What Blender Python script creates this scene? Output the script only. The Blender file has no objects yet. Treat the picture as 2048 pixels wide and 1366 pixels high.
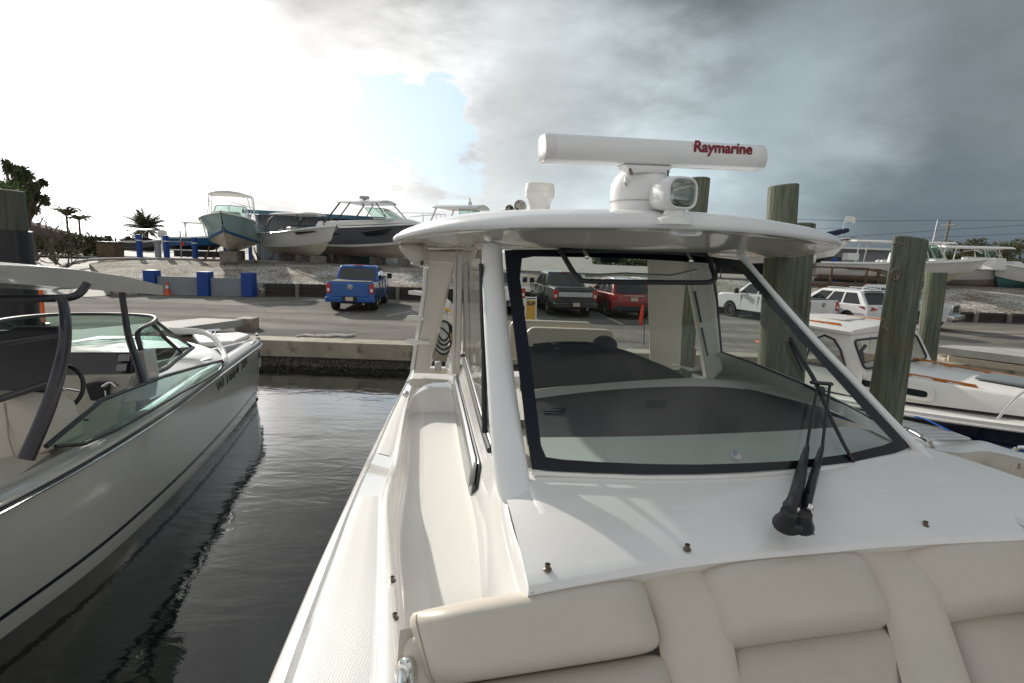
import bpy, bmesh, math, random
from mathutils import Vector, Matrix, noise
random.seed(7)
PI = math.pi
scn = bpy.context.scene
COL = scn.collection
R = math.radians
# ---------------------------------------------------------------- camera geometry
F = 1138.0; PITCH = math.atan(178 / F); ROLL = R(2.0); ZC = 3.45
fw = Vector((0, math.cos(PITCH), -math.sin(PITCH)))
up0 = Vector((0, math.sin(PITCH), math.cos(PITCH)))
cr, sr = math.cos(ROLL), math.sin(ROLL)
RT = Vector((cr, 0, 0)) + up0 * sr
UP = Vector((-sr, 0, 0)) + up0 * cr
def ray(u, v): return fw + RT * ((u - 1024) / F) - UP * ((v - 683) / F)
def P(u, v, z):
    "survey point on the level z (relative to the eye)"
    d = ray(u, v); return d * (z / d.z) + Vector((0, 0, ZC))
def PY(u, v, y):
    "survey point at the distance y"
    d = ray(u, v); return d * (y / d.y) + Vector((0, 0, ZC))
def proj(p):
    p = Vector(p) - Vector((0, 0, ZC)); k = p.dot(fw)
    return 1024 + F * p.dot(RT) / k, 683 - F * p.dot(UP) / k
cam = bpy.data.cameras.new('camera'); co = bpy.data.objects.new('camera', cam); COL.objects.link(co)
cam.sensor_width = 36; cam.lens = F / 2048 * 36; cam.clip_start = 0.05; cam.clip_end = 3000
m = Matrix((RT, UP, -fw)).transposed().to_4x4(); m.translation = Vector((0, 0, ZC)); co.matrix_world = m
scn.camera = co
# ---------------------------------------------------------------- materials
def nodes(m):
    m.use_nodes = True; return m.node_tree.nodes, m.node_tree.links
def mat(name, col, rough=.5, metal=0., var=0., vscale=5., bump=0., bscale=40., bdist=.01, coat=0., spec=.5, col2=None, stretch=None, detail=6, rvar=0., stain=None):
    m = bpy.data.materials.new(name); N, L = nodes(m); b = N['Principled BSDF']
    b.inputs['Base Color'].default_value = (*col, 1); b.inputs['Roughness'].default_value = rough
    b.inputs['Metallic'].default_value = metal; b.inputs['Coat Weight'].default_value = coat
    b.inputs['Coat Roughness'].default_value = .06
    b.inputs['Specular IOR Level'].default_value = spec
    tc = N.new('ShaderNodeTexCoord'); vec = tc.outputs['Object']
    if stretch:
        mp = N.new('ShaderNodeMapping'); mp.inputs['Scale'].default_value = stretch; L.new(vec, mp.inputs[0]); vec = mp.outputs[0]
    if var or col2:
        n = N.new('ShaderNodeTexNoise'); n.inputs['Scale'].default_value = vscale; n.inputs['Detail'].default_value = detail; n.inputs['Roughness'].default_value = .65
        L.new(vec, n.inputs['Vector'])
        rp = N.new('ShaderNodeValToRGB'); rp.color_ramp.elements[0].position = .32; rp.color_ramp.elements[1].position = .68
        c2 = col2 or tuple(min(1, c * (1 + var)) for c in col); c1 = col if col2 else tuple(c * (1 - var) for c in col)
        rp.color_ramp.elements[0].color = (*c1, 1); rp.color_ramp.elements[1].color = (*c2, 1)
        L.new(n.outputs['Fac'], rp.inputs[0]); out = rp.outputs[0]
        if stain:
            n2 = N.new('ShaderNodeTexNoise'); n2.inputs['Scale'].default_value = stain[1]; n2.inputs['Detail'].default_value = 5
            L.new(tc.outputs['Object'], n2.inputs['Vector'])
            r2 = N.new('ShaderNodeValToRGB'); r2.color_ramp.elements[0].position = stain[2]; r2.color_ramp.elements[1].position = stain[2] + .15
            L.new(n2.outputs['Fac'], r2.inputs[0])
            mx = N.new('ShaderNodeMix'); mx.data_type = 'RGBA'; L.new(r2.outputs[0], mx.inputs['Factor']); L.new(out, mx.inputs['A']); mx.inputs['B'].default_value = (*stain[0], 1)
            out = mx.outputs['Result']
        L.new(out, b.inputs['Base Color'])
    if rvar:
        n = N.new('ShaderNodeTexNoise'); n.inputs['Scale'].default_value = vscale * 1.7; n.inputs['Detail'].default_value = 5; L.new(vec, n.inputs['Vector'])
        mr = N.new('ShaderNodeMapRange'); mr.inputs[1].default_value = .3; mr.inputs[2].default_value = .7
        mr.inputs[3].default_value = max(0, rough - rvar); mr.inputs[4].default_value = rough + rvar
        L.new(n.outputs['Fac'], mr.inputs[0]); L.new(mr.outputs[0], b.inputs['Roughness'])
    if bump:
        n = N.new('ShaderNodeTexNoise'); n.inputs['Scale'].default_value = bscale; n.inputs['Detail'].default_value = 5; L.new(vec, n.inputs['Vector'])
        bp = N.new('ShaderNodeBump'); bp.inputs['Strength'].default_value = bump; bp.inputs['Distance'].default_value = bdist
        L.new(n.outputs['Fac'], bp.inputs['Height']); L.new(bp.outputs[0], b.inputs['Normal'])
    return m
def glassmat(name, tint=(.82, .87, .85), refl=1.0, rough=.01, base=0.03):
    m = bpy.data.materials.new(name); N, L = nodes(m)
    for n in list(N):
        if n.type == 'BSDF_PRINCIPLED': N.remove(n)
    out = [n for n in N if n.type == 'OUTPUT_MATERIAL'][0]
    t = N.new('ShaderNodeBsdfTransparent'); t.inputs[0].default_value = (*tint, 1)
    g = N.new('ShaderNodeBsdfGlossy'); g.inputs['Roughness'].default_value = rough
    lw0 = N.new('ShaderNodeLayerWeight'); lw0.inputs[0].default_value = .5; lw = N.new('ShaderNodeMath'); lw.operation = 'POWER'; L.new(lw0.outputs['Facing'], lw.inputs[0]); lw.inputs[1].default_value = 4.5
    ml = N.new('ShaderNodeMath'); ml.operation = 'MULTIPLY_ADD'; ml.inputs[1].default_value = refl; ml.inputs[2].default_value = base
    L.new(lw.outputs[0], ml.inputs[0])
    mx = N.new('ShaderNodeMixShader'); L.new(ml.outputs[0], mx.inputs[0]); L.new(t.outputs[0], mx.inputs[1]); L.new(g.outputs[0], mx.inputs[2]); L.new(mx.outputs[0], out.inputs[0])
    return m
M = {}
M['gel'] = mat('gelcoat_white', (.82, .805, .78), .16, var=.03, vscale=2.2, coat=.4, rvar=.06, bump=.04, bscale=3, bdist=.01)
M['gel_cream'] = mat('gelcoat_cream', (.66, .62, .55), .3, var=.04, vscale=3, coat=.2)
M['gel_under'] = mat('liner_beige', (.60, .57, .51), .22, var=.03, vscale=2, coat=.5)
M['powder'] = mat('powder_white', (.86, .86, .85), .24, coat=.3, var=.02, vscale=3)
M['vinyl'] = mat('vinyl_beige', (.60, .543, .462), .40, var=.02, vscale=5, bump=.22, bscale=26, bdist=.006)
M['vinyl2'] = mat('vinyl_panel', (.52, .472, .405), .44, var=.02, vscale=5, bump=.25, bscale=22, bdist=.006)
M['piping'] = mat('seam_thread', (.36, .32, .27), .6)
M['chrome'] = mat('polished_steel', (.78, .77, .75), .12, metal=1, var=.1, vscale=20)
M['dullmetal'] = mat('dull_bronze_snap', (.20, .17, .14), .4, metal=.9)
M['black'] = mat('black_gloss', (.012, .013, .018), .12, coat=.5)
M['blackmat'] = mat('black_satin', (.018, .018, .022), .38, var=.15, vscale=8)
M['blacktube'] = mat('black_powder_coat', (.022, .022, .030), .28, coat=.3, var=.1)
M['dash'] = mat('dash_charcoal', (.045, .046, .052), .5, var=.15, vscale=3, bump=.2, bscale=300, bdist=.001)
M['glass'] = glassmat('windshield_glass', (.78, .84, .82), 1.0, base=.035)
M['glass_g'] = glassmat('green_glass', (.50, .66, .60), 1.2, base=.05)
M['vinylclear'] = glassmat('clear_curtain', (.80, .80, .78), 1.4, .12, .08)
M['darkglass'] = mat('dark_window', (.012, .016, .018), .06, coat=.4)
M['red'] = mat('tail_red', (.42, .012, .012), .2, coat=.6)
M['redletter'] = mat('lettering_red', (.22, .012, .02), .5)
M['lens'] = mat('clear_lens', (.75, .74, .68), .15, coat=.5)
M['rubber'] = mat('tyre_rubber', (.018, .018, .018), .8, bump=.2, bscale=60)
M['alloy'] = mat('wheel_alloy', (.35, .35, .36), .3, metal=.8)
M['orange'] = mat('cone_orange', (.75, .12, .03), .5, var=.1, vscale=8)
M['white'] = mat('white_plastic', (.75, .75, .73), .4, var=.05)
M['wood'] = mat('varnished_teak', (.50, .17, .02), .25, var=.25, vscale=6, coat=.6, stretch=(1, 6, 6))
M['blue'] = mat('painted_blue', (.006, .055, .28), .55, var=.12, vscale=3, bump=.1)
M['ropewhite'] = mat('rope_white', (.55, .53, .48), .8, var=.2, vscale=60)
M['ropeblue'] = mat('rope_blue', (.01, .10, .45), .7)
M['yellow'] = mat('cable_yellow', (.75, .42, .02), .5)
M['grey'] = mat('grey_plastic', (.40, .41, .42), .5, var=.05)
# ---------------------------------------------------------------- mesh builder
class MB:
    def __init__(s): s.v = []; s.f = []
    def add(s, vs, fs):
        o = len(s.v); s.v += [Vector(v) for v in vs]; s.f += [[i + o for i in f] for f in fs]; return s
    def box(s, c, d, rz=0, taper=1.0, tx=None):
        x, y, z = (k / 2 for k in d); vs = []
        tx = taper if tx is None else tx
        for sz in (-1, 1):
            kx = tx if sz > 0 else 1; ky = taper if sz > 0 else 1
            for sx, sy in ((-1, -1), (1, -1), (1, 1), (-1, 1)):
                a, b = sx * x * kx, sy * y * ky
                vs.append((c[0] + a * math.cos(rz) - b * math.sin(rz), c[1] + a * math.sin(rz) + b * math.cos(rz), c[2] + sz * z))
        return s.add(vs, [(0, 3, 2, 1), (4, 5, 6, 7), (0, 1, 5, 4), (1, 2, 6, 5), (2, 3, 7, 6), (3, 0, 4, 7)])
    def grid(s, rows, close=False):
        n = len(rows[0]); vs = [p for r in rows for p in r]; fs = []
        for i in range(len(rows) - 1):
            for j in range(n if close else n - 1):
                k = (j + 1) % n
                fs.append((i * n + j, i * n + k, (i + 1) * n + k, (i + 1) * n + j))
        return s.add(vs, fs)
    def loft(s, rings, cap=True):
        n = len(rings[0]); s.grid(rings, True); o = len(s.v) - n * len(rings)
        if cap:
            s.f.append([o + i for i in range(n)][::-1]); s.f.append([o + n * (len(rings) - 1) + i for i in range(n)])
        return s
    def tube(s, pts, r, n=10, smooth=0, cap=True, flat=1.0):
        pts = [Vector(p) for p in pts]
        rs = list(r) if hasattr(r, '__len__') else [r] * len(pts)
        if smooth:
            q = []; qr = []
            for i in range(len(pts) - 1):
                a, b, c, d = pts[max(0, i - 1)], pts[i], pts[i + 1], pts[min(len(pts) - 1, i + 2)]
                for k in range(smooth):
                    t = k / smooth
                    q.append(.5 * ((2 * b) + (c - a) * t + (2 * a - 5 * b + 4 * c - d) * t * t + (3 * b - a - 3 * c + d) * t ** 3)); qr.append(rs[i] * (1 - t) + rs[i + 1] * t)
            q.append(pts[-1]); qr.append(rs[-1]); pts, rs = q, qr
        rings = []; ref = None
        for i, p in enumerate(pts):
            d = (pts[min(i + 1, len(pts) - 1)] - pts[max(i - 1, 0)]).normalized()
            if ref is None: ref = Vector((0, 0, 1)) if abs(d.z) < .9 else Vector((1, 0, 0))
            a = d.cross(ref).normalized(); b = a.cross(d).normalized(); ref = b
            rings.append([p + a * rs[i] * math.cos(k / n * 2 * PI) + b * rs[i] * flat * math.sin(k / n * 2 * PI) for k in range(n)])
        return s.loft(rings, cap)
    def lathe(s, c, prof, n=24, axis=(0, 0, 1), cap=True):
        ax = Vector(axis).normalized(); ref = Vector((1, 0, 0)) if abs(ax.x) < .8 else Vector((0, 1, 0))
        a = ax.cross(ref).normalized(); b = ax.cross(a).normalized(); c = Vector(c)
        return s.loft([[c + ax * h + (a * math.cos(k / n * 2 * PI) + b * math.sin(k / n * 2 * PI)) * max(r, 1e-4) for k in range(n)] for r, h in prof], cap)
    def poly(s, pts, thick=None):
        pts = [Vector(p) for p in pts]; n = len(pts)
        if thick is None: return s.add(pts, [list(range(n))])
        th = Vector(thick)
        s.add(pts + [p + th for p in pts], [list(range(n)), [n + i for i in range(n)][::-1]] + [(i, n + i, n + (i + 1) % n, (i + 1) % n) for i in range(n)])
        return s
    def sphere(s, c, r, n=14, sc=(1, 1, 1)):
        c = Vector(c)
        return s.loft([[c + Vector((r * sc[0] * math.sin(a) * math.cos(k / n * 2 * PI), r * sc[1] * math.sin(a) * math.sin(k / n * 2 * PI), -r * sc[2] * math.cos(a))) for k in range(n)] for a in [PI * (i + .02) / (n // 2 + .04) for i in range(n // 2 + 1)]])
    def pillow(s, a, b, c, d, H, back, n=18, m=14, pw=.28, normal=None, rc=.05):
        "cushion over the quad a(top left) b(top right) c(bottom right) d(bottom left)"
        a, b, c, d = map(Vector, (a, b, c, d))
        nn = normal if normal is not None else (b - a).cross(d - a).normalized() * -1
        def fall(t):
            w = 1 - abs(2 * t - 1) ** 6
            return max(w, 0) ** .5
        def sm(t): return .5 - .5 * math.cos(PI * t) if False else t
        rows = []
        for j in range(m + 1):
            tj = .5 - .5 * math.cos(PI * j / m); row = []
            for i in range(n + 1):
                ti = .5 - .5 * math.cos(PI * i / n)
                ui = .5 + (ti - .5) * (1 - rc * abs(2 * tj - 1) ** 7); uj = .5 + (tj - .5) * (1 - rc * abs(2 * ti - 1) ** 7)
                p = (a * (1 - ui) + b * ui) * (1 - uj) + (d * (1 - ui) + c * ui) * uj
                f = fall(ti) * fall(tj); e = math.sin(PI * ti) ** .6 * .25 + .75
                row.append(p + nn * (-back + (H * e + back) * f))
            rows.append(row)
        s.rows = rows
        return s.grid(rows)
    def build(s, name, mt, parent=None, smooth=35, bevel=0, world=False, sub=0, uv=False, seg=2, solid=0, loc=None):
        vs = s.v
        if parent is not None and world:
            im = ROOT[(parent if parent.name in ROOT else parent.parent).name].inverted(); vs = [im @ v for v in vs]
        me = bpy.data.meshes.new(name); me.from_pydata([tuple(v) for v in vs], [], s.f)
        bm = bmesh.new(); bm.from_mesh(me)
        bmesh.ops.remove_doubles(bm, verts=bm.verts, dist=1e-5)
        bmesh.ops.recalc_face_normals(bm, faces=bm.faces); bm.to_mesh(me); bm.free()
        if smooth:
            me.shade_smooth()
            if smooth < 180: me.set_sharp_from_angle(angle=R(smooth))
        me.materials.append(M[mt] if isinstance(mt, str) else mt)
        o = bpy.data.objects.new(name, me); COL.objects.link(o)
        if parent is not None: o.parent = parent
        if loc is not None: o.location = loc
        if solid:
            md = o.modifiers.new('solid', 'SOLIDIFY'); md.thickness = solid; md.offset = -1
        if bevel:
            md = o.modifiers.new('bevel', 'BEVEL'); md.width = bevel; md.segments = seg; md.limit_method = 'ANGLE'; md.angle_limit = R(40)
            md.harden_normals = False
        if sub:
            md = o.modifiers.new('sub', 'SUBSURF'); md.levels = sub; md.render_levels = sub
        return o
ROOT = {}
def thing(name, label, cat, loc=(0, 0, 0), rz=0, group=None, scale=1.0, tilt=0.0):
    o = bpy.data.objects.new(name, None); COL.objects.link(o); o.empty_display_size = .2
    o.location = loc; o.rotation_euler = (0, tilt, rz); o.scale = (scale,) * 3
    o['label'] = label; o['category'] = cat
    if group: o['group'] = group
    ROOT[o.name] = Matrix.Translation(loc) @ Matrix.Rotation(rz, 4, 'Z') @ Matrix.Rotation(tilt, 4, 'Y') @ Matrix.Scale(scale, 4)
    return o
def tag(o, label, cat, group=None):
    o['label'] = label; o['category'] = cat
    if group: o['group'] = group
    return o
def struct(o, kind='structure'): o['kind'] = kind; return o
def dup(root, loc, rz, label=None, scale=None):
    r = root.copy(); COL.objects.link(r); r.location = loc; r.rotation_euler.z = rz
    if label: r['label'] = label
    if scale: r.scale = (scale,) * 3
    for ch in list(root.children):
        c = ch.copy(); COL.objects.link(c); c.parent = r
        for g in list(ch.children):
            d = g.copy(); COL.objects.link(d); d.parent = c
    return r
def recenter(o):
    "put a single-mesh thing's origin at its base"
    me = o.data; c = Vector((0, 0, 0)); n = len(me.vertices)
    xs = [v.co.x for v in me.vertices]; ys = [v.co.y for v in me.vertices]; zs = [v.co.z for v in me.vertices]
    c = Vector(((min(xs) + max(xs)) / 2, (min(ys) + max(ys)) / 2, min(zs)))
    me.transform(Matrix.Translation(-c)); o.location = c; return o
def text(name, body, size, mt, parent, origin, right, upv, offset=0.0, extrude=.001, shear=0, space=1.0, world=True, fit=None):
    cu = bpy.data.curves.new(name, 'FONT'); cu.body = body; cu.size = size; cu.offset = offset; cu.extrude = extrude; cu.shear = shear; cu.space_character = space
    t = bpy.data.objects.new(name, cu); COL.objects.link(t); bpy.context.view_layer.update()
    me = bpy.data.meshes.new_from_object(t.evaluated_get(bpy.context.evaluated_depsgraph_get())); COL.objects.unlink(t); bpy.data.objects.remove(t)
    if fit:
        xs = [v.co.x for v in me.vertices]; ys = [v.co.y for v in me.vertices]
        me.transform(Matrix.Translation((-min(xs), -min(ys), 0))); me.transform(Matrix.Diagonal((fit[0] / (max(xs) - min(xs)), fit[1] / (max(ys) - min(ys)), 1, 1)))
    r = Vector(right).normalized(); u = Vector(upv); u = (u - r * u.dot(r)).normalized(); n = r.cross(u)
    mm = Matrix((r, u, n)).transposed().to_4x4(); mm.translation = Vector(origin)
    if world and parent is not None:
        root = parent if parent.name in ROOT else parent.parent
        mm = ROOT[root.name].inverted() @ mm
    me.transform(mm); me.materials.clear(); me.materials.append(M[mt] if isinstance(mt, str) else mt)
    o = bpy.data.objects.new(name, me); COL.objects.link(o)
    if parent is not None: o.parent = parent
    return o
def lerp(a, b, t): return a * (1 - t) + b * t
def crv(pts, n):
    "resample a smooth curve through pts (any dim tuples) to n+1 samples by index parameter"
    out = []; pts = [Vector(p) for p in pts]; k = len(pts) - 1
    for i in range(n + 1):
        x = i / n * k; j = min(int(x), k - 1); t = x - j
        a, b, c, d = pts[max(0, j - 1)], pts[j], pts[j + 1], pts[min(k, j + 2)]
        out.append(.5 * ((2 * b) + (c - a) * t + (2 * a - 5 * b + 4 * c - d) * t * t + (3 * b - a - 3 * c + d) * t ** 3))
    return out
# ---------------------------------------------------------------- light and sky
SUN_AZ = math.atan2(-.60, .80)          # direction to the sun in plan: left and ahead
SUN_EL = R(24)
sd = Vector((math.sin(SUN_AZ) * math.cos(SUN_EL), math.cos(SUN_AZ) * math.cos(SUN_EL), math.sin(SUN_EL)))
sl = bpy.data.lights.new('sun', 'SUN'); sl.energy = 3.8; sl.angle = R(.9); sl.color = (1, .93, .83)
so = bpy.data.objects.new('sun', sl); COL.objects.link(so); so.rotation_euler = sd.to_track_quat('Z', 'Y').to_euler(); so.location = (0, 0, 30)
w = bpy.data.worlds.new('World'); scn.world = w; w.use_nodes = True
N, L = w.node_tree.nodes, w.node_tree.links
bg = N['Background']; bg.inputs[1].default_value = .1
sky = N.new('ShaderNodeTexSky'); sky.sky_type = 'NISHITA'; sky.sun_disc = False; sky.sun_elevation = SUN_EL; sky.sun_rotation = -SUN_AZ if False else SUN_AZ
sky.air_density = 1.2; sky.dust_density = 1.5
tc = N.new('ShaderNodeTexCoord'); dirv = tc.outputs['Generated']
def vmath(op, a, b=None):
    n = N.new('ShaderNodeVectorMath'); n.operation = op
    for i, x in enumerate((a, b)):
        if x is None: continue
        if hasattr(x, 'is_linked') or hasattr(x, 'links'): L.new(x, n.inputs[i])
        else: n.inputs[i].default_value = x
    return n
def fm(op, a, b=0., c=0., clamp=False):
    n = N.new('ShaderNodeMath'); n.operation = op; n.use_clamp = clamp
    for i, x in enumerate((a, b, c)):
        if hasattr(x, 'links'): L.new(x, n.inputs[i])
        else: n.inputs[i].default_value = x
    return n.outputs[0]
def mr(x, a, b, c, d, smooth=True):
    n = N.new('ShaderNodeMapRange'); n.interpolation_type = 'SMOOTHSTEP' if smooth else 'LINEAR'
    L.new(x, n.inputs[0])
    for i, q in enumerate((a, b, c, d)): n.inputs[i + 1].default_value = q
    return n.outputs[0]
def mixc(f, a, b):
    n = N.new('ShaderNodeMix'); n.data_type = 'RGBA'
    if hasattr(f, 'links'): L.new(f, n.inputs['Factor'])
    else: n.inputs['Factor'].default_value = f
    for k, x in (('A', a), ('B', b)):
        if hasattr(x, 'links'): L.new(x, n.inputs[k])
        else: n.inputs[k].default_value = (*x, 1)
    return n.outputs['Result']
sep = N.new('ShaderNodeSeparateXYZ'); L.new(dirv, sep.inputs[0])
zc = fm('MAXIMUM', sep.outputs[2], 0.0)
den = fm('ADD', zc, .42)
cx_, cy_ = fm('DIVIDE', sep.outputs[0], den), fm('DIVIDE', sep.outputs[1], den)
cz_ = fm('MULTIPLY', zc, 1.6)
cmb = N.new('ShaderNodeCombineXYZ'); L.new(cx_, cmb.inputs[0]); L.new(cy_, cmb.inputs[1]); L.new(cz_, cmb.inputs[2])
def ntex(scale, detail, rough, off=(0, 0, 0), dist=0.):
    mp = N.new('ShaderNodeMapping'); mp.inputs['Location'].default_value = off; L.new(cmb.outputs[0], mp.inputs[0])
    n = N.new('ShaderNodeTexNoise'); n.inputs['Scale'].default_value = scale; n.inputs['Detail'].default_value = detail; n.inputs['Roughness'].default_value = rough; n.inputs['Distortion'].default_value = dist
    L.new(mp.outputs[0], n.inputs['Vector']); return n.outputs['Fac']
n1 = ntex(1.5, 8, .5, (3.1, 7.7, 0), .3); n2 = ntex(3.6, 9, .55, (1.3, 2.2, 0), .2); n3 = ntex(9, 6, .6, (9, 4, 0), .1)
def ddot(v):
    return vmath('DOT_PRODUCT', dirv, tuple(Vector(v).normalized())).outputs['Value']
def seg(v, a, b, c, d): return mr(ddot(v), a, b, c, d)
def add(*xs):
    o = xs[0]
    for x in xs[1:]: o = fm('ADD', o, x)
    return o
def mul(a, b): return fm('MULTIPLY', a, b)
nn_ = add(mul(fm('SUBTRACT', n1, .5), 1.2), mul(fm('SUBTRACT', n2, .5), .9), mul(fm('SUBTRACT', n3, .5), .35))          # signed cloud texture, about -.3 .. .3
g = ddot(ray(40, 150))
gw = fm('ADD', g, mul(nn_, .05))
# brightness of the cloud layer, thinning toward the sun on the left
br = mr(gw, .30, .97, 2.3, 7.0, False)
br = fm('SUBTRACT', br, mul(mr(fm('ADD', ddot(ray(960, -40)), mul(nn_, .05)), .86, .985, 0, 1), 2.4))      # heavier grey cloud above the middle
br = fm('ADD', br, mul(mr(fm('ADD', ddot(ray(1020, 330)), mul(nn_, .05)), .93, .995, 0, 1), 3.0))          # bright cumulus low in the middle
br = fm('ADD', br, mul(mr(fm('ADD', ddot(ray(700, 180)), mul(nn_, .04)), .975, .997, 0, 1), 1.8))
br = fm('SUBTRACT', br, mul(mr(fm('ADD', ddot(ray(1330, 180)), mul(nn_, .03)), .95, .995, 0, 1), .9))
br = fm('ADD', br, mul(mr(fm('ADD', ddot(ray(1480, 380)), mul(nn_, .03)), .965, .998, 0, 1), 1.6))
br = mul(br, fm('ADD', 1.0, mul(nn_, .8)))
br = fm('ADD', br, mul(mr(fm('ADD', ddot(ray(560, 350)), mul(nn_, .02)), .95, .995, 0, 1), 2.4))
back = mr(sep.outputs[1], -.45, .15, 5.0, 1.4)
br = fm('MAXIMUM', br, back)
br = fm('ADD', br, mr(sep.outputs[2], .45, .95, 0, 2.6))                     # brighter overhead
white = mr(gw, .935, .994, 0, 1)
br = add(br, mul(white, 7.0), mul(mr(g, .955, 1.0, 0, 1), 22.0))
cool = fm('MAXIMUM', mr(g, .60, .93, 0, 1), mr(sep.outputs[1], -.3, .3, .95, 0))
tint = mixc(cool, (.86, 1.0, 1.05), (1.0, .99, .975))
cc = vmath('SCALE', tint); L.new(br, cc.inputs['Scale'])
# openings of blue
h1 = mr(add(ddot(ray(825, 265)), mul(nn_, .026)), .9974, .9990, 0, .9)
h1b = mr(add(ddot(ray(880, 330)), mul(nn_, .012)), .9975, .9990, 0, .8)
h2 = mul(mr(add(ddot(ray(650, 290)), mul(nn_, .02)), .992, .9985, 0, 1), .45)
low = mul(mr(add(sep.outputs[2], mul(nn_, .12)), .03, .20, 1, 0), mr(sep.outputs[0], .30, .60, 0, .75))
low2 = mul(mr(add(ddot(ray(1750, 380)), mul(nn_, .06)), .95, .995, 0, 1), .25)
opening = fm('ADD', fm('MAXIMUM', fm('MAXIMUM', h1, h1b), h2), fm('ADD', low, low2), 0, True)
opening = mul(opening, fm('SUBTRACT', 1.0, white))
opening = fm('MAXIMUM', opening, mul(mul(mr(sep.outputs[2], .50, .68, 0, .85), mr(n1, .47, .56, 0, 1)), mr(g, .75, .9, 1, 0)))
blue = mixc(.75, sky.outputs[0], (3.4, 4.8, 6.3))
bl2 = vmath('SCALE', blue); L.new(mr(g, .3, .80, .36, 1.45), bl2.inputs['Scale'])
fin = mixc(opening, cc.outputs[0], bl2.outputs[0])
L.new(fin, bg.inputs[0])
vs = scn.view_settings; vs.view_transform = 'Standard'; vs.look = 'None'; vs.exposure = .15; vs.gamma = 1
# ---------------------------------------------------------------- ground, water
def wmat():
    m = bpy.data.materials.new('harbour_water'); N, L = nodes(m); b = N['Principled BSDF']
    b.inputs['Base Color'].default_value = (.006, .009, .008, 1); b.inputs['Roughness'].default_value = .035; b.inputs['IOR'].default_value = 1.9
    tc = N.new('ShaderNodeTexCoord'); last = None
    for sc, st, ds, off in (((.9, 2.2, 1), .32, .03, 0), ((4, 9, 1), .26, .009, 3), ((16, 30, 1), .14, .0025, 9)):
        mp = N.new('ShaderNodeMapping'); mp.inputs['Scale'].default_value = sc; mp.inputs['Location'].default_value = (off, off, 0); mp.inputs['Rotation'].default_value = (0, 0, .25); L.new(tc.outputs['Object'], mp.inputs[0])
        n = N.new('ShaderNodeTexNoise'); n.inputs['Scale'].default_value = 1; n.inputs['Detail'].default_value = 3; n.inputs['Distortion'].default_value = .5; L.new(mp.outputs[0], n.inputs['Vector'])
        bp = N.new('ShaderNodeBump'); bp.inputs['Strength'].default_value = st; bp.inputs['Distance'].default_value = ds; L.new(n.outputs['Fac'], bp.inputs['Height'])
        if last: L.new(last.outputs[0], bp.inputs['Normal'])
        last = bp
    L.new(last.outputs[0], b.inputs['Normal']); b.inputs['Specular IOR Level'].default_value = 0; b.inputs['Roughness'].default_value = .9
    gl = N.new('ShaderNodeBsdfGlossy'); gl.inputs['Roughness'].default_value = .03; L.new(last.outputs[0], gl.inputs['Normal'])
    lw = N.new('ShaderNodeLayerWeight'); lw.inputs[0].default_value = .5; L.new(last.outputs[0], lw.inputs['Normal'])
    pw = N.new('ShaderNodeMath'); pw.operation = 'POWER'; L.new(lw.outputs['Facing'], pw.inputs[0]); pw.inputs[1].default_value = 3.1
    ma = N.new('ShaderNodeMath'); ma.operation = 'MULTIPLY_ADD'; L.new(pw.outputs[0], ma.inputs[0]); ma.inputs[1].default_value = 1.22; ma.inputs[2].default_value = .022; ma.use_clamp = True
    mx = N.new('ShaderNodeMixShader'); L.new(ma.outputs[0], mx.inputs[0]); L.new(b.outputs[0], mx.inputs[1]); L.new(gl.outputs[0], mx.inputs[2])
    out = [n for n in N if n.type == 'OUTPUT_MATERIAL'][0]; L.new(mx.outputs[0], out.inputs[0]); return m
M['water'] = wmat()
struct(MB().add([(-300, -300, .35), (300, -300, .35), (300, 14.9, .35), (-300, 14.9, .35)], [(0, 1, 2, 3)]).build('water', 'water'))
def asphalt():
    m = mat('parking_asphalt', (.185, .173, .152), .95, spec=.15, var=.25, vscale=.35, bump=.5, bscale=60, bdist=.01, stain=((.255, .24, .212), .8, .52))
    return m
M['asphalt'] = asphalt()
def wear(m):     # long soft wear bands and oil marks lying in the surface
    N, L = nodes(m); b = N['Principled BSDF']; src = b.inputs['Base Color'].links[0].from_socket; tc = N.new('ShaderNodeTexCoord')
    mp = N.new('ShaderNodeMapping'); mp.inputs['Scale'].default_value = (.10, .9, 1); L.new(tc.outputs['Object'], mp.inputs[0])
    n = N.new('ShaderNodeTexNoise'); n.inputs['Scale'].default_value = 1; n.inputs['Detail'].default_value = 8; L.new(mp.outputs[0], n.inputs['Vector'])
    r = N.new('ShaderNodeValToRGB'); r.color_ramp.elements[0].position = .38; r.color_ramp.elements[0].color = (.62, .62, .64, 1); r.color_ramp.elements[1].position = .6; r.color_ramp.elements[1].color = (1.08, 1.07, 1.05, 1); L.new(n.outputs['Fac'], r.inputs[0])
    v = N.new('ShaderNodeTexVoronoi'); v.feature = 'DISTANCE_TO_EDGE'; v.inputs['Scale'].default_value = .28; L.new(tc.outputs['Object'], v.inputs['Vector'])
    r3 = N.new('ShaderNodeValToRGB'); r3.color_ramp.elements[0].position = .0; r3.color_ramp.elements[0].color = (.45, .45, .45, 1); r3.color_ramp.elements[1].position = .008; r3.color_ramp.elements[1].color = (1, 1, 1, 1); L.new(v.outputs['Distance'], r3.inputs[0])
    for q in (r, r3):
        mx = N.new('ShaderNodeMix'); mx.data_type = 'RGBA'; mx.blend_type = 'MULTIPLY'; mx.inputs['Factor'].default_value = 1; L.new(src, mx.inputs['A']); L.new(q.outputs[0], mx.inputs['B']); src = mx.outputs['Result']
    L.new(src, b.inputs['Base Color'])
wear(M['asphalt'])
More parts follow.
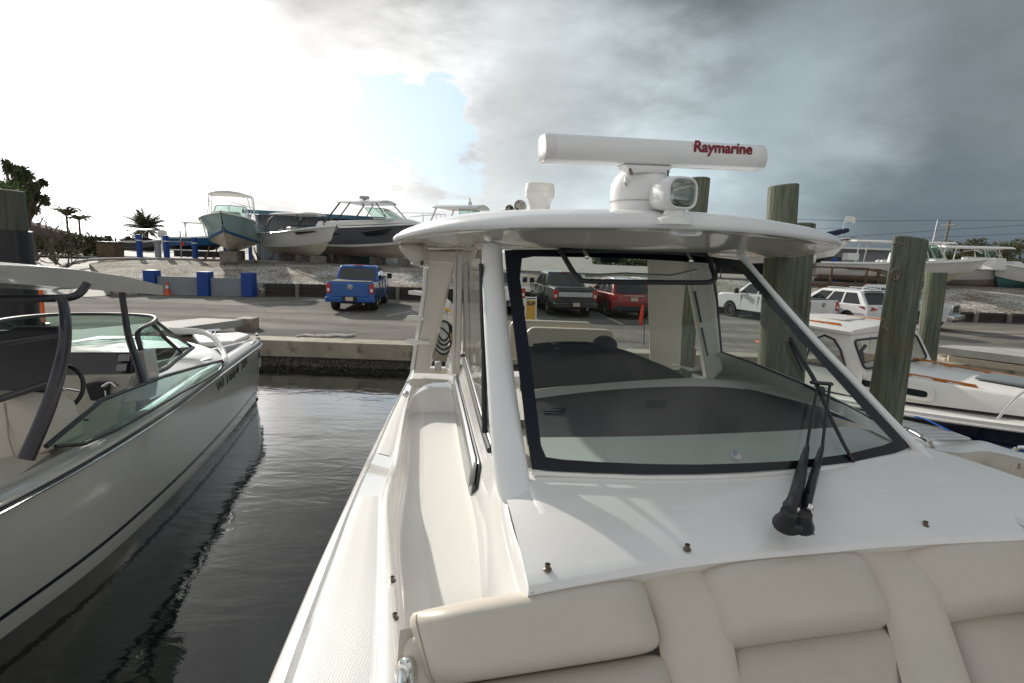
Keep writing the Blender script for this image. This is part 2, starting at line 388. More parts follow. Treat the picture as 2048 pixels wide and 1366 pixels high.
def gravelmat():
    m = bpy.data.materials.new('shell_gravel'); N, L = nodes(m); b = N['Principled BSDF']; b.inputs['Roughness'].default_value = .9
    tc = N.new('ShaderNodeTexCoord')
    v = N.new('ShaderNodeTexVoronoi'); v.inputs['Scale'].default_value = 13; L.new(tc.outputs['Object'], v.inputs['Vector'])
    n = N.new('ShaderNodeTexNoise'); n.inputs['Scale'].default_value = .6; n.inputs['Detail'].default_value = 7; L.new(tc.outputs['Object'], n.inputs['Vector'])
    r1 = N.new('ShaderNodeValToRGB'); r1.color_ramp.elements[0].color = (.17, .16, .145, 1); r1.color_ramp.elements[1].color = (.66, .64, .60, 1); r1.color_ramp.elements[0].position = .1; r1.color_ramp.elements[1].position = .9
    sp = N.new('ShaderNodeSeparateColor'); L.new(v.outputs['Color'], sp.inputs[0]); L.new(sp.outputs[0], r1.inputs[0])
    r2 = N.new('ShaderNodeValToRGB'); r2.color_ramp.elements[0].color = (.55, .47, .38, 1); r2.color_ramp.elements[1].color = (1, .99, .96, 1); r2.color_ramp.elements[0].position = .38; r2.color_ramp.elements[1].position = .62; L.new(n.outputs['Fac'], r2.inputs[0])
    mx = N.new('ShaderNodeMix'); mx.data_type = 'RGBA'; mx.blend_type = 'MULTIPLY'; mx.inputs['Factor'].default_value = 1; L.new(r1.outputs[0], mx.inputs['A']); L.new(r2.outputs[0], mx.inputs['B']); L.new(mx.outputs['Result'], b.inputs['Base Color'])
    bp = N.new('ShaderNodeBump'); bp.inputs['Strength'].default_value = 1; bp.inputs['Distance'].default_value = .06; L.new(v.outputs['Distance'], bp.inputs['Height']); L.new(bp.outputs[0], b.inputs['Normal'])
    return m
M['gravel'] = gravelmat()
M['yard'] = mat('yard_gravel', (.30, .28, .25), .9, var=.25, vscale=.8, bump=.6, bscale=20, bdist=.03)
M['conc'] = mat('seawall_concrete', (.32, .285, .225), .85, var=.22, vscale=1.3, bump=.35, bscale=25, bdist=.01, stain=((.13, .115, .09), 2.2, .56))
M['conc2'] = mat('pier_concrete', (.36, .35, .33), .8, var=.12, vscale=2, bump=.3, bscale=40, bdist=.005)
M['barnacle'] = mat('barnacles', (.05, .045, .032), .9, col2=(.17, .16, .13), vscale=9, bump=1, bscale=16, bdist=.06)
M['timber'] = mat('weathered_timber', (.055, .048, .042), .9, var=.4, vscale=3, bump=.6, bscale=8, bdist=.02, stretch=(1, 1, 8))
M['timber2'] = mat('grey_timber', (.20, .185, .16), .85, var=.3, vscale=4, bump=.5, bscale=10, bdist=.01)
M['brownwood'] = mat('brown_timber', (.13, .085, .05), .85, var=.3, vscale=4, bump=.4, bscale=10, bdist=.01)
def pilemat(name, c1, c2, patch, thr=.58):
    return mat(name, c1, .9, col2=c2, vscale=5, stretch=(4.5, 4.5, .30), bump=1.0, bscale=9, bdist=.018, stain=(patch, 1.3, thr), detail=9)
M['pile'] = pilemat('green_piling', (.058, .066, .046), (.185, .205, .145), (.14, .10, .055), .58)
M['pileb'] = pilemat('brown_piling', (.16, .11, .05), (.30, .22, .11), (.10, .12, .08), .52)
M['pilek'] = pilemat('dark_piling', (.06, .065, .05), (.13, .13, .10), (.12, .09, .06), .6)
struct(MB().grid([[(x, y, 1.0) for x in (-90, -40, 0, 40, 90)] for y in (14.6, 21, 28.2)]).build('parking_lot', 'asphalt'))
# bank of shell gravel rising behind the retaining walls
XS = [-22.5 + i * 1.25 for i in range(80)]
def wall_y(x): return 26.2 + max(0, min(1, (x + 14) / 5)) * 1.4 - max(0, min(1, (x + 2) / 12)) * 1.1
def bank(x, t):
    if x < -17.2:
        e = (x + 22.5) / 5.3; y0 = 24.2 + (1 - e) * 6
    else: y0 = wall_y(x)
    h0 = 1.62 if x > -17.2 else 1.62 * ((x + 22.5) / 5.3) + 2.1 * (1 - (x + 22.5) / 5.3)
    if x > 6: h0 = lerp(1.62, 1.45, min(1, (x - 6) / 6))
    y = lerp(y0 + .05, 33.2, t); z = lerp(h0, 2.34, 1 - (1 - t) ** 1.25)
    z += (noise.noise(Vector((x * .35, y * .5, 0))) * .14 + noise.noise(Vector((x * 1.3, y * 1.3, 4))) * .05) * math.sin(PI * t)
    return (x, y, z)
struct(MB().grid([[bank(x, 0)[:2] + (.9,) for x in XS]] + [[bank(x, t / 14) for x in XS] for t in range(15)]).build('gravel_bank', 'gravel', smooth=60))
struct(MB().grid([[(-300, 33.15, 2.33), (300, 33.15, 2.33)], [(-300, 900, 2.33), (300, 900, 2.33)]]).build('yard_ground', 'yard'))
M['lightasph'] = mat('ramp_asphalt', (.34, .33, .31), .8, var=.15, vscale=.7, bump=.3, bscale=40)
struct(MB().grid([[(-90, 15, 1.004), (-30, 15, 1.004), (-19.0, 15.5, 1.004)], [(-90, 21, 1.2), (-30, 21, 1.15), (-18.5, 21, 1.006)], [(-90, 25, 1.6), (-30, 25, 1.55), (-17.6, 24.4, 1.01)], [(-90, 31, 2.2), (-30, 31, 2.15), (-17.5, 31, 1.85)], [(-90, 36, 2.338), (-30, 36, 2.338), (-14, 36, 2.338)], [(-90, 60, 2.338), (-30, 60, 2.338), (-10, 60, 2.338)]]).build('ramp_road', 'lightasph'))
struct(MB().tube([(-17.6, 23.9, 1.35), (-20.3, 25.2, 1.5), (-22.3, 28.2, 2.0), (-22.7, 31, 2.3), (-20, 33.2, 2.4), (-14, 34, 2.42)], .10, 6, smooth=5, flat=.7).build('kerb', 'lightasph'))
# painted lines, lying on the asphalt
M['paint'] = mat('worn_paint', (.42, .41, .38), .8, var=.2, vscale=8)
pl = MB()
for x0, y0, x1, y1 in ((-11.2, 22.6, -8.4, 26.6), (-6.3, 21.2, -5.2, 23.0), (-4.6, 20.6, -3.4, 25), (1.0, 20.6, .4, 25), (4.0, 20.6, 3.6, 25), (17.5, 21, 17.5, 25.4)):
    d = Vector((x1 - x0, y1 - y0, 0)).normalized(); n = Vector((-d.y, d.x, 0)) * .05
    a, b = Vector((x0, y0, 1.004)), Vector((x1, y1, 1.004)); pl.add([a - n, a + n, b + n, b - n], [(0, 1, 2, 3)])
struct(pl.build('lane_lines', 'paint'))
# seawall
sw = thing('seawall', 'long stained concrete seawall along the edge of the parking lot', 'seawall', (0, 14.4, 0))
MB().box((0, .35, .80), (180, .70, .42)).build('cap', 'conc', sw, bevel=.02)
MB().box((0, .45, -.5), (180, .56, 2.18)).build('wall_face', 'conc', sw)
bn = MB(); rn = random.Random(3)
rows = []
for j in range(9):
    rows.append([(x * .09 - 12, .15 - (.03 + .06 * noise.noise(Vector((x * .9, j * 1.7, 0))) + .05 * abs(noise.noise(Vector((x * 2.3, j * 3, 5))))) * (1 if 0 < j < 8 else 0), +.28 + j * .040) for x in range(330)])
bn.grid(rows)
for k in range(1500):
    x = rn.uniform(-12, 17); z = rn.uniform(.30, .59); r = rn.uniform(.015, .045); bn.box((x, .12, z), (r * 2, .09 + r, r * 2), rz=rn.random(), taper=.5)
bn.build('barnacle_crust', 'barnacle', sw, smooth=0)
# ================================================================ the big white boat
mb = thing('motor_yacht', 'big white motor boat filling the foreground, radar on its roof and beige lounge', 'motor boat', tuple(P(1100, 1000, -3.45)))
def B(mesh, name, mt, **k): return mesh.build(name, mt, k.pop('parent', mb), world=True, **k)
# --- gunwale and starboard walkway
O = [P(430, 1620, -1.40), P(540, 1350, -1.43), P(634, 1131, -1.50), P(685, 1020, -1.54), P(722, 941, -1.60), P(738, 908, -1.68), P(776, 832, -1.71), P(806, 775, -1.74), P(824, 734, -1.76), P(832, 700, -1.78)]
C = [P(800, 1700, -1.39), P(797, 1311, -1.42), P(786, 1145, -1.49), P(777, 1010, -1.53), P(785, 960, -1.59), P(796, 925, -1.67), P(812, 824, -1.70), P(824, 776, -1.73), P(838, 738, -1.75), P(846, 706, -1.77)]
Oc, Cc = crv(O, 60), crv(C, 60)
rows = []
for i in range(61):
    o, c = Oc[i], Cc[i]; wv = (c - o); up = Vector((0, 0, 1))
    t = i / 60; step = 0
    prof = [(0.0, -.10), (-.012, -.05), (0.0, -.012), (.03, 0), (.13, .006), (.16, -.008), (.80, -.008), (.83, .008), (.90, .018), (.96, .018), (1.0, 0), (1.01, -.03)]
    rows.append([o + wv * a + up * b for a, b in prof])
B(MB().grid(rows), 'gunwale', 'gel', smooth=50)
# non-skid pads pressed into the gunwale top
def nonskid():
    m = mat('nonskid_pad', (.74, .735, .71), .55, var=.03, vscale=4); N, L = nodes(m); b = N['Principled BSDF']
    tc = N.new('ShaderNodeTexCoord'); v = N.new('ShaderNodeTexVoronoi'); v.voronoi_dimensions = '2D'; v.inputs['Scale'].default_value = 95; v.inputs['Randomness'].default_value = .3
    L.new(tc.outputs['Object'], v.inputs['Vector'])
    r = N.new('ShaderNodeValToRGB'); r.color_ramp.elements[0].position = .25; r.color_ramp.elements[0].color = (.66, .65, .625, 1); r.color_ramp.elements[1].position = .5; r.color_ramp.elements[1].color = (.74, .735, .71, 1)
    L.new(v.outputs['Distance'], r.inputs[0]); L.new(r.outputs[0], b.inputs['Base Color'])
    bp = N.new('ShaderNodeBump'); bp.inputs['Strength'].default_value = .5; bp.inputs['Distance'].default_value = .002; L.new(v.outputs['Distance'], bp.inputs['Height']); L.new(bp.outputs[0], b.inputs['Normal'])
    return m
M['nonskid'] = nonskid()
def pad(i0, i1, a, b):
    rows = []
    for i in range(i0, i1 + 1):
        o, c = Oc[i], Cc[i]; t = (i - i0) / (i1 - i0); ins = .05 * max(0, (t - .86) / .14) ** 2 + (.05 * max(0, (.10 - t) / .10) ** 2)
        rows.append([o.lerp(c, a + ins + (b - a - 2 * ins) * k / 6) + Vector((0, 0, -.003 if k not in (0, 6) else -.0075)) for k in range(7)])
    return MB().grid(rows)
B(pad(0, 22, .19, .77), 'nonskid_pad', 'nonskid'); B(pad(34, 46, .19, .77), 'nonskid_pad', 'nonskid')
# coaming inner wall and walkway floor
FZ = -1.83
def flo(y): return FZ + (-.10 if y < 2.3 else -.10 + .10 * min(1, (y - 2.3) / .9))
Bt = [P(1040, 1420, -1.90), P(1020, 1262, -1.86), P(1006, 1183, -1.83), P(975, 1060, -1.83), P(945, 945, -1.83), P(918, 838, -1.83), P(905, 780, -1.83)]
Bc = crv(Bt, 48); 
def xb(y):
    for a, b in zip(Bc, Bc[1:]):
        if a.y <= y <= b.y: return lerp(a.x, b.x, (y - a.y) / (b.y - a.y + 1e-9))
    return Bc[0].x if y < Bc[0].y else Bc[-1].x
def fz(y): return ZC + (-1.92 if y < 2.0 else lerp(-1.92, -1.83, min(1, (y - 2.0) / .8)))
rows = []
for i in range(0, 57):
    c = Cc[i]; y = c.y; x1 = c.x + .002; top = c.z - .026; z = fz(y); r = min(.07, (top - z) * .5)
    xr = xb(y) + (.0)
    row = [Vector((x1, y, top)), Vector((x1 + .01, y, lerp(top, z + r, .5))), Vector((x1 + .02, y, z + r))]
    for k in range(1, 5): a = k / 4 * PI / 2; row.append(Vector((x1 + .02 + r * math.sin(a), y, z + r - r * math.sin(a) + (r * (1 - math.cos(a)) * 0) - (0 if k < 4 else 0))) if False else Vector((x1 + .02 + r * (1 - math.cos(a)), y, z + r * (1 - math.sin(a)))))
    for k in range(1, 9): row.append(Vector((lerp(x1 + .02 + r, xr - .06, k / 8), y, z)))
    row.append(Vector((xr - .02, y, z + .015))); row.append(Vector((xr, y, z + .06)))
    rows.append(row)
B(MB().grid([[p for p in r[:9]] for r in rows]), 'coaming', 'gel', smooth=60)
B(MB().grid([[p for p in r[8:]] for r in rows]), 'walkway_deck', 'nonskid', smooth=60)
# --- cabin side
T = [P(1057, 1173, -1.152), P(1053, 1165, -1.148), P(1013, 1041, -1.12), P(994, 933, -1.08), P(968, 850, -1.03), P(942, 758, -.97), P(926, 705, -.93), P(912, 660, -.90)]
Tc = crv(T, 56)
def at_y(cv, y):
    for a, b in zip(cv, cv[1:]):
        if a.y <= y <= b.y: return a.lerp(b, (y - a.y) / (b.y - a.y + 1e-9))
    return cv[0] if y < cv[0].y else cv[-1]
rows = []
for i, t in enumerate(Tc):
    y = t.y; xf = xb(y); z0 = fz(y) + .06
    xt = t.x; 
    fl_ = 1 if y > 1.92 else 0
    row = [Vector((xt + (.04 if fl_ else .02), y, t.z - .016)), Vector((xt + (.018 if fl_ else .010), y, t.z + (.002 if fl_ else -.006))), Vector((xt, y, t.z - .015)), Vector((lerp(xt, xf, .10) - .02, y, t.z - .09)),
           Vector((lerp(xt, xf, .2) - .05, y, lerp(t.z, z0, .2))), Vector((lerp(xt, xf, .47) - .13, y, lerp(t.z, z0, .47)))]
    row += [Vector((lerp(xt, xf, .8) - .08, y, lerp(t.z, z0, .8))), Vector((xf - .005, y, z0 + .03)), Vector((xf, y, z0))]
    rows.append(row)
B(MB().grid(rows), 'cabin_side', 'gel', smooth=60)
# long slot window in the cabin side: glass in a black gasket
def side_pt(y, d, off):
    t = at_y(Tc, y); xf = xb(y); z0 = fz(y) + .06; k = d
    return Vector((lerp(t.x, xf, k) - .05 - .08 * (k - .2) / .27 - off, y, lerp(t.z, z0, k) + off * .5))
def slot(y0, y1, d0, d1, off, n=26):
    up = []; dn = []
    for i in range(n + 1):
        t = i / n; y = lerp(y0, y1, t); e = min(1, math.sqrt(max(0, 1 - (1 - min(1, t / .06)) ** 2))) * min(1, math.sqrt(max(0, 1 - (1 - min(1, (1 - t) / .05)) ** 2)))
        mid = (d0 + d1) / 2; h = (d1 - d0) / 2 * e * lerp(1, .75, t)
        up.append(side_pt(y, mid - h, off)); dn.append(side_pt(y, mid + h, off))
    return up, dn
u, d = slot(2.98, 5.25, .20, .47, .006); B(MB().grid([u, d]), 'side_window_gasket', 'black', solid=.01)
u, d = slot(3.04, 5.2, .225, .445, .019); M['slotglass'] = mat('side_window_pane', (.30, .31, .29), .12, coat=.6, var=.08, vscale=2)
B(MB().grid([u, d]), 'side_window', 'slotglass', solid=.004)
# --- trunk top
WB = [P(1000, 956, -1.07), P(1063, 951, -1.035), P(1180, 956, -1.03), P(1300, 960, -1.03), P(1420, 959, -1.03), P(1560, 952, -1.03), P(1700, 934, -1.02), P(1824, 904, -1.015), P(1850, 893, -1.01)]
FR = [P(1057, 1172, -1.15), P(1140, 1156, -1.15), P(1260, 1135, -1.15), P(1375, 1117, -1.15), P(1500, 1103, -1.15), P(1640, 1091, -1.15), P(1790, 1078, -1.15), P(2048, 1066, -1.15), P(2300, 1058, -1.15)]
WBc, FRc = crv(WB, 48), crv(FR, 48)
rows = []
for j in range(13):
    t = j / 12; rows.append([WBc[i].lerp(FRc[i], t) + Vector((0, 0, .02 * math.sin(PI * t))) for i in range(49)])
lip = [[p + Vector((0, -.012, -.006)) for p in rows[-1]], [p + Vector((0, -.022, -.022)) for p in rows[-1]], [p + Vector((0, .03, -.10)) for p in rows[-1]]]
B(MB().grid([[p + Vector((0, .25, -.06)) for p in rows[0]]] + rows + lip), 'cabin_top', 'gel', smooth=60)
# raised pod under the windshield, its left end a small step
rows = []
for j in range(9):
    t = j / 8; f = t * .62
    row = []
    for i in range(5, 46):
        p = WBc[i].lerp(FRc[i], f) + Vector((0, 0, .02 * math.sin(PI * f) + .014 * (1 - t) ** 1.0 - .004 * t)); row.append(p)
    rows.append([row[0] + Vector((-.012, 0, -.055 * (1 - t) - .003)), row[0] + Vector((-.011, 0, -.02 * (1 - t))), row[0] + Vector((-.004, 0, -.004))] + row)
B(MB().grid(rows), 'windshield_base', 'gel', smooth=60)
B(MB().tube([P(1066, 962, -1.05), P(1067, 985, -1.07), P(1068, 1012, -1.09)], .008, 6, flat=.5), 'step_shadow_strip', 'blackmat')  # black strip standing in for the shadow along the pod's left step
# small snap studs
def stud(p, n=(0, 0, 1)):
    s = MB().lathe(p, [(.010, -.004), (.0155, 0), (.0155, .006), (.010, .009), (.009, .018), (.0105, .020), (.0105, .024), (.007, .024), (.006, .014)], 14, n)
    B(s, 'snap_stud', 'dullmetal')
for u, v in ((1095, 1140), (1374, 1100), (1622, 1069), (1850, 1053)):
    p = P(u, v, -1.135); stud(p)
for u, v, z in ((785, 1163, -1.47), (790, 1238, -1.44)): stud(P(u, v, z))
# --- port side of the trunk, lounge bolster and port gunwale
PE = [P(1838, 878, -1.0), P(1870, 929, -1.03), P(1962, 975, -1.07), P(2048, 1033, -1.11), P(2300, 1200, -1.18)]
PEc = [p + Vector((-.012, 0, -.014)) for p in crv(PE, 20)]
rows = [[p for p in PEc]]
B(MB().grid([[p + Vector((-.03, 0, -.004)) for p in PEc], PEc, [p + Vector((.012, 0, -.01)) for p in PEc], [p + Vector((.02, 0, -.4)) for p in PEc]]), 'cabin_edge', 'gel', smooth=50)
GO = [P(1800, 850, -1.5), P(1863, 878, -1.52), P(1914, 884, -1.50), P(1945, 881, -1.46), P(1971, 883, -1.42), P(2025, 900, -1.38), P(2060, 908, -1.36), P(2300, 960, -1.3)]
GI = [P(1780, 868, -1.5), P(1834, 886, -1.52), P(1876, 900, -1.50), P(1918, 906, -1.46), P(1971, 903, -1.42), P(2020, 912, -1.38), P(2055, 921, -1.36), P(2300, 985, -1.3)]
GOc, GIc = crv(GO, 40), crv(GI, 40)
B(MB().grid([[p + Vector((.06, .02, -.6)) for p in GOc], [p + Vector((.02, .01, -.03)) for p in GOc], GOc, [a.lerp(b, .5) + Vector((0, 0, .006)) for a, b in zip(GOc, GIc)], GIc]), 'port_gunwale', 'gel', smooth=50)
B(MB().grid([[p + Vector((0, 0, -.002)) for p in GIc], [p + Vector((-.03, -.03, -.03)) for p in GIc], [p + Vector((-.07, -.06, -.12)) for p in GIc], [p + Vector((-.10, -.09, -.32)) for p in GIc], [p + Vector((-.16, -.14, -.46)) for p in GIc]]), 'side_bolster', 'vinyl', smooth=70)
B(MB().grid([[p + Vector((-.15, -.13, -.44)) for p in GIc], [p + Vector((-.5, -.4, -.42)) for p in GIc], [p + Vector((-1.3, -.9, -.44)) for p in GIc]]), 'side_seat', 'vinyl', smooth=60)
sm = MB(); p = P(2040, 935, -1.4)
sm.tube([P(2034, 922, -1.37) + Vector((0, -.02, -.01)), P(2036, 945, -1.46), P(2040, 970, -1.6)], .006, 6); B(sm, 'bolster_seam', 'piping')
# rails on the port gunwale
B(MB().tube([P(1800, 858, -1.46), P(1812, 858, -1.38), P(1835, 868, -1.37), P(1858, 884, -1.40), P(1866, 890, -1.50)], .022, 10, smooth=6, flat=.8), 'handrail', 'chrome')
B(MB().tube([P(2022, 905, -1.42), P(2034, 898, -1.36), P(2050, 896, -1.34), P(2120, 905, -1.32)], .022, 10, smooth=6, flat=.8), 'handrail', 'chrome')
# starboard bow rail end beside the seat
B(MB().tube([P(800, 1420, -1.42), P(804, 1345, -1.40), P(809, 1327, -1.37), P(818, 1332, -1.37), P(824, 1372, -1.44), P(828, 1460, -1.6)], .019, 12, smooth=8), 'handrail', 'chrome')
# hull below the gunwales
hs = [[p + Vector((0, 0, -.10)) for p in Oc], [p + Vector((-.012, 0, -.13)) for p in Oc], [p + Vector((.01, 0, -.16)) for p in Oc], [Vector((p.x + .18, p.y, ZC - 2.5)) for p in Oc], [Vector((p.x + .50, p.y, .1)) for p in Oc], [Vector((p.x + .7, p.y, -.3)) for p in Oc]]
B(MB().grid(hs), 'hull', 'gel', smooth=60)
hp = [[p + Vector((.05, .02, -.5)) for p in GOc], [p + Vector((-.1, -.05, -1.1)) for p in GOc], [Vector((p.x - .5, p.y - .1, -.2)) for p in GOc]]
# port side, aft run to the stern
aft = [Vector((3.55, 4.9, ZC - 1.52)), Vector((3.1, 7.5, ZC - 1.7)), Vector((2.7, 10.0, ZC - 1.8))]
tr = MB().grid([aft, [p + Vector((-.05, 0, -.5)) for p in aft], [Vector((p.x - .5, p.y, -.2)) for p in aft]])
tr.add([(-1.35, 7.6, ZC - 1.76), (2.9, 9.0, ZC - 1.8), (2.7, 9.0, -.2), (-1.1, 7.6, -.2)], [(0, 1, 2, 3)]); tr.grid(hp); B(tr, 'hull_side', 'gel')
# --- bulkhead closing the walkway aft, rounded shoulder
bk = []
for (u, v, z) in ((813, 822, -1.70), (820, 803, -1.66), (832, 788, -1.62), (850, 779, -1.58), (880, 776, -1.57), (914, 778, -1.57), (920, 782, -1.57)): bk.append(P(u, v, z))
bkc = crv(bk, 24)
B(MB().grid([[p + Vector((.01, .5, -.005)) for p in bkc], [p + Vector((0, .03, .004)) for p in bkc], bkc, [Vector((p.x, p.y - .03, p.z - .02)) for p in bkc], [Vector((p.x + .0, p.y - .08, ZC - 1.86)) for p in bkc]]), 'side_gate', 'gel', smooth=60)
# chrome fittings on the gunwale aft
c0 = P(824, 762, -1.735); B(MB().lathe(c0, [(.075, -.005), (.075, .008), (.05, .016), (.0, .018)], 20).sphere(c0 + Vector((0, 0, .012)), .03, 10, (1, 1, .5)), 'filler_cap', 'chrome')
c0 = P(812, 789, -1.72); B(MB().sphere(c0, .055, 14, (.75, 1.15, .8)), 'navigation_light', 'chrome')
# cockpit aft: floor, sole box, side deck bits
B(MB().grid([[(-1.2, 6.3, 1.56), (2.7, 6.3, 1.56)], [(-1.3, 9, 1.56), (2.6, 9, 1.56)]]), 'cockpit_sole', 'gel_cream')
cb = MB().box((-.95, 6.9, 1.85), (.55, .35, .10)).box((-.55, 7.1, 1.88), (.3, .5, .16)).box((-.9, 7.5, 1.80), (.8, .12, .18))
B(cb, 'cockpit_coaming', 'gel_cream', bevel=.02)
B(MB().lathe(P(876, 742, -1.6), [(.045, 0), (.045, .12), (.03, .13), (0, .13)], 14), 'fitting', 'grey')
B(MB().box((1.3, 4.5, 1.45), (2.6, 3.8, .04)), 'cabin_sole', 'gel_cream')
B(MB().box((1.2, .75, 1.10), (3.2, 2.2, .04)), 'bow_sole', 'nonskid')
# --- A-pillar
pb0, pt0 = P(1027, 1006, -1.085), PY(985, 486, 3.55)
def ell(c, rx, ry, n=20, tilt=0): return [c + Vector((rx * math.cos(k / n * 2 * PI), ry * math.sin(k / n * 2 * PI), tilt * math.cos(k / n * 2 * PI))) for k in range(n)]
cl = [(1036, 1018, -1.12, .066), (1024, 960, -1.0, .076), (1010, 850, -.80, .070), (998, 720, -.53, .064), (988, 600, -.26, .060), (984, 520, -.03, .058), (984, 480, .06, .060)]
rings = []
for i, (u, v, z, rx) in enumerate(cl):
    y = lerp(pb0.y, 3.55, min(1, (z + 1.12) / 1.12)); c = PY(u, v, y)
    rings.append(ell(c, rx * 1.12, .048))
B(MB().loft(rings), 'windshield_pillar', 'powder', smooth=80, sub=1)
# --- windshield surface
wb = [P(1060, 942, -1.0), P(1180, 948, -1.0), P(1300, 951, -1.0), P(1420, 949.5, -1.0), P(1560, 942, -1.0), P(1700, 925, -1.0), P(1826, 896, -1.0)]
wt = [PY(1006, 494, 3.50), PY(1085, 496, 3.52), PY(1165, 498, 3.54), PY(1250, 502, 3.57), PY(1330, 506, 3.62), PY(1410, 512, 3.70), PY(1486, 520, 3.80)]
WN = 24; wbc, wtc = crv(wb, WN), crv(wt, WN)
def cpt(cv, s):
    s = s * WN; i = max(0, min(WN - 1, int(math.floor(s)))); t = s - i
    return cv[i] * (1 - t) + cv[i + 1] * t
def WS(s, t, off=0.0):
    a, b = cpt(wbc, s), cpt(wtc, s); p = a * (1 - t) + b * t + Vector((0, -.05, .05)) * (math.sin(PI * t) if 0 < t < 1 else 0) * .8
    return p + Vector((-.06, -.72, .69)) * off
WG = [(i / 16, j / 12) for i in range(-1, 18) for j in range(-1, 14)]; WGP = {g_: proj(WS(*g_)) for g_ in WG}
def ws(u, v, off=0.0):
    s, t = min(WG, key=lambda g_: (WGP[g_][0] - u) ** 2 + (WGP[g_][1] - v) ** 2)
    for _ in range(30):
        a = proj(WS(s, t, off)); du, dv = u - a[0], v - a[1]; h = 1e-3
        ps = proj(WS(s + h, t, off)); pt = proj(WS(s, t + h, off))
        j11, j21 = (ps[0] - a[0]) / h, (ps[1] - a[1]) / h; j12, j22 = (pt[0] - a[0]) / h, (pt[1] - a[1]) / h
        det = j11 * j22 - j12 * j21
        if abs(det) < 1e-6: break
        ds, dt_ = (du * j22 - dv * j12) / det, (j11 * dv - j21 * du) / det
        k_ = min(1, .08 / max(abs(ds), abs(dt_), 1e-9)); s += ds * k_; t += dt_ * k_
        s = max(-.15, min(1.15, s)); t = max(-.15, min(1.15, t))
    return WS(s, t, off)
outer = [(1009, 500), (1060, 499), (1125, 499), (1200, 500), (1260, 502), (1330, 506), (1410, 512), (1480, 520), (1500, 540), (1560, 612), (1630, 690), (1700, 763), (1760, 828), (1822, 894), (1790, 906), (1700, 925), (1600, 937), (1500, 944), (1400, 948), (1300, 949), (1200, 946), (1120, 943), (1064, 939), (1058, 900), (1048, 830), (1036, 730), (1025, 640), (1014, 560)]
inner = [(1044, 517), (1068, 513), (1125, 514), (1200, 515), (1260, 517), (1330, 521), (1410, 526), (1457, 530), (1482, 543), (1545, 614), (1612, 692), (1676, 763), (1731, 824), (1786, 883), (1765, 891), (1695, 908), (1598, 921), (1500, 926), (1400, 929), (1300, 928), (1200, 924), (1125, 919), (1092, 914), (1082, 890), (1075, 830), (1063, 730), (1051, 640), (1040, 556)]
inner2 = [(u, v) for u, v in inner]
fr = MB()
io = [ws(u, v, .006) for u, v in outer]; ii = [ws(u, v, .006) for u, v in inner]; im_ = [a.lerp(b, .5) for a, b in zip(io, ii)]
im_ = [ws(*proj(p), .006) for p in im_]
fr.grid([io, im_, ii], True)
M['frit'] = mat('black_frit', (.006, .008, .014), .22, spec=.35)
B(fr, 'windshield_frit', 'frit', smooth=80)
B(MB().grid([[WS(i / 24, j / 16) for i in range(25)] for j in range(17)]), 'windshield_glass', 'glass', smooth=180)
# frame line on the port side, white
rr = MB(); path = [(1478, 506), (1504, 540), (1566, 612), (1637, 690), (1708, 764), (1768, 829), (1838, 902), (1862, 925)]
pts = [ws(u, v, .0) for u, v in path[:-2]] + [P(1838, 902, -1.0), P(1880, 945, -1.06)]
pts = [p + Vector((.012, .01, -.01)) for p in pts]
B(rr.tube(pts, [.022, .020, .020, .020, .021, .022, .024, .02], 10, smooth=4, flat=1.3), 'windshield_rail', 'powder')
B(MB().tube([ws(1064, 946, -.01), ws(1120, 949, -.01), ws(1300, 955, -.01), ws(1420, 954, -.01), ws(1560, 947, -.01), ws(1700, 930, -.01), ws(1815, 903, -.01)], .012, 8, smooth=4), 'windshield_gasket', 'gel')
# vent hatch
hp_ = [(1122, 502), (1132, 520), (1147, 545), (1158, 557), (1172, 562), (1230, 563.5), (1320, 564.5), (1405, 565), (1424, 562), (1430, 554), (1424, 538), (1410, 511), (1330, 505), (1230, 502)]
hf = B(MB().tube([ws(u, v, .035) for u, v in hp_] + [ws(1122, 502, .035), ws(1124, 505, .035)], .017, 8, smooth=3, flat=.8), 'vent_hatch_frame', 'blackmat')
B(MB().tube([ws(1120, 499, .02), ws(1230, 500, .02), ws(1330, 503, .02), ws(1412, 509, .02)], .02, 8, smooth=3), 'hatch_hinge', 'blackmat')
for u, v in ((1164, 497), (1372, 505)):
    a, b = ws(u, v, .03), ws(u + 10, v + 17, .05)
    B(MB().tube([a + Vector((0, 0, .03)), a, b], [.010, .012, .014], 8).sphere(b, .018, 10, (1, 1, .7)), 'hatch_latch', 'chrome')
# --- wiper: pantograph arms on two pivots, blade on the glass
def q(u, v, o): return ws(u, v, o)
w1 = MB(); pa, pb = P(1578, 1020, -.99), P(1606, 1024, -.99)
w1.tube([pa, P(1592, 985, -.93), q(1603, 935, .055), q(1612, 900, .045), q(1614, 890, .04)], [.046, .044, .039, .026, .011], 10, smooth=3, flat=.45)
w1.tube([q(1614, 892, .04), q(1624, 830, .035), q(1636, 772, .035)], .0075, 8)
B(w1, 'wiper_arm', 'blackmat')
w2 = MB(); w2.tube([P(1608, 1018, -.98), P(1618, 985, -.93), q(1632, 935, .055), q(1642, 900, .045), q(1645, 890, .04)], [.036, .037, .036, .025, .011], 10, smooth=3, flat=.45)
w2.tube([q(1645, 892, .04), q(1652, 830, .035), q(1660, 768, .035)], .0075, 8)
B(w2, 'wiper_arm', 'blackmat')
w3 = MB(); w3.tube([q(1581, 676, .02), q(1600, 712, .03), q(1632, 766, .03), q(1660, 832, .03), q(1690, 893, .025), q(1708, 924, .01)], [.012, .011, .012, .010, .009, .008], 8, smooth=3)
w3.tube([q(1578, 684, .006), q(1606, 745, .006)], .006, 6)
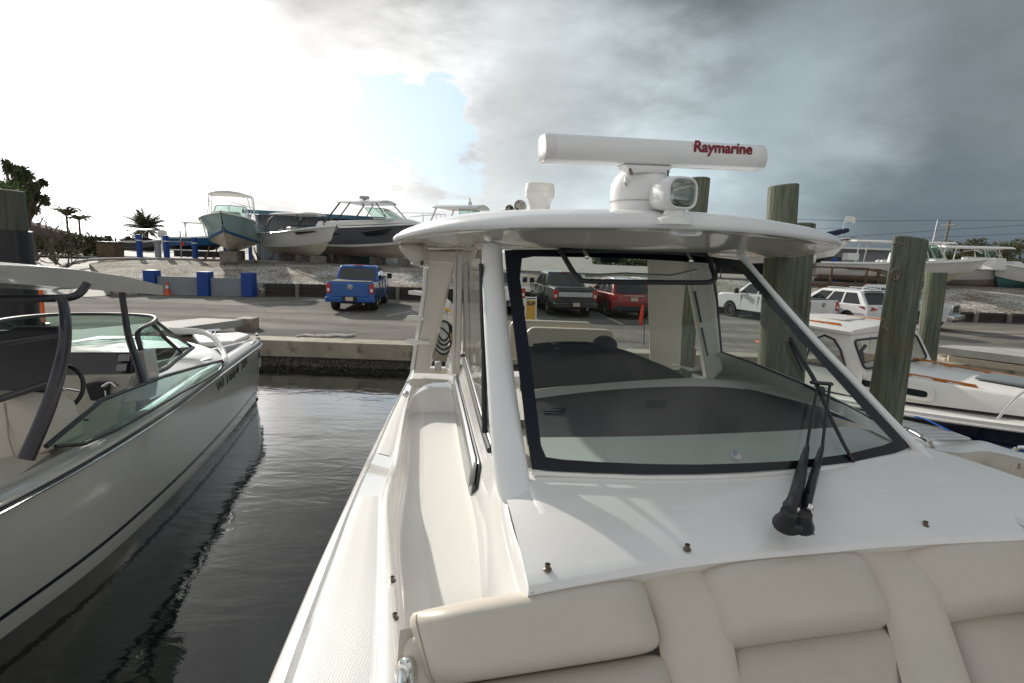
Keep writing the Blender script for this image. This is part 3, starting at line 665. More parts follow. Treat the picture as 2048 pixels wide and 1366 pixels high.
w3.tube([q(1624, 765, .04), q(1662, 768, .04)], .018, 8, flat=.6).sphere(q(1643, 783, .04), .028, 10, (.7, .7, 1.1)).sphere(q(1661, 768, .04), .012, 8)
B(w3, 'wiper_blade', 'blackmat')
w4 = MB()
for c, r in ((pa, .048), (pb, .040)):
    w4.lathe(c + Vector((0, .0, -.065)), [(r * 1.2, 0), (r * 1.2, .012), (r, .03), (r * .8, .05), (r * .75, .075), (r * .5, .085), (0, .086)], 18, (-.1, -.35, 1))
w4.lathe(P(1598, 1046, -1.0) + Vector((0, 0, -.03)), [(.012, 0), (.016, .012), (.010, .02), (0, .022)], 12)
B(w4, 'wiper_pivot', 'blackmat')
w5 = MB()
for p in (pa + Vector((.012, -.03, .018)), pb + Vector((.015, -.02, .03))): w5.sphere(p, .017, 12)
B(w5, 'wiper_cap', 'chrome')
# --- hardtop
lipL = [(793, 486, 5.2), (793, 482, 4.7), (803, 477, 4.2), (828, 470, 3.85), (877, 462, 3.5), (925, 458, 3.3), (1005, 455, 3.12), (1100, 453.5, 3.03), (1240, 454, 2.98), (1330, 455, 3.0), (1400, 458, 3.05), (1470, 462, 3.13), (1540, 468, 3.28), (1621, 479, 3.6), (1660, 486, 3.9), (1679, 492, 4.35), (1668, 498, 4.8), (1625, 508, 5.5), (1560, 517, 6.4), (1515, 518, 7.2)]
lip = [PY(*a) for a in lipL]
lip += [Vector((2.2, 7.5, ZC + .06)), Vector((.8, 7.6, ZC + .08)), Vector((-.7, 7.3, ZC + .03)), Vector((-1.15, 6.8, ZC + .0))]
NL = 110; k = len(lip)
def closed(pts, n):
    out = []; k = len(pts)
    for i in range(n):
        x = i / n * k; j = int(x); t = x - j; a, b, c, d = pts[(j - 1) % k], pts[j % k], pts[(j + 1) % k], pts[(j + 2) % k]
        out.append(.5 * ((2 * b) + (c - a) * t + (2 * a - 5 * b + 4 * c - d) * t * t + (3 * b - a - 3 * c + d) * t ** 3))
    return out
LP = closed(lip, NL); cen = Vector((.85, 5.2, ZC + .15))
def ring(f, h, zc=None):
    out = []
    for p in LP:
        d = Vector((cen.x - p.x, cen.y - p.y, 0)); L_ = d.length; q_ = p + d.normalized() * min(f, L_ * .999) if f < 5 else Vector((cen.x, cen.y, p.z))
        z = p.z + h
        if zc is not None: z = lerp(z, ZC + zc[0], zc[1])
        out.append(Vector((q_.x, q_.y, z)))
    return out
top = [ring(.0, -.004), ring(-.012, .012), ring(-.010, .035), ring(.02, .064), ring(.08, .088), ring(.2, .108, (.245, .25)), ring(.5, .12, (.265, .6)), ring(1.0, .12, (.275, .9)), [Vector((lerp(p.x, cen.x, .6), lerp(p.y, cen.y, .6), ZC + .29)) for p in LP], [Vector((lerp(p.x, cen.x, .98), lerp(p.y, cen.y, .98), ZC + .30)) for p in LP]]
B(MB().loft(top), 'hardtop_roof', 'powder', smooth=60)
und = [ring(.0, -.004), ring(.035, -.012), ring(.07, -.004), ring(.14, .0, (.10, .3)), ring(.30, .0, (.055, .8)), ring(.42, .0, (.035, .95)), ring(.50, 0, (.032, 1)), ring(.56, 0, (.075, 1)), [Vector((lerp(p.x, cen.x, .5), lerp(p.y, cen.y, .5), ZC + .10)) for p in LP], [Vector((lerp(p.x, cen.x, .98), lerp(p.y, cen.y, .98), ZC + .10)) for p in LP]]
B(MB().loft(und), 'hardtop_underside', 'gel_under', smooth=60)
# drooping rear corner on the starboard side
pts = [(792, 488), (800, 502), (812, 516), (824, 527), (836, 536), (846, 538), (856, 534), (858, 524), (853, 508), (848, 488), (820, 480)]
f0 = [PY(u, v, 5.15) for u, v in pts]; cen0 = sum(f0, Vector()) / len(f0)
rg = [[cen0.lerp(p, .55) + Vector((0, -.05, 0)) for p in f0], [cen0.lerp(p, .88) + Vector((0, -.035, 0)) for p in f0], f0, [p + Vector((-.02, .3, .02)) for p in f0], [cen0.lerp(p, .7) + Vector((-.03, .5, .04)) for p in f0]]
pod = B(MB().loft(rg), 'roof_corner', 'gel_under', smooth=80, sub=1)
hl = PY(844, 526, 5.085); B(MB().loft([[hl + Vector((.012 * math.cos(a) + .004 * math.sin(a), -.01, .024 * math.sin(a))) for a in [k * PI / 8 for k in range(16)]], [hl + Vector((.011 * math.cos(a), .03, .022 * math.sin(a))) for a in [k * PI / 8 for k in range(16)]]]), 'drain_hole', 'blackmat')
# side vents recessed in the roof edge
v0 = [PY(846, 452, 4.02), PY(864, 447, 3.98), PY(866, 454, 3.93), PY(848, 458, 3.95)]
B(MB().poly([p + Vector((0, -.02, .006)) for p in v0], (0, .05, 0)), 'roof_vent', 'blackmat', bevel=.004)
# flood light under the brow
lc = PY(1371, 462, 3.12)
lm = MB(); lm.loft([[lc + Vector((a * sx, -.005 + dy, -.0 + b * sz)) for a, b in [(math.copysign(abs(math.cos(t)) ** .4, math.cos(t)), math.copysign(abs(math.sin(t)) ** .6, math.sin(t))) for t in [k / 24 * 2 * PI + .01 for k in range(24)]]] for sx, sz, dy in ((.09, .030, .03), (.085, .026, -.012), (.055, .016, -.012), (.05, .013, -.002))])
fl = B(lm, 'flood_light', 'powder', smooth=50)
lm = MB()
for k in range(5): lm.lathe(lc + Vector((-.036 + k * .018, -.012, .0)), [(.007, 0), (.0065, -.003), (0, -.004)], 8, (0, 1, 0))
B(lm, 'light_lens', 'lens', parent=fl)
# --- hardtop hardware: open array radar
rc = PY(1281, 424, 3.30); rc.z = ZC + .26
ped = MB(); ped.lathe(rc, [(.165, -.03), (.168, .0), (.168, .012), (.172, .03), (.177, .09), (.173, .135), (.156, .175), (.126, .207), (.102, .224), (.092, .234), (.088, .285)], 40)
pd_ = B(ped, 'radar_pedestal', 'powder', smooth=60)
B(MB().lathe(rc + Vector((0, 0, .040)), [(.1755, 0), (.1785, .001), (.1785, .003), (.1755, .004)], 40, cap=False), 'pedestal_seam', 'grey', parent=pd_)
B(MB().lathe(rc + Vector((0, 0, -.03)), [(.14, -.04), (.14, .03)], 30), 'pedestal_vent', 'blackmat', parent=pd_)
br = PY(1253, 363, 3.15); B(MB().sphere(br + Vector((0, .015, 0)), .02, 10, (.6, .6, 1.3)), 'pedestal_bolt', 'chrome', parent=pd_)
aL, aR = PY(1085, 294, 3.0), PY(1521, 315, 3.42)
ax = (aR - aL); al = ax.length; ax.normalize(); an = Vector((ax.y, -ax.x, 0)).normalized(); au = ax.cross(an) * -1
if au.z < 0: au = -au
def arr(t, g=1.0):
    c = aL + ax * t; out = []
    for n_, z_ in ((.062, -.030), (.064, .0), (.050, .045), (.030, .062), (-.04, .066), (-.066, .055), (-.074, 0), (-.066, -.055), (-.045, -.072), (.02, -.072), (.048, -.062)):
        out.append(c + an * n_ * g + au * z_ * g)
    return out
an_ = B(MB().loft([arr(.05), arr(al - .05)]), 'radar_antenna', 'powder', smooth=50, bevel=.004)
B(MB().loft([arr(.0, .9), arr(.006, 1.0), arr(.052, 1.015), arr(.052, .9)]), 'end_cap', 'gel', smooth=50, parent=an_, bevel=.004)
B(MB().loft([arr(al, .9), arr(al - .006, 1.0), arr(al - .052, 1.015), arr(al - .052, .9)]), 'end_cap', 'gel', smooth=50, parent=an_, bevel=.004)
t0 = aL + ax * (al * .632) + au * -.018 + an * .0665
text('lettering', 'Raymarine', .1, 'redletter', an_, t0, ax, au * 1.0 + an * -.12, offset=.0028, extrude=.0012, shear=.12, fit=(al * .285, .082))
pc = rc + Vector((0, 0, .285)); ba = MB()
pl0 = aL + ax * (al * .44) - au * .072
ba.loft([[pl0 + ax * a + an * b - au * c for a, b in ((-.15, .035), (.15, .035), (.15, -.05), (-.15, -.05))] for c in (0.0,)] + [[pl0 + ax * a + an * b - au * .018 for a, b in ((-.13, .055), (.13, .055), (.13, -.05), (-.13, -.05))], [pl0 + ax * a + an * b - au * .04 for a, b in ((-.085, .05), (.085, .05), (.085, -.05), (-.085, -.05))]])
B(ba, 'antenna_bracket', 'powder', parent=an_, bevel=.006)
bb = MB()
for a in (-.115, -.09, .095, .115): bb.lathe(pl0 + ax * a + an * (.045 if abs(a) > .1 else .02) - au * .02, [(.008, 0), (.008, -.018), (.005, -.02), (.004, -.035), (0, -.035)], 8, au)
B(bb, 'bracket_bolt', 'dullmetal', parent=an_)
# searchlight
sc_ = PY(1352, 388, 3.0); fd = Vector((.34, -.94, 0)).normalized(); sx_ = Vector((fd.y, -fd.x, 0)) * -1; uz = Vector((0, 0, 1))
def sq(c, rx, rz, n=28, e=.62): return [c + sx_ * rx * math.copysign(abs(math.cos(t)) ** e, math.cos(t)) + uz * rz * math.copysign(abs(math.sin(t)) ** e, math.sin(t)) for t in [k / n * 2 * PI + .001 for k in range(n)]]
sl_ = MB(); sl_.loft([sq(sc_ + fd * a, rx, rz) for a, rx, rz in ((-.17, .02, .02), (-.16, .05, .05), (-.12, .082, .076), (-.05, .098, .086), (.02, .098, .085), (.055, .09, .082), (.06, .084, .076), (.05, .078, .070), (.02, .07, .066))], cap=False)
sh = B(sl_, 'searchlight_housing', 'powder', smooth=60)
B(MB().loft([sq(sc_ + fd * a, rx, rz) for a, rx, rz in ((.045, .076, .069), (-.02, .06, .055), (-.06, .03, .03), (-.065, .002, .002))], cap=False), 'reflector', 'chrome', parent=sh, smooth=25)
B(MB().loft([sq(sc_ + fd * .052, .079, .071), sq(sc_ + fd * .056, .04, .036), sq(sc_ + fd * .057, .001, .001)], cap=False), 'lamp_lens', 'glass', parent=sh)
B(MB().loft([sq(sc_ + fd * .062, .086, .078), sq(sc_ + fd * .066, .083, .075), sq(sc_ + fd * .062, .077, .069)], cap=False), 'lens_ring', 'powder', parent=sh)
B(MB().lathe(sc_ + Vector((0, 0, -.155)), [(.10, 0), (.095, .03), (.06, .05), (.05, .08)], 24), 'searchlight_base', 'powder', parent=sh)
# speaker beacon and twin horns
bc = PY(1078, 424, 3.9); bc.z -= .03
B(MB().lathe(bc, [(.085, 0), (.072, .05), (.074, .085), (.085, .11), (.098, .125), (.100, .15)], 28), 'warning_light_base', 'gel')
B(MB().lathe(bc + Vector((0, 0, .15)), [(.098, 0), (.100, .01), (.096, .05), (.092, .062), (0, .066)], 28), 'warning_light_cap', 'lens')
for u, v, r in ((1040, 413, .042), (1019, 419, .030)):
    c = PY(u, v, 3.8); B(MB().lathe(c, [(r, 0), (r * .92, .004), (r * .6, .03), (r * .45, .09), (r * .3, .22)], 20, (-.25, 1, .05), cap=False).lathe(c, [(r, 0), (r * 1.04, -.004), (r * .98, -.006), (r * .55, .03), (r * .4, .08), (0, .1)], 20, (-.25, 1, .05), cap=False), 'horn', 'chrome')
# --- rear arch, starboard leg
def slab(l, r, y0, y1, n=1): # l, r: lists of px down the sides
    a = [PY(u, v, lerp(y0, y1, i / (len(l) - 1))) for i, (u, v) in enumerate(l)]; b = [PY(u, v, lerp(y0, y1, i / (len(r) - 1))) for i, (u, v) in enumerate(r)]
    return a, b
a, b = slab([(846, 500), (856, 535), (853, 580), (845, 640), (836, 690), (828, 742)], [(912, 500), (905, 535), (893, 580), (880, 640), (869, 690), (856, 742)], 6.3, 6.7)
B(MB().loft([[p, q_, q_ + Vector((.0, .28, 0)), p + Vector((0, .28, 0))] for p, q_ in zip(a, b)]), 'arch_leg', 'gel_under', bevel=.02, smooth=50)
al_ = [p + Vector((-.005, .02, 0)) for p in a]; B(MB().loft([[p + Vector((-.05, 0, 0)), p, p + Vector((0, .3, 0)), p + Vector((-.05, .3, 0))] for p in al_[1:]]), 'arch_edge', 'gel', bevel=.015)
for v, u in ((585, 817), (635, 814), (683, 812)):
    B(MB().tube([PY(u, v, 6.5), PY(u + 12, v, 6.52), PY(858, v + 3, 6.6)], [.020, .028, .028], 12), 'rod_holder', 'gel')
B(MB().box((-.78, 6.1, ZC - .07), (.52, .5, .13)), 'arch_header', 'gel_under', bevel=.02)
# clear curtain post and starboard side glass
cps = MB(); 
for u, w_ in ((909, .03), (918, .045), (930, .03)):
    a, b = PY(u, 505, 5.1), PY(u + 1, 748, 5.1)
    cps.box(((a.x + b.x) / 2, 5.1, (a.z + b.z) / 2), (w_, .06, abs(a.z - b.z)))
B(cps, 'cabin_post', 'gel_under', bevel=.008)
def sg(y, z, off=0): t = at_y(Tc, y); return Vector((t.x - .01 - off - .02 * z, y, lerp(t.z, ZC + .03, z)))
ys = [5.05, 4.6, 4.2, 3.8, 3.5, 3.2, 2.95]
tops = [1, 1, 1, 1, .95, .70, .42]
B(MB().grid([[sg(y, 0) for y in ys], [sg(y, t) for y, t in zip(ys, tops)]]), 'side_glass', 'glass', smooth=60)
fb = MB().tube([sg(y, .0, .004) for y in ys], .018, 8, smooth=2); fb.tube([sg(3.16, .0, .003), sg(3.24, .4, .003), sg(3.42, .9, .003)], .016, 8); B(fb, 'side_glass_frame', 'blackmat')
B(MB().poly([sg(5.0, .86, .006), sg(5.0, 1, .006), sg(3.7, 1, .006), sg(3.9, .93, .006)], (.01, 0, 0)), 'side_glass_valance', 'gel_under')
# --- interior
M['inwhite'] = mat('interior_gelcoat', (.62, .63, .60), .35, var=.03, vscale=3)
dz = lambda u, v, z: P(u, v, z)
A_ = [P(1070, 935, -1.045), P(1300, 940, -1.045), P(1560, 930, -1.045), P(1830, 880, -1.045)]
Bx = [P(1055, 875, -1.045), P(1300, 872, -1.045), P(1560, 862, -1.045), P(1700, 852, -1.045)]
A_ = crv(A_, 20); B2_ = crv(Bx, 20)
B(MB().grid([A_, B2_, [p + Vector((0, .0, -.03)) for p in B2_]]), 'dash_shelf', 'inwhite')
Dk = crv([P(1055, 891, -1.055), P(1300, 888, -1.055), P(1560, 876, -1.055), P(1690, 861, -1.055)], 20); Du = crv([P(1046, 800, -1.055), P(1240, 778, -1.055), P(1440, 774, -1.055), P(1640, 800, -1.055)], 20)
B(MB().grid([[a.lerp(b, t) + Vector((0, 0, -.04 * math.sin(PI * t))) for a, b in zip(Dk, Du)] for t in (0, .25, .5, .75, 1)]), 'dash_panel', 'dash')
Wu = crv([P(1040, 784, -1.03), P(1240, 764, -1.03), P(1440, 757, -1.03), P(1660, 775, -1.03)], 20)
B(MB().grid([[p + Vector((0, -.02, -.03)) for p in Du], Du, [a.lerp(b, .3) + Vector((0, 0, .03)) for a, b in zip(Du, Wu)], Wu, [p + Vector((0, .1, -.02)) for p in Wu]]), 'dash_rim', 'inwhite', smooth=60)
for u0, v0 in ((1285, 797), (1082, 812)):
    vm = MB()
    for k in range(4): vm.tube([P(u0 + k * 2, v0 + k * 5, -1.082), P(u0 + 52 - k * 2, v0 + 1 + k * 5, -1.082)], .004, 4)
    B(vm, 'defrost_vent', 'black')
B(MB().tube([P(1060, 890, -1.05), P(1300, 887, -1.05), P(1560, 875, -1.05), P(1690, 860, -1.05)], .005, 6, smooth=4), 'dash_seam', 'grey')
# helm pod
hb = crv([P(1040, 782, -1.03), P(1180, 768, -1.03), P(1370, 755, -1.03)], 16)
hm = crv([P(1040, 735, -.93), P(1180, 722, -.93), P(1330, 732, -.96)], 16)
ht = crv([P(1045, 706, -.86), P(1150, 698, -.86), P(1262, 704, -.88)], 16)
hr = crv([P(1045, 694, -.82), P(1120, 688, -.80), P(1215, 690, -.82)], 16)
B(MB().grid([hb, [a.lerp(b, .5) + Vector((0, 0, .01)) for a, b in zip(hb, hm)], hm, ht, hr, [p + Vector((0, .05, -.2)) for p in hr]]), 'helm_pod', 'dash', smooth=70)
B(MB().grid([[p + Vector((.03, -.01, .008)) for p in ht[2:13]], [p + Vector((.03, .03, .02)) for p in hr[2:13]]]), 'instrument_display', 'black')
B(MB().sphere(PY(1208, 692, 5.35), .13, 14, (1, .6, .8)), 'throttle_cover', 'dash')
def rrect(u0, u1, vt, vb, y, r=.1, th=.12, rake=.05):
    a, b, c, d = PY(u0, vt, y), PY(u1, vt + (u1 - u0) * .035, y), PY(u1, vb, y), PY(u0, vb, y)
    wv = (b - a).length; out = []
    for k in range(7): t = PI / 2 * k / 6; out.append(a + Vector((r * (1 - math.sin(PI / 2 - t)) if False else r * (1 - math.cos(PI / 2 - t) ** 1) * 0 + r - r * math.cos(t), 0, -r + r * math.sin(t))))
    for k in range(7): t = PI / 2 * k / 6; out.append(b + Vector((-r + r * math.sin(t), 0, -r + r * math.cos(t))))
    out += [c, d]; return out
def seatback(u0, u1, vt, vb, y, name, mt, th=.14):
    o = rrect(u0, u1, vt, vb, y); return B(MB().poly(o, (0, th, 0)), name, mt, bevel=.03, seg=3, smooth=60)
seatback(1052, 1232, 655, 740, 6.0, 'helm_seat', 'vinyl'); seatback(1020, 1190, 640, 720, 7.2, 'rear_seat', 'vinyl2')
# port bulkhead and slanted port window frame
a, b = slab([(1295, 500), (1295, 560), (1297, 640), (1300, 740)], [(1372, 500), (1372, 560), (1364, 640), (1360, 740)], 6.0, 6.0)
B(MB().loft([[p, q_, q_ + Vector((.1, .4, 0)), p + Vector((.13, .4, 0))] for p, q_ in zip(a, b)]), 'port_bulkhead', 'gel_cream', bevel=.02)
a, b = slab([(1374, 500), (1380, 560), (1400, 670), (1416, 770)], [(1422, 500), (1430, 560), (1436, 660), (1446, 740)], 5.0, 4.9)
B(MB().loft([[p, q_, q_ + Vector((.06, .12, 0)), p + Vector((0, .12, 0))] for p, q_ in zip(a, b)]), 'port_pillar', 'gel_cream', bevel=.015)
a, b = PY(1387, 585, 4.93), PY(1398, 640, 4.9)
B(MB().tube([PY(1389, 582, 4.9), PY(1402, 645, 4.86)], .010, 6).tube([PY(1403, 655, 4.87), PY(1415, 712, 4.83)], .010, 6), 'pillar_slot', 'blackmat')
B(MB().tube([PY(1424, 540, 4.85), PY(1434, 600, 4.85), PY(1443, 704, 4.85), PY(1500, 724, 4.6), PY(1600, 765, 4.2), PY(1700, 815, 3.8), PY(1745, 840, 3.65)], .010, 8), 'port_window_gasket', 'blackmat')
si = crv([PY(1440, 704, 4.86), PY(1500, 724, 4.6), PY(1600, 765, 4.2), PY(1700, 815, 3.8), PY(1790, 868, 3.5)], 20)
sb = crv([P(1380, 742, -1.03), P(1480, 752, -1.03), P(1600, 790, -1.03), P(1700, 840, -1.03), P(1790, 884, -1.03)], 20)
B(MB().grid([[p + Vector((.03, 0, 0)) for p in si], si, [a.lerp(b, .35) + Vector((0, 0, .02)) for a, b in zip(si, sb)], sb]), 'port_liner', 'inwhite', smooth=60)
B(MB().grid([[p + Vector((.0, 0, 0)) for p in sb[:14]], [P(1360, 744, -1.05) + Vector((i * .01, .5 - i * .05, 0)) for i in range(14)]]), 'port_dash_top', 'inwhite')
ov = MB().box((1.05, 4.4, ZC + .075), (.9, .35, .06)).box((.75, 4.6, ZC - .005), (.16, .18, .1)); B(ov, 'overhead_console', 'blackmat', bevel=.02)
B(MB().tube([PY(1170, 552, 4.0), PY(1250, 548, 4.0), PY(1340, 552, 4.0), PY(1395, 540, 4.0)], .012, 8), 'grab_bar', 'chrome')
B(MB().lathe(ws(1473, 911, .01) + Vector((0, .0, 0)), [(.026, 0), (.026, .006), (.018, .010), (0, .011)], 16, (-.06, -.7, .7)), 'vent_button', 'alloy')
# --- bow lounge: cushions against the trunk
def cush(name, tl, tr_, br_, bl, H=.05, back=.10, mt='vinyl', zt=-1.175, zb=-1.37, **k):
    q4 = [P(*tl, zt), P(*tr_, zt), P(*br_, zb), P(*bl, zb)]
    pm = MB().pillow(*q4, H, back, n=26, m=22, **k); o = B(pm, name, mt, smooth=180); r = pm.rows
    if name == 'headrest':
        sm_ = MB()
        for ci in (2, 24): B(MB().tube([r[j][ci] + Vector((0, -.001, .001)) for j in range(3, 20)], .0028, 6), 'seam', 'piping', parent=o)
    return o
# headrests
cush('headrest', (824, 1219), (1302, 1132), (1354, 1304), (868, 1382), H=.050, back=.14)
cush('headrest', (1378, 1122), (1738, 1086), (1818, 1246), (1446, 1294), H=.050, back=.14)
cush('headrest', (1768, 1084), (2200, 1052), (2290, 1190), (1890, 1238), H=.050, back=.14)
# channels between them and the panels below
def strip(name, L_, R_, mt, bulge=.03, dz=-.0, sink=.016):
    a = crv([P(u, v, z + dz) for u, v, z in L_], 20); b = crv([P(u, v, z + dz) for u, v, z in R_], 20); rows = []
    for p, q_ in zip(a, b):
        n = Vector((0, -.7, .7)); rows.append([p.lerp(q_, t) + n * (bulge * (1 - abs(2 * t - 1) ** 5) - .02 - sink) for t in [k / 12 for k in range(13)]])
    return B(MB().grid(rows), name, mt, smooth=180)
strip('seat_channel', [(1262, 1150, -1.185), (1284, 1160, -1.21), (1308, 1215, -1.29), (1326, 1310, -1.41), (1340, 1400, -1.52), (1358, 1560, -1.68)], [(1400, 1120, -1.18), (1424, 1142, -1.21), (1462, 1215, -1.29), (1478, 1310, -1.41), (1496, 1400, -1.52), (1523, 1560, -1.68)], 'vinyl')
strip('seat_channel', [(1696, 1098, -1.185), (1726, 1115, -1.21), (1762, 1180, -1.29), (1790, 1270, -1.41), (1824, 1400, -1.53), (1862, 1560, -1.68)], [(1800, 1078, -1.18), (1842, 1102, -1.21), (1888, 1180, -1.29), (1918, 1260, -1.41), (1966, 1400, -1.53), (2006, 1560, -1.68)], 'vinyl')
cush('backrest_panel', (880, 1376), (1350, 1300), (1400, 1700), (880, 1800), H=.03, back=.06, mt='vinyl2', zt=-1.40, zb=-1.80)
cush('backrest_panel', (1456, 1286), (1806, 1240), (1905, 1600), (1520, 1680), H=.03, back=.06, mt='vinyl2', zt=-1.40, zb=-1.80)
cush('backrest_panel', (1898, 1230), (2280, 1190), (2400, 1500), (2010, 1580), H=.03, back=.06, mt='vinyl2', zt=-1.40, zb=-1.80)
# backing that closes the gaps
bkp = [P(800, 1260, -1.30), P(1300, 1160, -1.26), P(1700, 1110, -1.26), P(2300, 1075, -1.26)]
B(MB().grid([bkp, [p + Vector((0, -.12, -.25)) for p in bkp], [p + Vector((0, -.35, -.75)) for p in bkp]]), 'seat_shell', 'vinyl2', smooth=0)
for L_ in ([(1306, 1134, -1.15), (1342, 1190, -1.20), (1352, 1250, -1.27), (1352, 1300, -1.33)], [(1380, 1124, -1.15), (1432, 1190, -1.20), (1450, 1240, -1.27), (1452, 1288, -1.33)], [(1770, 1086, -1.15), (1850, 1140, -1.19), (1880, 1190, -1.25), (1893, 1234, -1.31)]):
    pass
# arm bolster at the starboard end
ab = MB().tube([P(836, 1275, -1.34), P(838, 1292, -1.36), P(846, 1330, -1.42), P(856, 1400, -1.50), P(870, 1520, -1.6)], [.035, .060, .066, .068, .07], 22, smooth=5, flat=1.0)
B(ab, 'arm_bolster', 'vinyl', smooth=180)
B(MB().tube([P(818, 1280, -1.34), P(832, 1262, -1.315), P(850, 1268, -1.32), P(862, 1284, -1.34)], .004, 6, smooth=4), 'bolster_seam', 'piping')
# ================================================================ open boat on the left
K_ = .9      # this boat lies a little nearer and is a little smaller than first surveyed
P0_, PY0_ = P, PY
def P(u, v, z): return P0_(u, v, z * K_)
def PY(u, v, y): return PY0_(u, v, y * K_)
lb = thing('bowrider', 'white open motor boat with green windscreens and black tubular arch on the left', 'motor boat', (-5.1, 5.4, .35))
def LBB(mesh, name, mt, **k): return mesh.build(name, mt, k.pop('parent', lb), world=True, **k)
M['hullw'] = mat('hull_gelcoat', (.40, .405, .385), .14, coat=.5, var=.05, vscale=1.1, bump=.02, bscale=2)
CX = -5.68 * K_
G = [(-4.02, 1.0, -2.14), (-4.06, 2.6, -2.15), (-4.11, 4.34, -2.17), (-4.21, 5.6, -2.17), (-4.44, 7.1, -2.17), (-4.74, 8.5, -2.165), (-5.06, 10.0, -2.16), (-5.36, 11.5, -2.15), (-5.52, 12.3, -2.14), (-5.68, 12.62, -2.14)]
W = [(-4.36, 1.0), (-4.34, 2.6), (-4.32, 4.3), (-4.33, 5.6), (-4.52, 7.1), (-4.80, 8.7), (-5.12, 10.2), (-5.44, 11.5), (-5.61, 12.2), (-5.68, 12.36)]
G = [Vector((x * K_, y * K_, z * K_ + ZC)) for x, y, z in G]; W = [Vector((x * K_, y * K_, .345)) for x, y in W]
Gc, Wc = crv(G, 48), crv(W, 48)
def hs_(i, k, side=1):      # k 0 top .. 1 water
    g, w_ = Gc[i], Wc[i]; p = g.lerp(w_, k); bow = (i / 48) ** 3
    p.x += (-.02 * bow + .05 * (1 - bow)) * math.sin(PI * min(1, k * 1.0)); 
    if side < 0: p.x = 2 * CX - p.x
    return p
def strip_h(k0, k1, n, side=1, off=0): return [[hs_(i, lerp(k0, k1, j / n), side) + Vector((off * side, 0, 0)) for i in range(49)] for j in range(n + 1)]
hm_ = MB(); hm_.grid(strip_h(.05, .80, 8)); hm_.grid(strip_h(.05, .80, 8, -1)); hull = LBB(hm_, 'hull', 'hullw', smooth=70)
hm_ = MB()
for sd_ in (1, -1): hm_.grid(strip_h(.80, .835, 1, sd_, .006))
LBB(hm_, 'boot_stripe', 'black', smooth=70)
hm_ = MB()
for sd_ in (1, -1):
    a = strip_h(.835, .93, 2, sd_); hm_.grid(a + [[p + Vector((-.03 * sd_, 0, -.10)) for p in a[-1]]])
LBB(hm_, 'chine', 'hullw', smooth=70)
hm_ = MB()
for sd_ in (1, -1):
    a = strip_h(.93, 1.0, 1, sd_); hm_.grid([[p + Vector((-.03 * sd_, 0, -.05)) for p in a[0]], [p + Vector((-.06 * sd_, 0, -.4)) for p in a[1]]])
LBB(hm_, 'hull_bottom', 'blackmat', smooth=70)
# rub rail: black band with a steel strip
hm_ = MB(); hm_.tube([hs_(i, .035) + Vector((.012, 0, 0)) for i in range(49)] + [hs_(i, .035, -1) for i in range(47, -1, -1)], .026, 8); LBB(hm_, 'rub_rail', 'blackmat')
hm_ = MB(); hm_.tube([hs_(i, .035) + Vector((.036, 0, 0)) for i in range(49)], .011, 8); LBB(hm_, 'rail_strip', 'chrome')
# deck cap
def cap(i, a, h, side=1):
    g = Gc[i]; j = min(i + 1, 48); t = (Gc[j] - Gc[max(0, i - 1)]).normalized(); n = Vector((-t.y, t.x, 0))
    if n.x > 0: n = -n
    n = Vector((-.97, -.12, 0)) if i > 46 else n
    p = g + n * min(a, abs(g.x - CX) * .96 + .02) + Vector((0, 0, h))
    if side < 0: p.x = 2 * CX - p.x
    return p
hm_ = MB()
for sd_ in (1, -1):
    hm_.grid([[cap(i, a, h, sd_) for i in range(49)] for a, h in ((0, -.045), (.0, .0), (.02, .03), (.09, .055), (.17, .06), (.22, .05), (.24, .0), (.25, -.10))])
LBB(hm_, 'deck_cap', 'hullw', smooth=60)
hm_ = MB()
for i0 in (25,):
    hm_.grid([[cap(i, .24, -.06) for i in range(26, 49)], [cap(i, .24, -.06, -1) for i in range(26, 49)]])
hm_.grid([[cap(i, .24, -.55) for i in range(0, 49)], [cap(i, .24, -.55, -1) for i in range(0, 49)]])
for sd_ in (1, -1): hm_.grid([[cap(i, .245, -.02, sd_) for i in range(49)], [cap(i, .26, -.55, sd_) for i in range(49)]])
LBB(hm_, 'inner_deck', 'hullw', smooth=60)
# fore cockpit details
fr_ = MB(); fr_.poly([P(385, 668, -2.08), P(480, 664, -2.08), P(500, 668, -2.08), P(470, 682, -2.10), P(400, 685, -2.10)], (0, 0, -.1)); LBB(fr_, 'bow_seat', 'gel', bevel=.03)
fr_ = MB(); fr_.tube([P(412, 661, -2.0), P(440, 659, -2.0)], .018, 8); fr_.tube([P(421, 668, -2.06), P(423, 661, -2.0)], .015, 6); fr_.tube([P(431, 668, -2.06), P(430, 660, -2.0)], .015, 6); LBB(fr_, 'cleat', 'chrome')
LBB(MB().sphere(P(514, 669, -2.06), .04, 10), 'bow_light', 'chrome')
fr_ = MB()
for u, v in ((440, 699), (459, 698), (478, 697)): fr_.lathe(P(u, v, -2.16), [(.06, 0), (.06, .02), (.045, .02), (.045, .01)], 16)
LBB(fr_, 'cup_holder', 'blackmat')
LBB(MB().poly([P(398, 722, -2.08), P(420, 716, -2.08), P(424, 720, -2.08), P(402, 726, -2.08)], (0, 0, .035)), 'hatch_latch', 'chrome', bevel=.01)
LBB(MB().poly([P(500, 684, -2.09), P(512, 676, -2.09), P(514, 681, -2.09), P(505, 688, -2.09)], (0, 0, .012)), 'chock', 'blackmat', bevel=.01)
LBB(MB().poly([hs_(41, .12) + Vector((.016, 0, 0)), hs_(44, .10) + Vector((.020, 0, 0)), hs_(47, .10) + Vector((.02, 0, 0)), hs_(46, .22) + Vector((.024, 0, 0)), hs_(43, .27) + Vector((.02, 0, 0))], (-.01, 0, 0)), 'hull_window', 'black')
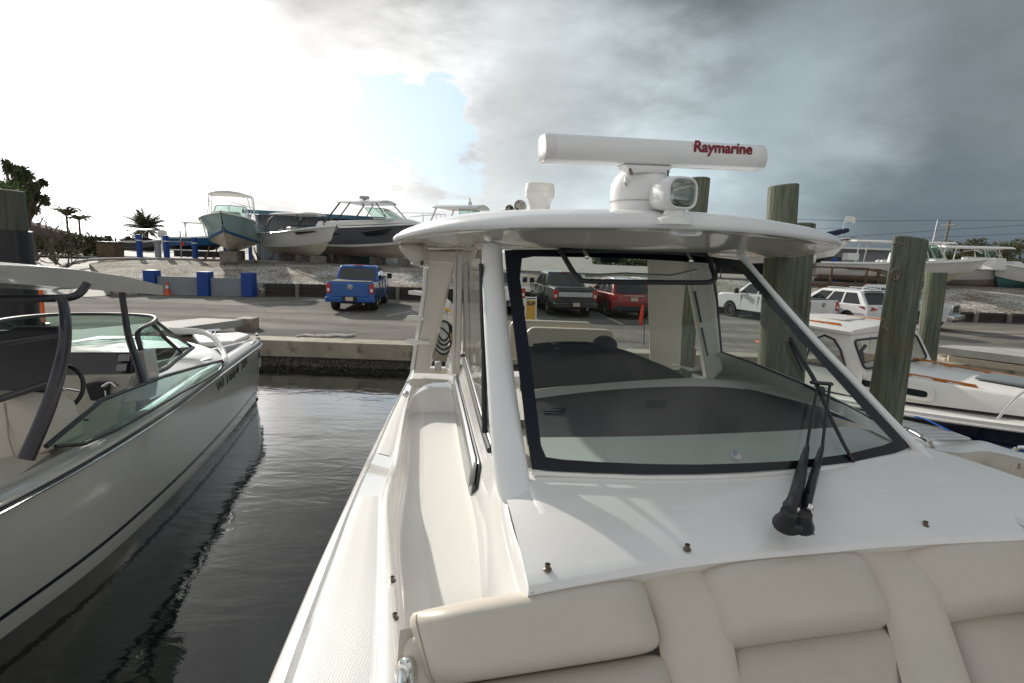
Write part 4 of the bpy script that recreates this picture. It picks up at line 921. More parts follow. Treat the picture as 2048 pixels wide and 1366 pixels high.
# registration letters follow the hull
iu = lambda u: min(range(49), key=lambda i: abs(proj(hs_(i, .2))[0] - u))
p0, p1 = hs_(iu(434), .20), hs_(iu(489), .15)
upv = hs_(36, .08) - hs_(36, .35)
i0_, i1_ = iu(433), iu(492)
def hfl(x, k):
    x = max(0, min(47.999, x)); i = int(x); return hs_(i, k).lerp(hs_(i + 1, k), x - i)
for wd_, f0, f1 in (('WI', 0, .20), ('1664', .28, .68), ('XH', .78, 1.0)):
    o = text('registration', wd_, .1, 'blackmat', hull, (0, 0, 0), (1, 0, 0), (0, 1, 0), offset=.001, extrude=.0005, shear=.15, fit=(f1 - f0, 1.0), world=False)
    im_ = ROOT[lb.name].inverted()
    for v_ in o.data.vertices:
        fx = f0 + v_.co.x; k = lerp(.235, .20, fx) - .125 * v_.co.y
        x_ = lerp(i0_, i1_, fx); p = hfl(x_, k); nrm = (hfl(x_ + .5, k) - p).cross(hfl(x_, k + .03) - p).normalized()
        if nrm.x < 0: nrm = -nrm
        v_.co = im_ @ (p + nrm * .006)
# foredeck, windscreen base
LBB(MB().poly([P(292, 752, -2.02), P(348, 722, -1.98), P(386, 694, -1.95), P(400, 690, -1.96), P(430, 700, -2.08), P(455, 722, -2.12), P(440, 738, -2.13), P(300, 800, -2.12)]).poly([P(386, 694, -1.95), P(400, 690, -1.96), P(330, 672, -1.95), P(200, 672, -1.95), P(130, 684, -1.95), P(200, 700, -1.95)]), 'foredeck', 'hullw', smooth=80)
LBB(MB().tube([PY(340, 660, 10.2), PY(400, 664, 10.6), PY(425, 674, 10.4), PY(445, 700, 10.0), PY(452, 722, 9.5), PY(450, 730, 9.5)], [.05, .05, .045, .04, .035, .02], 12, smooth=4), 'deck_coaming', 'gel')
dt = [PY(118, 686, 8.6), PY(200, 680, 8.7), PY(275, 679, 8.4), PY(290, 690, 7.6)]; dtl = [PY(128, 704, 7.0), PY(190, 704, 7.0), PY(245, 704, 7.0), PY(266, 704, 7.0)]
LBB(MB().grid([crv(dt, 8), crv(dtl, 8), [p + Vector((0, .02, -.04)) for p in crv(dtl, 8)]]), 'dash_top', 'gel', smooth=60)
dpn = LBB(MB().poly([PY(100, 706, 7.0), PY(264, 706, 7.0), PY(262, 750, 6.95), PY(100, 752, 6.95)], (0, .1, 0)), 'dash_panel', 'black', bevel=.01)
LBB(MB().poly([PY(238, 709, 6.98), PY(260, 708, 6.98), PY(258, 722, 6.96), PY(235, 722, 6.96)], (0, .01, 0)).poly([PY(234, 729, 6.97), PY(254, 727, 6.97), PY(251, 742, 6.95), PY(231, 742, 6.95)], (0, .01, 0)), 'switch_panel', 'grey', parent=dpn)
LBB(MB().poly([PY(110, 751, 6.9), PY(262, 749, 6.9), PY(255, 765, 6.85), PY(240, 800, 6.9), PY(235, 880, 7.0), PY(100, 885, 7.0), PY(100, 755, 6.9)], (0, .3, 0)), 'console', 'gel_cream', bevel=.02)
LBB(MB().poly([PY(262, 705, 7.05), PY(290, 700, 7.1), PY(298, 755, 7.0), PY(292, 800, 6.95), PY(235, 810, 6.95), PY(240, 765, 6.9), PY(262, 750, 7.0)], (0, .2, 0)), 'console_wing', 'hullw', bevel=.02)
LBB(MB().poly([PY(168, 768, 6.75), PY(208, 767, 6.75), PY(206, 802, 6.75), PY(180, 802, 6.75)], (0, .12, 0)), 'throttle_box', 'blackmat', bevel=.015)
LBB(MB().tube([PY(206, 773, 6.7), PY(222, 765, 6.65), PY(234, 773, 6.6)], .018, 8, smooth=3).tube([PY(210, 781, 6.68), PY(212, 797, 6.68)], .010, 6), 'throttle_lever', 'chrome')
LBB(MB().poly([PY(109, 841, 6.85), PY(140, 840, 6.85), PY(139, 843, 6.85), PY(109, 844, 6.85)], (0, .01, 0)).poly([PY(147, 839, 6.85), PY(176, 838, 6.85), PY(176, 842, 6.85), PY(147, 842, 6.85)], (0, .01, 0)), 'drawer_slot', 'blackmat')
# steering wheel
wc = PY(117, 776, 6.0); wn = Vector((.1, -.93, .34)).normalized(); wa = wn.cross(Vector((0, 0, 1))).normalized(); wb_ = wa.cross(wn)
rim = [wc + wa * .225 * math.cos(t) + wb_ * .225 * math.sin(t) for t in [k / 28 * 2 * PI for k in range(29)]]
stw = LBB(MB().tube(rim, .021, 8, cap=False), 'steering_wheel', 'blackmat')
sm_ = MB()
for t in (.9, 3.3, 4.9): sm_.tube([wc - wn * .03, wc + wa * .12 * math.cos(t) + wb_ * .12 * math.sin(t), wc + wa * .215 * math.cos(t) + wb_ * .215 * math.sin(t)], .018, 8, flat=.5)
sm_.sphere(wc, .06, 12); LBB(sm_, 'wheel_spoke', 'chrome', parent=stw)
# seats
LBB(MB().poly([PY(-60, 665, 5.9), PY(6, 662, 5.9), PY(30, 654, 5.9), PY(112, 655, 5.9), PY(108, 700, 5.8), PY(100, 786, 5.7), PY(-60, 790, 5.7)], (0, .16, 0)), 'helm_seat', 'blackmat', bevel=.04, seg=4, smooth=60)
LBB(MB().poly([PY(-60, 795, 5.4), PY(10, 798, 5.4), PY(36, 803, 5.4), PY(66, 832, 5.35), PY(82, 880, 5.3), PY(92, 905, 5.3), PY(-60, 960, 5.3)], (0, .5, 0)), 'seat_base', 'vinyl', bevel=.04, seg=3, smooth=60)
LBB(MB().tube([PY(8, 806, 5.38), PY(14, 840, 5.36), PY(18, 878, 5.3), PY(30, 915, 5.28)], .006, 6, smooth=3), 'seat_seam', 'piping')
LBB(MB().poly([PY(85, 868, 5.9), PY(200, 868, 6.3), PY(230, 905, 6.0), PY(90, 925, 5.5)], (0, 0, -.06)), 'cockpit_step', 'gel_cream', bevel=.02)
# windscreen
tr_ = [PY(-60, 655, 6.6), PY(0, 641, 7.4), PY(60, 633, 8.0), PY(130, 628.5, 8.5), (PY(220, 628, 8.7)), PY(290, 631, 8.5), PY(311, 636, 8.2), PY(306, 645, 7.9), PY(284, 656, 7.55), PY(277, 664, 7.45)]
rp = [PY(277, 664, 7.45), PY(275, 672, 7.4), PY(282, 700, 7.35), PY(294, 748, 7.25)]
LBB(MB().tube(tr_, .024, 8, smooth=5).tube(rp, .030, 8, smooth=4).tube([PY(309, 641, 8.1), PY(345, 668, 8.9), PY(384, 694, 9.5)], .022, 8).tube([PY(303, 646, 7.9), PY(330, 676, 8.5), PY(362, 705, 9.0)], .026, 8).tube([PY(294, 750, 7.25), PY(330, 738, 7.9), PY(350, 722, 8.5), PY(386, 695, 9.5)], .03, 8, smooth=3), 'windscreen_frame', 'blackmat')
LBB(MB().poly([PY(279, 668, 7.42), PY(303, 650, 7.9), PY(360, 704, 8.95), PY(345, 722, 8.4), PY(296, 744, 7.3)]).poly([PY(311, 641, 8.15), PY(383, 693, 9.48), PY(368, 700, 9.2), PY(306, 646, 7.95)]), 'side_pane', 'glass_g')
gl_t = crv(tr_[:7], 16); gl_b = crv([PY(-60, 705, 7.4), PY(20, 696, 8.2), PY(90, 690, 8.7), PY(150, 685, 9.0), PY(220, 680, 9.2), PY(280, 680, 9.3), PY(330, 682, 9.3)], 16)
LBB(MB().grid([gl_t, gl_b]), 'windscreen', 'glass_g', smooth=180)
LBB(MB().tube([PY(-40, 625, 7.4), PY(20, 650, 7.9), PY(110, 694, 8.6)], .03, 8), 'windscreen_brace', 'blackmat')
LBB(MB().tube([PY(135, 688, 8.8), PY(170, 682, 8.9), PY(215, 678, 9.0), PY(270, 677, 9.0)], .010, 6), 'screen_gasket', 'blackmat')
# starboard glass wing on the gunwale
def gw(y, h, off=-.11):
    for a, b in zip(Gc, Gc[1:]):
        if a.y <= y <= b.y: g = a.lerp(b, (y - a.y) / (b.y - a.y)); return Vector((g.x + off - h * .15, y, g.z + .055 + h))
    return Vector((Gc[0].x + off, y, Gc[0].z + .055 + h))
tp = [PY(92, 893, 4.95), PY(150, 845, 5.35), PY(203, 800, 5.8), PY(260, 778, 6.4), PY(330, 752, 7.4), PY(400, 732, 8.7), PY(445, 721, 9.7)]
bt = [PY(110, 893, 5.0), PY(170, 888, 5.3), PY(235, 858, 5.75), PY(300, 822, 6.45), PY(360, 787, 7.5), PY(410, 760, 8.6), PY(438, 742, 9.3)]
LBB(MB().tube(tp, .022, 8).tube([tp[-1], PY(446, 732, 9.6), bt[-1]], .016, 8).tube(bt, .016, 8), 'side_screen_frame', 'blackmat')
LBB(MB().grid([tp, bt]), 'side_screen', 'glass_g', smooth=180)
# hard top
ed = [(-120, 527, 577, 3.6), (0, 530, 566, 4.5), (80, 533, 571, 5.1), (160, 540, 577, 5.8), (250, 553, 585, 6.7), (326, 571, 590, 7.9)]
tp_ = [PY(u, a, y) for u, a, b, y in ed]; bt_ = [PY(u, b, y + .02) for u, a, b, y in ed]
mir = lambda p: Vector((2 * CX - p.x - .1, p.y + .1, p.z))
ins = [Vector((p.x - .25, p.y - .05, p.z + .05)) for p in bt_]
ct = [Vector((CX, p.y + .2, p.z + .05)) for p in tp_]; cb_ = [Vector((CX, p.y + .2, p.z + .07)) for p in bt_]
tt = MB(); tt.grid([cb_, ins, bt_, tp_, [Vector((p.x - .12, p.y, p.z + .015)) for p in tp_], ct, [mir(p) for p in tp_], [mir(p) for p in bt_], [mir(p) for p in ins], cb_])
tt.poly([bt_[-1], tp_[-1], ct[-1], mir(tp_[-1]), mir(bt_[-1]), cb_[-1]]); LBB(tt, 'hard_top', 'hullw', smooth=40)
LBB(MB().tube([PY(-80, 598, 5.0), PY(0, 597.5, 5.1), PY(80, 597, 5.2), PY(140, 595, 5.3), PY(162, 584, 5.35), PY(175, 566, 5.4)], .033, 12, smooth=5), 'top_bar', 'blacktube')
LBB(MB().tube([PY(120, 595, 5.1), PY(127, 610, 5.1), PY(131, 650, 5.0), PY(128, 700, 4.95), PY(114, 760, 4.85), (PY(92, 825, 4.75)), PY(52, 918, 4.6)], [.033, .037, .041, .045, .051, .055, .058], 14, smooth=5), 'arch_leg', 'blacktube')
LBB(MB().tube([PY(-60, 697, 5.0), PY(0, 687, 5.0), PY(60, 678, 5.0), PY(122, 669, 5.0)], .026, 10, smooth=3), 'arch_bar', 'blacktube')
LBB(MB().tube([PY(-60, 815, 4.8), PY(0, 798, 4.85), PY(50, 782, 4.85), PY(102, 765, 4.85)], .028, 10, smooth=3), 'arch_bar', 'blacktube')
LBB(MB().tube([PY(243, 583, 7.0), PY(250, 630, 7.0), PY(257, 672, 7.0), PY(272, 718, 6.9), PY(288, 768, 6.8)], [.034, .034, .038, .042, .05], 10, smooth=4), 'top_post', 'blacktube')
LBB(MB().poly([P(-200, 1080, -2.11), P(0, 978, -2.11), P(100, 905, -2.11), P(60, 905, -2.11), P(-200, 960, -2.11)], (0, 0, -.05)), 'side_deck', 'vinyl2')

P, PY = P0_, PY0_
# ================================================================ lobster style boat on the right
d_ = Vector((.55, -.83)).normalized(); rzb = math.atan2(d_.y, d_.x)
lo = Vector((6.94, 10.79, 0))
rb = thing('cabin_boat', 'small white cabin boat with orange wooden handrails and navy hull on the right', 'cabin boat', tuple(lo), rzb)
def RB(mesh, name, mt, **k): return mesh.build(name, mt, k.pop('parent', rb), **k)
M['navy'] = mat('navy_hull', (.008, .010, .022), .10, coat=.6)
M['rbwhite'] = mat('aged_gelcoat', (.76, .735, .69), .3, var=.05, vscale=3, coat=.3)
M['canvas'] = mat('cream_canvas', (.50, .46, .37), .9, var=.12, vscale=6, bump=.5, bscale=12, bdist=.02)
st = []
for k in range(25):
    x = -1.9 + k * .31; t = (x + 5) / 10.6; hb_ = 1.56 * (1 - max(0, (t - .42) / .58) ** 2.3); hb_ = max(hb_, .02); z = 1.02 + .55 * max(0, t - .3) ** 1.6 * 1.4
    st.append((x, hb_, z))
g = MB()
for sdn in (1, -1): g.grid([[(x, sdn * (h + .0), z - .06) for x, h, z in st], [(x, sdn * (h * .97), z - .45) for x, h, z in st], [(x, sdn * (h * .88), .1) for x, h, z in st], [(x, sdn * (h * .8), -.3) for x, h, z in st]])
g.poly([(-1.9, -1.5, .96), (-1.9, 1.5, .96), (-1.9, 1.2, -.3), (-1.9, -1.2, -.3)]); hull2 = RB(g, 'hull', 'navy', smooth=60)
g = MB()
for sdn in (1, -1): g.grid([[(x, sdn * (h - a), z + b) for x, h, z in st] for a, b in ((0, -.075), (-.035, -.065), (-.035, -.03), (-.01, -.02), (-.01, .03), (.03, .05), (.10, .04))])
RB(g, 'sheer_band', 'rbwhite', smooth=50)
RB(MB().tube([(x, -(h + .038), z - .048) for x, h, z in st], .008, 6), 'rub_strip', 'chrome')
g = MB(); g.grid([[(x, -(h - .08), z + .042) for x, h, z in st if x > -2.8], [(x, 0, z + .07) for x, h, z in st if x > -2.8], [(x, (h - .08), z + .042) for x, h, z in st if x > -2.8]]); RB(g, 'deck', 'rbwhite', smooth=60)
# trunk cabin
tr2 = []
for k in range(15):
    x = .1 + k * .28; t = k / 14; w2 = 1.12 * (1 - .55 * t ** 1.7); zt = 1.60 + .02 * math.sin(PI * t) - .03 * t; zb_ = 1.15 + .30 * t * .9
    tr2.append((x, w2, zt, zb_))
g = MB(); g.grid([[(x, -w_ - .06, zb_) for x, w_, zt, zb_ in tr2], [(x, -w_, zt - .04) for x, w_, zt, zb_ in tr2], [(x, -w_ + .04, zt) for x, w_, zt, zb_ in tr2], [(x, 0, zt + .07) for x, w_, zt, zb_ in tr2], [(x, w_ - .04, zt) for x, w_, zt, zb_ in tr2], [(x, w_, zt - .04) for x, w_, zt, zb_ in tr2], [(x, w_ + .06, zb_) for x, w_, zt, zb_ in tr2]])
x, w2, zt, zb_ = tr2[-1]; g.poly([(x, -w2 - .06, zb_), (x, -w2, zt - .04), (x, -w2 + .04, zt), (x, 0, zt + .07), (x, w2 - .04, zt), (x, w2, zt - .04), (x, w2 + .06, zb_)]); RB(g, 'trunk', 'rbwhite', smooth=50)
M['greydeck'] = mat('grey_nonskid', (.17, .20, .21), .8, var=.08)
RB(MB().box((2.1, .0, 1.69), (.75, .75, .05)), 'deck_hatch', 'greydeck', bevel=.02)
RB(MB().grid([[(x + .0, -.55 * w_, zt + .033) for x, w_, zt, zb_ in tr2[9:]], [(x, -.1, zt + .066) for x, w_, zt, zb_ in tr2[9:]]]), 'nonskid_patch', 'greydeck')
def grabrail(y0, y1, x0, x1, z, n=4, slope=0):
    g = MB(); pts = []
    L_ = x1 - x0
    prof = [(x0, 0), (x0 + .05, .055), (x1 - .05, .055), (x1, 0), (x1 - .10, 0)]
    for k in range(n - 1, 0, -1):
        c = x0 + L_ * k / n
        prof += [(c + .12, .03), (c + .06, 0), (c - .06, 0), (c - .12, .03)]
    prof += [(x0 + .10, 0)]
    g.poly([(x, lerp(y0, y1, (x - x0) / L_) - .018, z + h + slope * (x - x0)) for x, h in prof], (0, .036, 0)); return g
RB(grabrail(-1.0, -.85, .45, 1.95, 1.625, 3, -.015), 'handrail', 'wood', bevel=.008); RB(grabrail(1.0, .72, .25, 2.9, 1.625, 4, -.015), 'handrail', 'wood', bevel=.008)
def porthole(x, z=1.40):
    k = min(14, int((x - .1) / .28)); w_ = tr2[k][1]; y = -(w_ + .03 + (1.56 - z) * .1); dx = .36
    rg = lambda a, b, o: [(x + a * math.copysign(abs(math.cos(t)) ** .35, math.cos(t)), y - o + .11 * (a * math.copysign(abs(math.cos(t)) ** .35, math.cos(t))) , z + b * math.copysign(abs(math.sin(t)) ** .5, math.sin(t))) for t in [q_ / 24 * 2 * PI + .01 for q_ in range(24)]]
    f = RB(MB().loft([rg(dx, .115, -.03), rg(dx, .115, .03), rg(dx * .96, .10, .038), rg(dx * .78, .060, .036), rg(dx * .76, .055, .01)], cap=False), 'porthole', 'rbwhite', smooth=40)
    RB(MB().loft([rg(dx * .78, .06, .018), rg(dx * .01, .001, .018)], cap=False), 'pane', 'darkglass', parent=f)
porthole(1.10); porthole(.30)
# pilothouse
g = MB(); rf = [(-1.6, 1.27, 2.29), (-.9, 1.30, 2.31), (-.1, 1.28, 2.28), (.12, 1.2, 2.26)]
g.grid([[(x, -w_, z - .05) for x, w_, z in rf], [(x, -w_ - .02, z) for x, w_, z in rf], [(x, -w_ * .9, z + .035) for x, w_, z in rf], [(x, 0, z + .09) for x, w_, z in rf], [(x, w_ * 1.15, z + .035) for x, w_, z in rf], [(x, w_ * 1.28 + .02, z) for x, w_, z in rf], [(x, w_ * 1.28, z - .05) for x, w_, z in rf], [(x, 0, z - .03) for x, w_, z in rf], [(x, -w_, z - .05) for x, w_, z in rf]])
g.add([(.12, -1.2, 2.21), (.12, -1.22, 2.26), (.12, -1.08, 2.295), (.12, 0, 2.35), (.12, 1.38, 2.295), (.12, 1.56, 2.26), (.12, 1.54, 2.21), (.12, 0, 2.23)], [list(range(8))])
RB(g, 'cabin_roof', 'rbwhite', smooth=50, bevel=0)
RB(grabrail(-.98, -.98, -1.5, -.15, 2.32, 3), 'handrail', 'wood', bevel=.008); RB(grabrail(.95, .95, -1.1, -.1, 2.32, 3), 'handrail', 'wood', bevel=.008)
RB(MB().box((-.8, 0, 2.39), (.8, .8, .03)), 'roof_hatch', 'rbwhite', bevel=.012)
# front wall with two windows (frame pieces butted)
def fp(a, z): # point on raked front, a = lateral
    t = (z - 1.55) / .68; return (lerp(.42, .06, t), a * lerp(1.22, 1.16, t) * (1.28 if a > 0 else 1), z)
def fplate(a0, a1, z0, z1): return [fp(a0, z0), fp(a1, z0), fp(a1, z1), fp(a0, z1)]
g = MB(); th = (-.05, 0, 0)
for a0, a1, z0, z1 in ((-1, -.93, 1.5, 2.22), (.90, 1, 1.5, 2.22), (-.06, .06, 1.5, 2.22), (-.93, -.06, 2.12, 2.22), (.06, .90, 2.12, 2.22), (-.93, -.06, 1.5, 1.63), (.06, .90, 1.5, 1.63)): g.poly(fplate(a0, a1, z0, z1), th)
for sdn in (-1, 1):
    # side wall pieces round an arched window
    def sp(x, z): return (x, sdn * lerp(1.24, 1.18, (z - 1.5) / .7) * (1.28 if sdn > 0 else 1), z)
    o = [sp(-.95, 1.15), sp(.42, 1.15), sp(.42, 1.55), sp(.08, 2.22), sp(-.55, 2.22), sp(-.95, 2.22)]
    inn = [sp(-.62, 1.58), sp(.0, 1.58), sp(.10, 1.66), sp(-.14, 2.08), sp(-.34, 2.14), sp(-.55, 2.0)]
    g.grid([o, inn], True)
RB(g, 'cabin_wall', 'rbwhite', smooth=0)
def ringf(pts, r, name):
    return RB(MB().tube(pts + [pts[0], pts[1]], r, 8, cap=False), name, 'blackmat')
for s0, s1 in ((-.94, -.06), (.06, .90)):
    def rr4(a0, a1, z0, z1, c=.10):
        out = []
        for (ca, cz, t0) in ((a1 - c, z1 - c, 0), (a0 + c, z1 - c, PI / 2), (a0 + c, z0 + c, PI), (a1 - c, z0 + c, 1.5 * PI)):
            for k in range(5): t = t0 + PI / 2 * k / 4; out.append(fp(ca + c * math.cos(t), cz + c * .8 * math.sin(t)))
        return [Vector(p) + Vector((.015, 0, 0)) for p in out]
    wf = ringf(rr4(s0, s1, 1.62, 2.13), .022, 'front_window')
    RB(MB().poly(rr4(s0 + .01, s1 - .01, 1.63, 2.12)), 'pane', 'glass', parent=wf)
sw_pts = [Vector(sp2) for sp2 in [(-.62, -1.245, 1.58), (-.02, -1.245, 1.58), (.10, -1.235, 1.66), (-.02, -1.21, 1.92), (-.16, -1.205, 2.09), (-.34, -1.20, 2.14), (-.50, -1.205, 2.05), (-.58, -1.22, 1.85)]]
wf = ringf(sw_pts, .022, 'side_window'); RB(MB().poly(sw_pts), 'pane', 'glass', parent=wf)
rows = [[(-.95 - .08 * j, -1.22 - .03 * math.sin(j * 2.1) + (-.02 if i else 0) , lerp(2.22, 1.12, i / 6)) for j in range(9)] for i in range(7)]
RB(MB().grid(rows), 'canvas_curtain', 'canvas', smooth=80, solid=.01)
RB(MB().box((-.3, 0, 1.35), (.9, 2.3, .5)), 'helm_console', 'brownwood', bevel=.02)
RB(MB().tube([(.0, -.35, 1.6), (-.05, -.38, 1.85), (-.02, -.3, 1.95)], .035, 8), 'engine_control', 'blackmat')
RB(MB().box((-.02, -.98, 1.9), (.05, .08, .5)), 'window_post', 'wood'); RB(MB().tube([(.12, -.45, 2.16), (.24, -.75, 1.85)], .009, 6), 'window_wiper', 'chrome')
RB(MB().tube([(2.35, -1.30, 1.28), (2.55, -1.24, 1.70), (2.75, -1.19, 1.79), (3.4, -1.0, 1.83), (4.6, -.5, 1.9)], .017, 8, smooth=5), 'bow_rail', 'chrome')
RB(MB().tube([(3.15, -.95, 1.46), (3.45, -.86, 1.47)], .02, 8).tube([(3.24, -.93, 1.36), (3.24, -.93, 1.46)], .02, 8).tube([(3.36, -.9, 1.36), (3.36, -.9, 1.46)], .02, 8), 'mooring_cleat', 'chrome')
a, b = Vector((2.75, 0, 0)), Vector((3.95, 0, 0))
def hpnt(x, z):
    for p, q_ in zip(st, st[1:]):
        if p[0] <= x <= q_[0]: t = (x - p[0]) / (q_[0] - p[0]); h = lerp(p[1], q_[1], t); zz = lerp(p[2], q_[2], t); k = (zz - .06 - z) / .39; return Vector((x, -h * lerp(1, .97, k) - .012, z))
p0, p1 = hpnt(2.72, .97), hpnt(3.75, 1.02)
M['dimgold'] = mat('dull_gold_letters', (.07, .065, .03), .5)
pv = p1 - p0
for wd_, f0, f1 in (('RI', 0, .26), ('435', .42, 1.0)): text('registration', wd_, .2, 'dimgold', hull2, p0 + pv * f0, pv, hpnt(3, 1.1) - hpnt(3, .9), offset=.006, extrude=.003, fit=(pv.length * (f1 - f0), .15), world=False)
M['dimname'] = mat('painted_name', (.25, .25, .27), .5)
RB(MB().box((0, 0, 0), (.01, .01, .01)), 'pin', 'chrome') if False else None
tag(RB(MB().tube([(x, -(h + .07), z - .33 - .05 * math.sin((x + 5) * .8)) for x, h, z in st if x > .2], .014, 6, smooth=3), 'mooring_line', 'ropeblue', parent=None), 'blue mooring line stretched along the navy hull of the cabin boat', 'rope')
ml = bpy.data.objects['mooring_line']; ml.location = lo; ml.rotation_euler.z = rzb
# ================================================================ piers, piles, things on the quay
def pile(u, v, y, r, top, label, mt='pile', group='wooden mooring piles', lean=(0, 0), cut=.06, zb=-.6, extras=None):
    c = PY(u, v, y); zt = PY(u, top, y).z if not isinstance(top, tuple) else top[0]
    root = thing('mooring_pile', label, 'pile', (c.x, c.y, 0), 0, group)
    rn = random.Random(int(u)); n = 28; rings = []
    for k in range(19):
        t = k / 18; z = lerp(zb, zt, t); rr = r * lerp(1.10, .97, t); cx0, cy0 = lean[0] * (z - c.z), lean[1] * (z - c.z)
        rings.append([Vector((cx0 + (rr + .012 * noise.noise(Vector((math.cos(a) * 2 + u, math.sin(a) * 2, z * .6)))) * math.cos(a), cy0 + (rr + .012 * noise.noise(Vector((math.cos(a) * 3 + u, math.sin(a) * 3, z * .5)))) * math.sin(a), z + (cut * math.cos(a) * t ** 6))) for a in [q_ / n * 2 * PI for q_ in range(n)]])
    rings.append([p.lerp(Vector((lean[0] * (zt - c.z), lean[1] * (zt - c.z), zt)), .12) + Vector((0, 0, .012)) for p in rings[-1]])
    MB().loft(rings).build('post', mt, root, smooth=50)
    if extras: extras(root, r, c)
    return root
def hw(root, r, c):
    def pt(u, v, o=.0): p = PY(u, v, c.y - r * .9 - o); return p - Vector((c.x, c.y, 0))
    MB().tube([pt(1787, 489), pt(1805, 486, .02), pt(1806, 489, .03), pt(1788, 493, .02)], .010, 6).build('staple', 'dullmetal', root)
    MB().tube([pt(1790 + 8 * math.cos(a), 549 + 11 * math.sin(a), .03) for a in [k / 12 * 2 * PI for k in range(13)]], .009, 6).tube([pt(1790, 536), pt(1791, 541, .03), pt(1793, 560, .03), pt(1794, 562)], .008, 6).build('iron_ring', 'dullmetal', root)
    MB().tube([pt(1766 + 4 * math.cos(a), 646 + 8 * math.sin(a), .03) for a in [k / 12 * 2 * PI for k in range(13)]], .008, 6).tube([pt(1766, 652), pt(1776, 660, .03)], .010, 6).build('iron_ring', 'dullmetal', root)
pile(1797, 640, 5.45, .148, 478, 'weathered green grey mooring pile with iron rings, in front of the small cabin boat', lean=(.008, .0), cut=-.02, extras=hw)
pile(1866, 600, 13.0, .21, 545, 'short green mooring pile rising beside the silver pickup truck', lean=(-.02, 0), cut=.0)
pile(1563, 450, 6.2, .155, 372, 'tall green mooring pile standing right of the searchlight', lean=(-.042, 0), cut=.018)
pile(1593, 560, 7.0, .172, 448, 'thick mooring pile with a yellow brown stripped side behind the roof corner', 'pile', lean=(-.035, 0), cut=.0,
     extras=lambda root, r, c: MB().grid([[Vector((-.02 * (z - c.z), 0, 0)) + Vector((r * 1.04 * math.cos(a), r * 1.04 * math.sin(a), z)) for a in [PI * 1.0 + k * .13 for k in range(8)]] for z in [-.5 + .35 * k for k in range(12)]]).build('stripped_wood', 'pileb', root, smooth=60))
pile(1398, 380, 9.0, .155, 357, 'tall dark green mooring pile standing behind the searchlight', 'pile', lean=(.01, 0), cut=.0)
pile(1376, 640, 9.6, .18, (1.9,), 'short mooring pile seen through the windshield between the cabin pillars', 'pileb', lean=(0, 0))
# dark wrapped pile on the left
def wrap(root, r, c):
    zt = PY(20, 462, c.y).z
    MB().lathe((0, 0, 0), [(r * 1.14, -.5), (r * 1.14, zt), (r * 1.0, zt + .01)], 28).build('rubber_sleeve', 'blackmat', root, smooth=50)
    MB().box((r * 1.0, -r * .62, zt * .5), (.10, .05, zt)).build('sleeve_batten', 'blackmat', root)
pile(14, 480, 11.0, .345, 380, 'thick mooring pile in a black sleeve at the left edge behind the open boat', 'pilek', lean=(0, 0), cut=-.02, extras=wrap)
# left concrete pier
lp = thing('concrete_pier', 'flat concrete landing pier beside the bow of the open boat', 'pier', tuple(P(400, 655, -2.45)))
pt = [P(215, 668, -2.12), P(484, 650, -2.12), P(480, 638, -2.12), P(350, 634, -2.12), P(180, 640, -2.12)]
tp0 = [P(484, 639, -2.12), P(404, 636, -2.12), P(60, 668, -2.12), P(100, 693, -2.12), P(348, 657, -2.12)]
MB().poly(tp0, (0, 0, -.20)).build('slab', 'conc2', lp, world=True, bevel=.01)
MB().box(tuple(P(495, 662, -2.45) + Vector((-.2, .4, .05))), (.5, .5, .55)).build('pier_support', 'conc', lp, world=True, bevel=.01)
# right pier with a pale timber edge
rp_ = thing('concrete_pier', 'raised concrete pier with a pale timber edge behind the cabin boat', 'pier', tuple(P(1960, 740, -2.45)))
tp1 = [P(1872, 690, -2.05), P(2100, 714, -2.05), P(2250, 700, -2.05), P(2100, 680, -2.05)]
tp1 = [P(1872, 692, -2.1), P(2250, 738, -2.1), P(2350, 715, -2.1), P(1905, 690, -2.1)]
MB().poly(tp1, (0, 0, -.20)).build('slab', 'conc2', rp_, world=True, bevel=.01)
e0, e1 = P(1898, 712, -2.26), P(2250, 760, -2.26); 
MB().poly([e0, e1, e1 + Vector((0, 0, -.14)), e0 + Vector((0, 0, -.14))], (0, .05, 0)).build('timber_edge', mat('pale_timber', (.50, .43, .32), .8, var=.15, vscale=6, stretch=(1, 1, 6)), rp_, world=True)
e2, e3 = P(1890, 716, -2.36), P(2250, 770, -2.36); MB().poly([e2, e3, e3 + Vector((0, 0, -1.2)), e2 + Vector((0, 0, -1.2))], (.3, 1.2, 0)).build('pier_support', 'conc', rp_, world=True)
# grey finger dock between the boats
fd_ = thing('finger_dock', 'narrow dock of grey composite planks between the two boats on the right', 'dock', tuple(P(1880, 860, -2.45)))
c_ = [P(1776, 822, -2.45), P(1938, 874, -2.45), P(1930, 880, -2.45), P(1760, 895, -2.45)]
a0, a1 = P(1700, 790, -2.45), P(1938, 876, -2.45); dd = (a1 - a0).normalized(); nn = Vector((dd.y, -dd.x, 0));
if nn.x > 0: nn = -nn
M['plank'] = mat('grey_composite_plank', (.20, .21, .22), .6, var=.1, vscale=6, bump=.2)
g = MB(); Lg = (a1 - a0).length; npl = int(Lg / .19)
for k in range(npl):
    s0 = Lg * k / npl; s1 = s0 + Lg / npl - .012; b0, b1 = a0 + dd * s0, a0 + dd * s1; g.poly([b0, b1, b1 + nn * 1.1, b0 + nn * 1.1], (0, 0, -.035))
g.build('planking', 'plank', fd_, world=True, smooth=0)
g = MB(); g.poly([a0 + dd * -.01 - nn * .03, a1 - nn * .03, a1 + nn * .0, a0 + nn * 0], (0, 0, -.22)); g.poly([a1 + dd * .002, a1 + dd * .05, a1 + dd * .05 + nn * 1.1, a1 + dd * .002 + nn * 1.1], (0, 0, -.12)); g.build('fascia', 'grey', fd_, world=True, bevel=.01)
rp0 = P(1776, 818, -2.42)
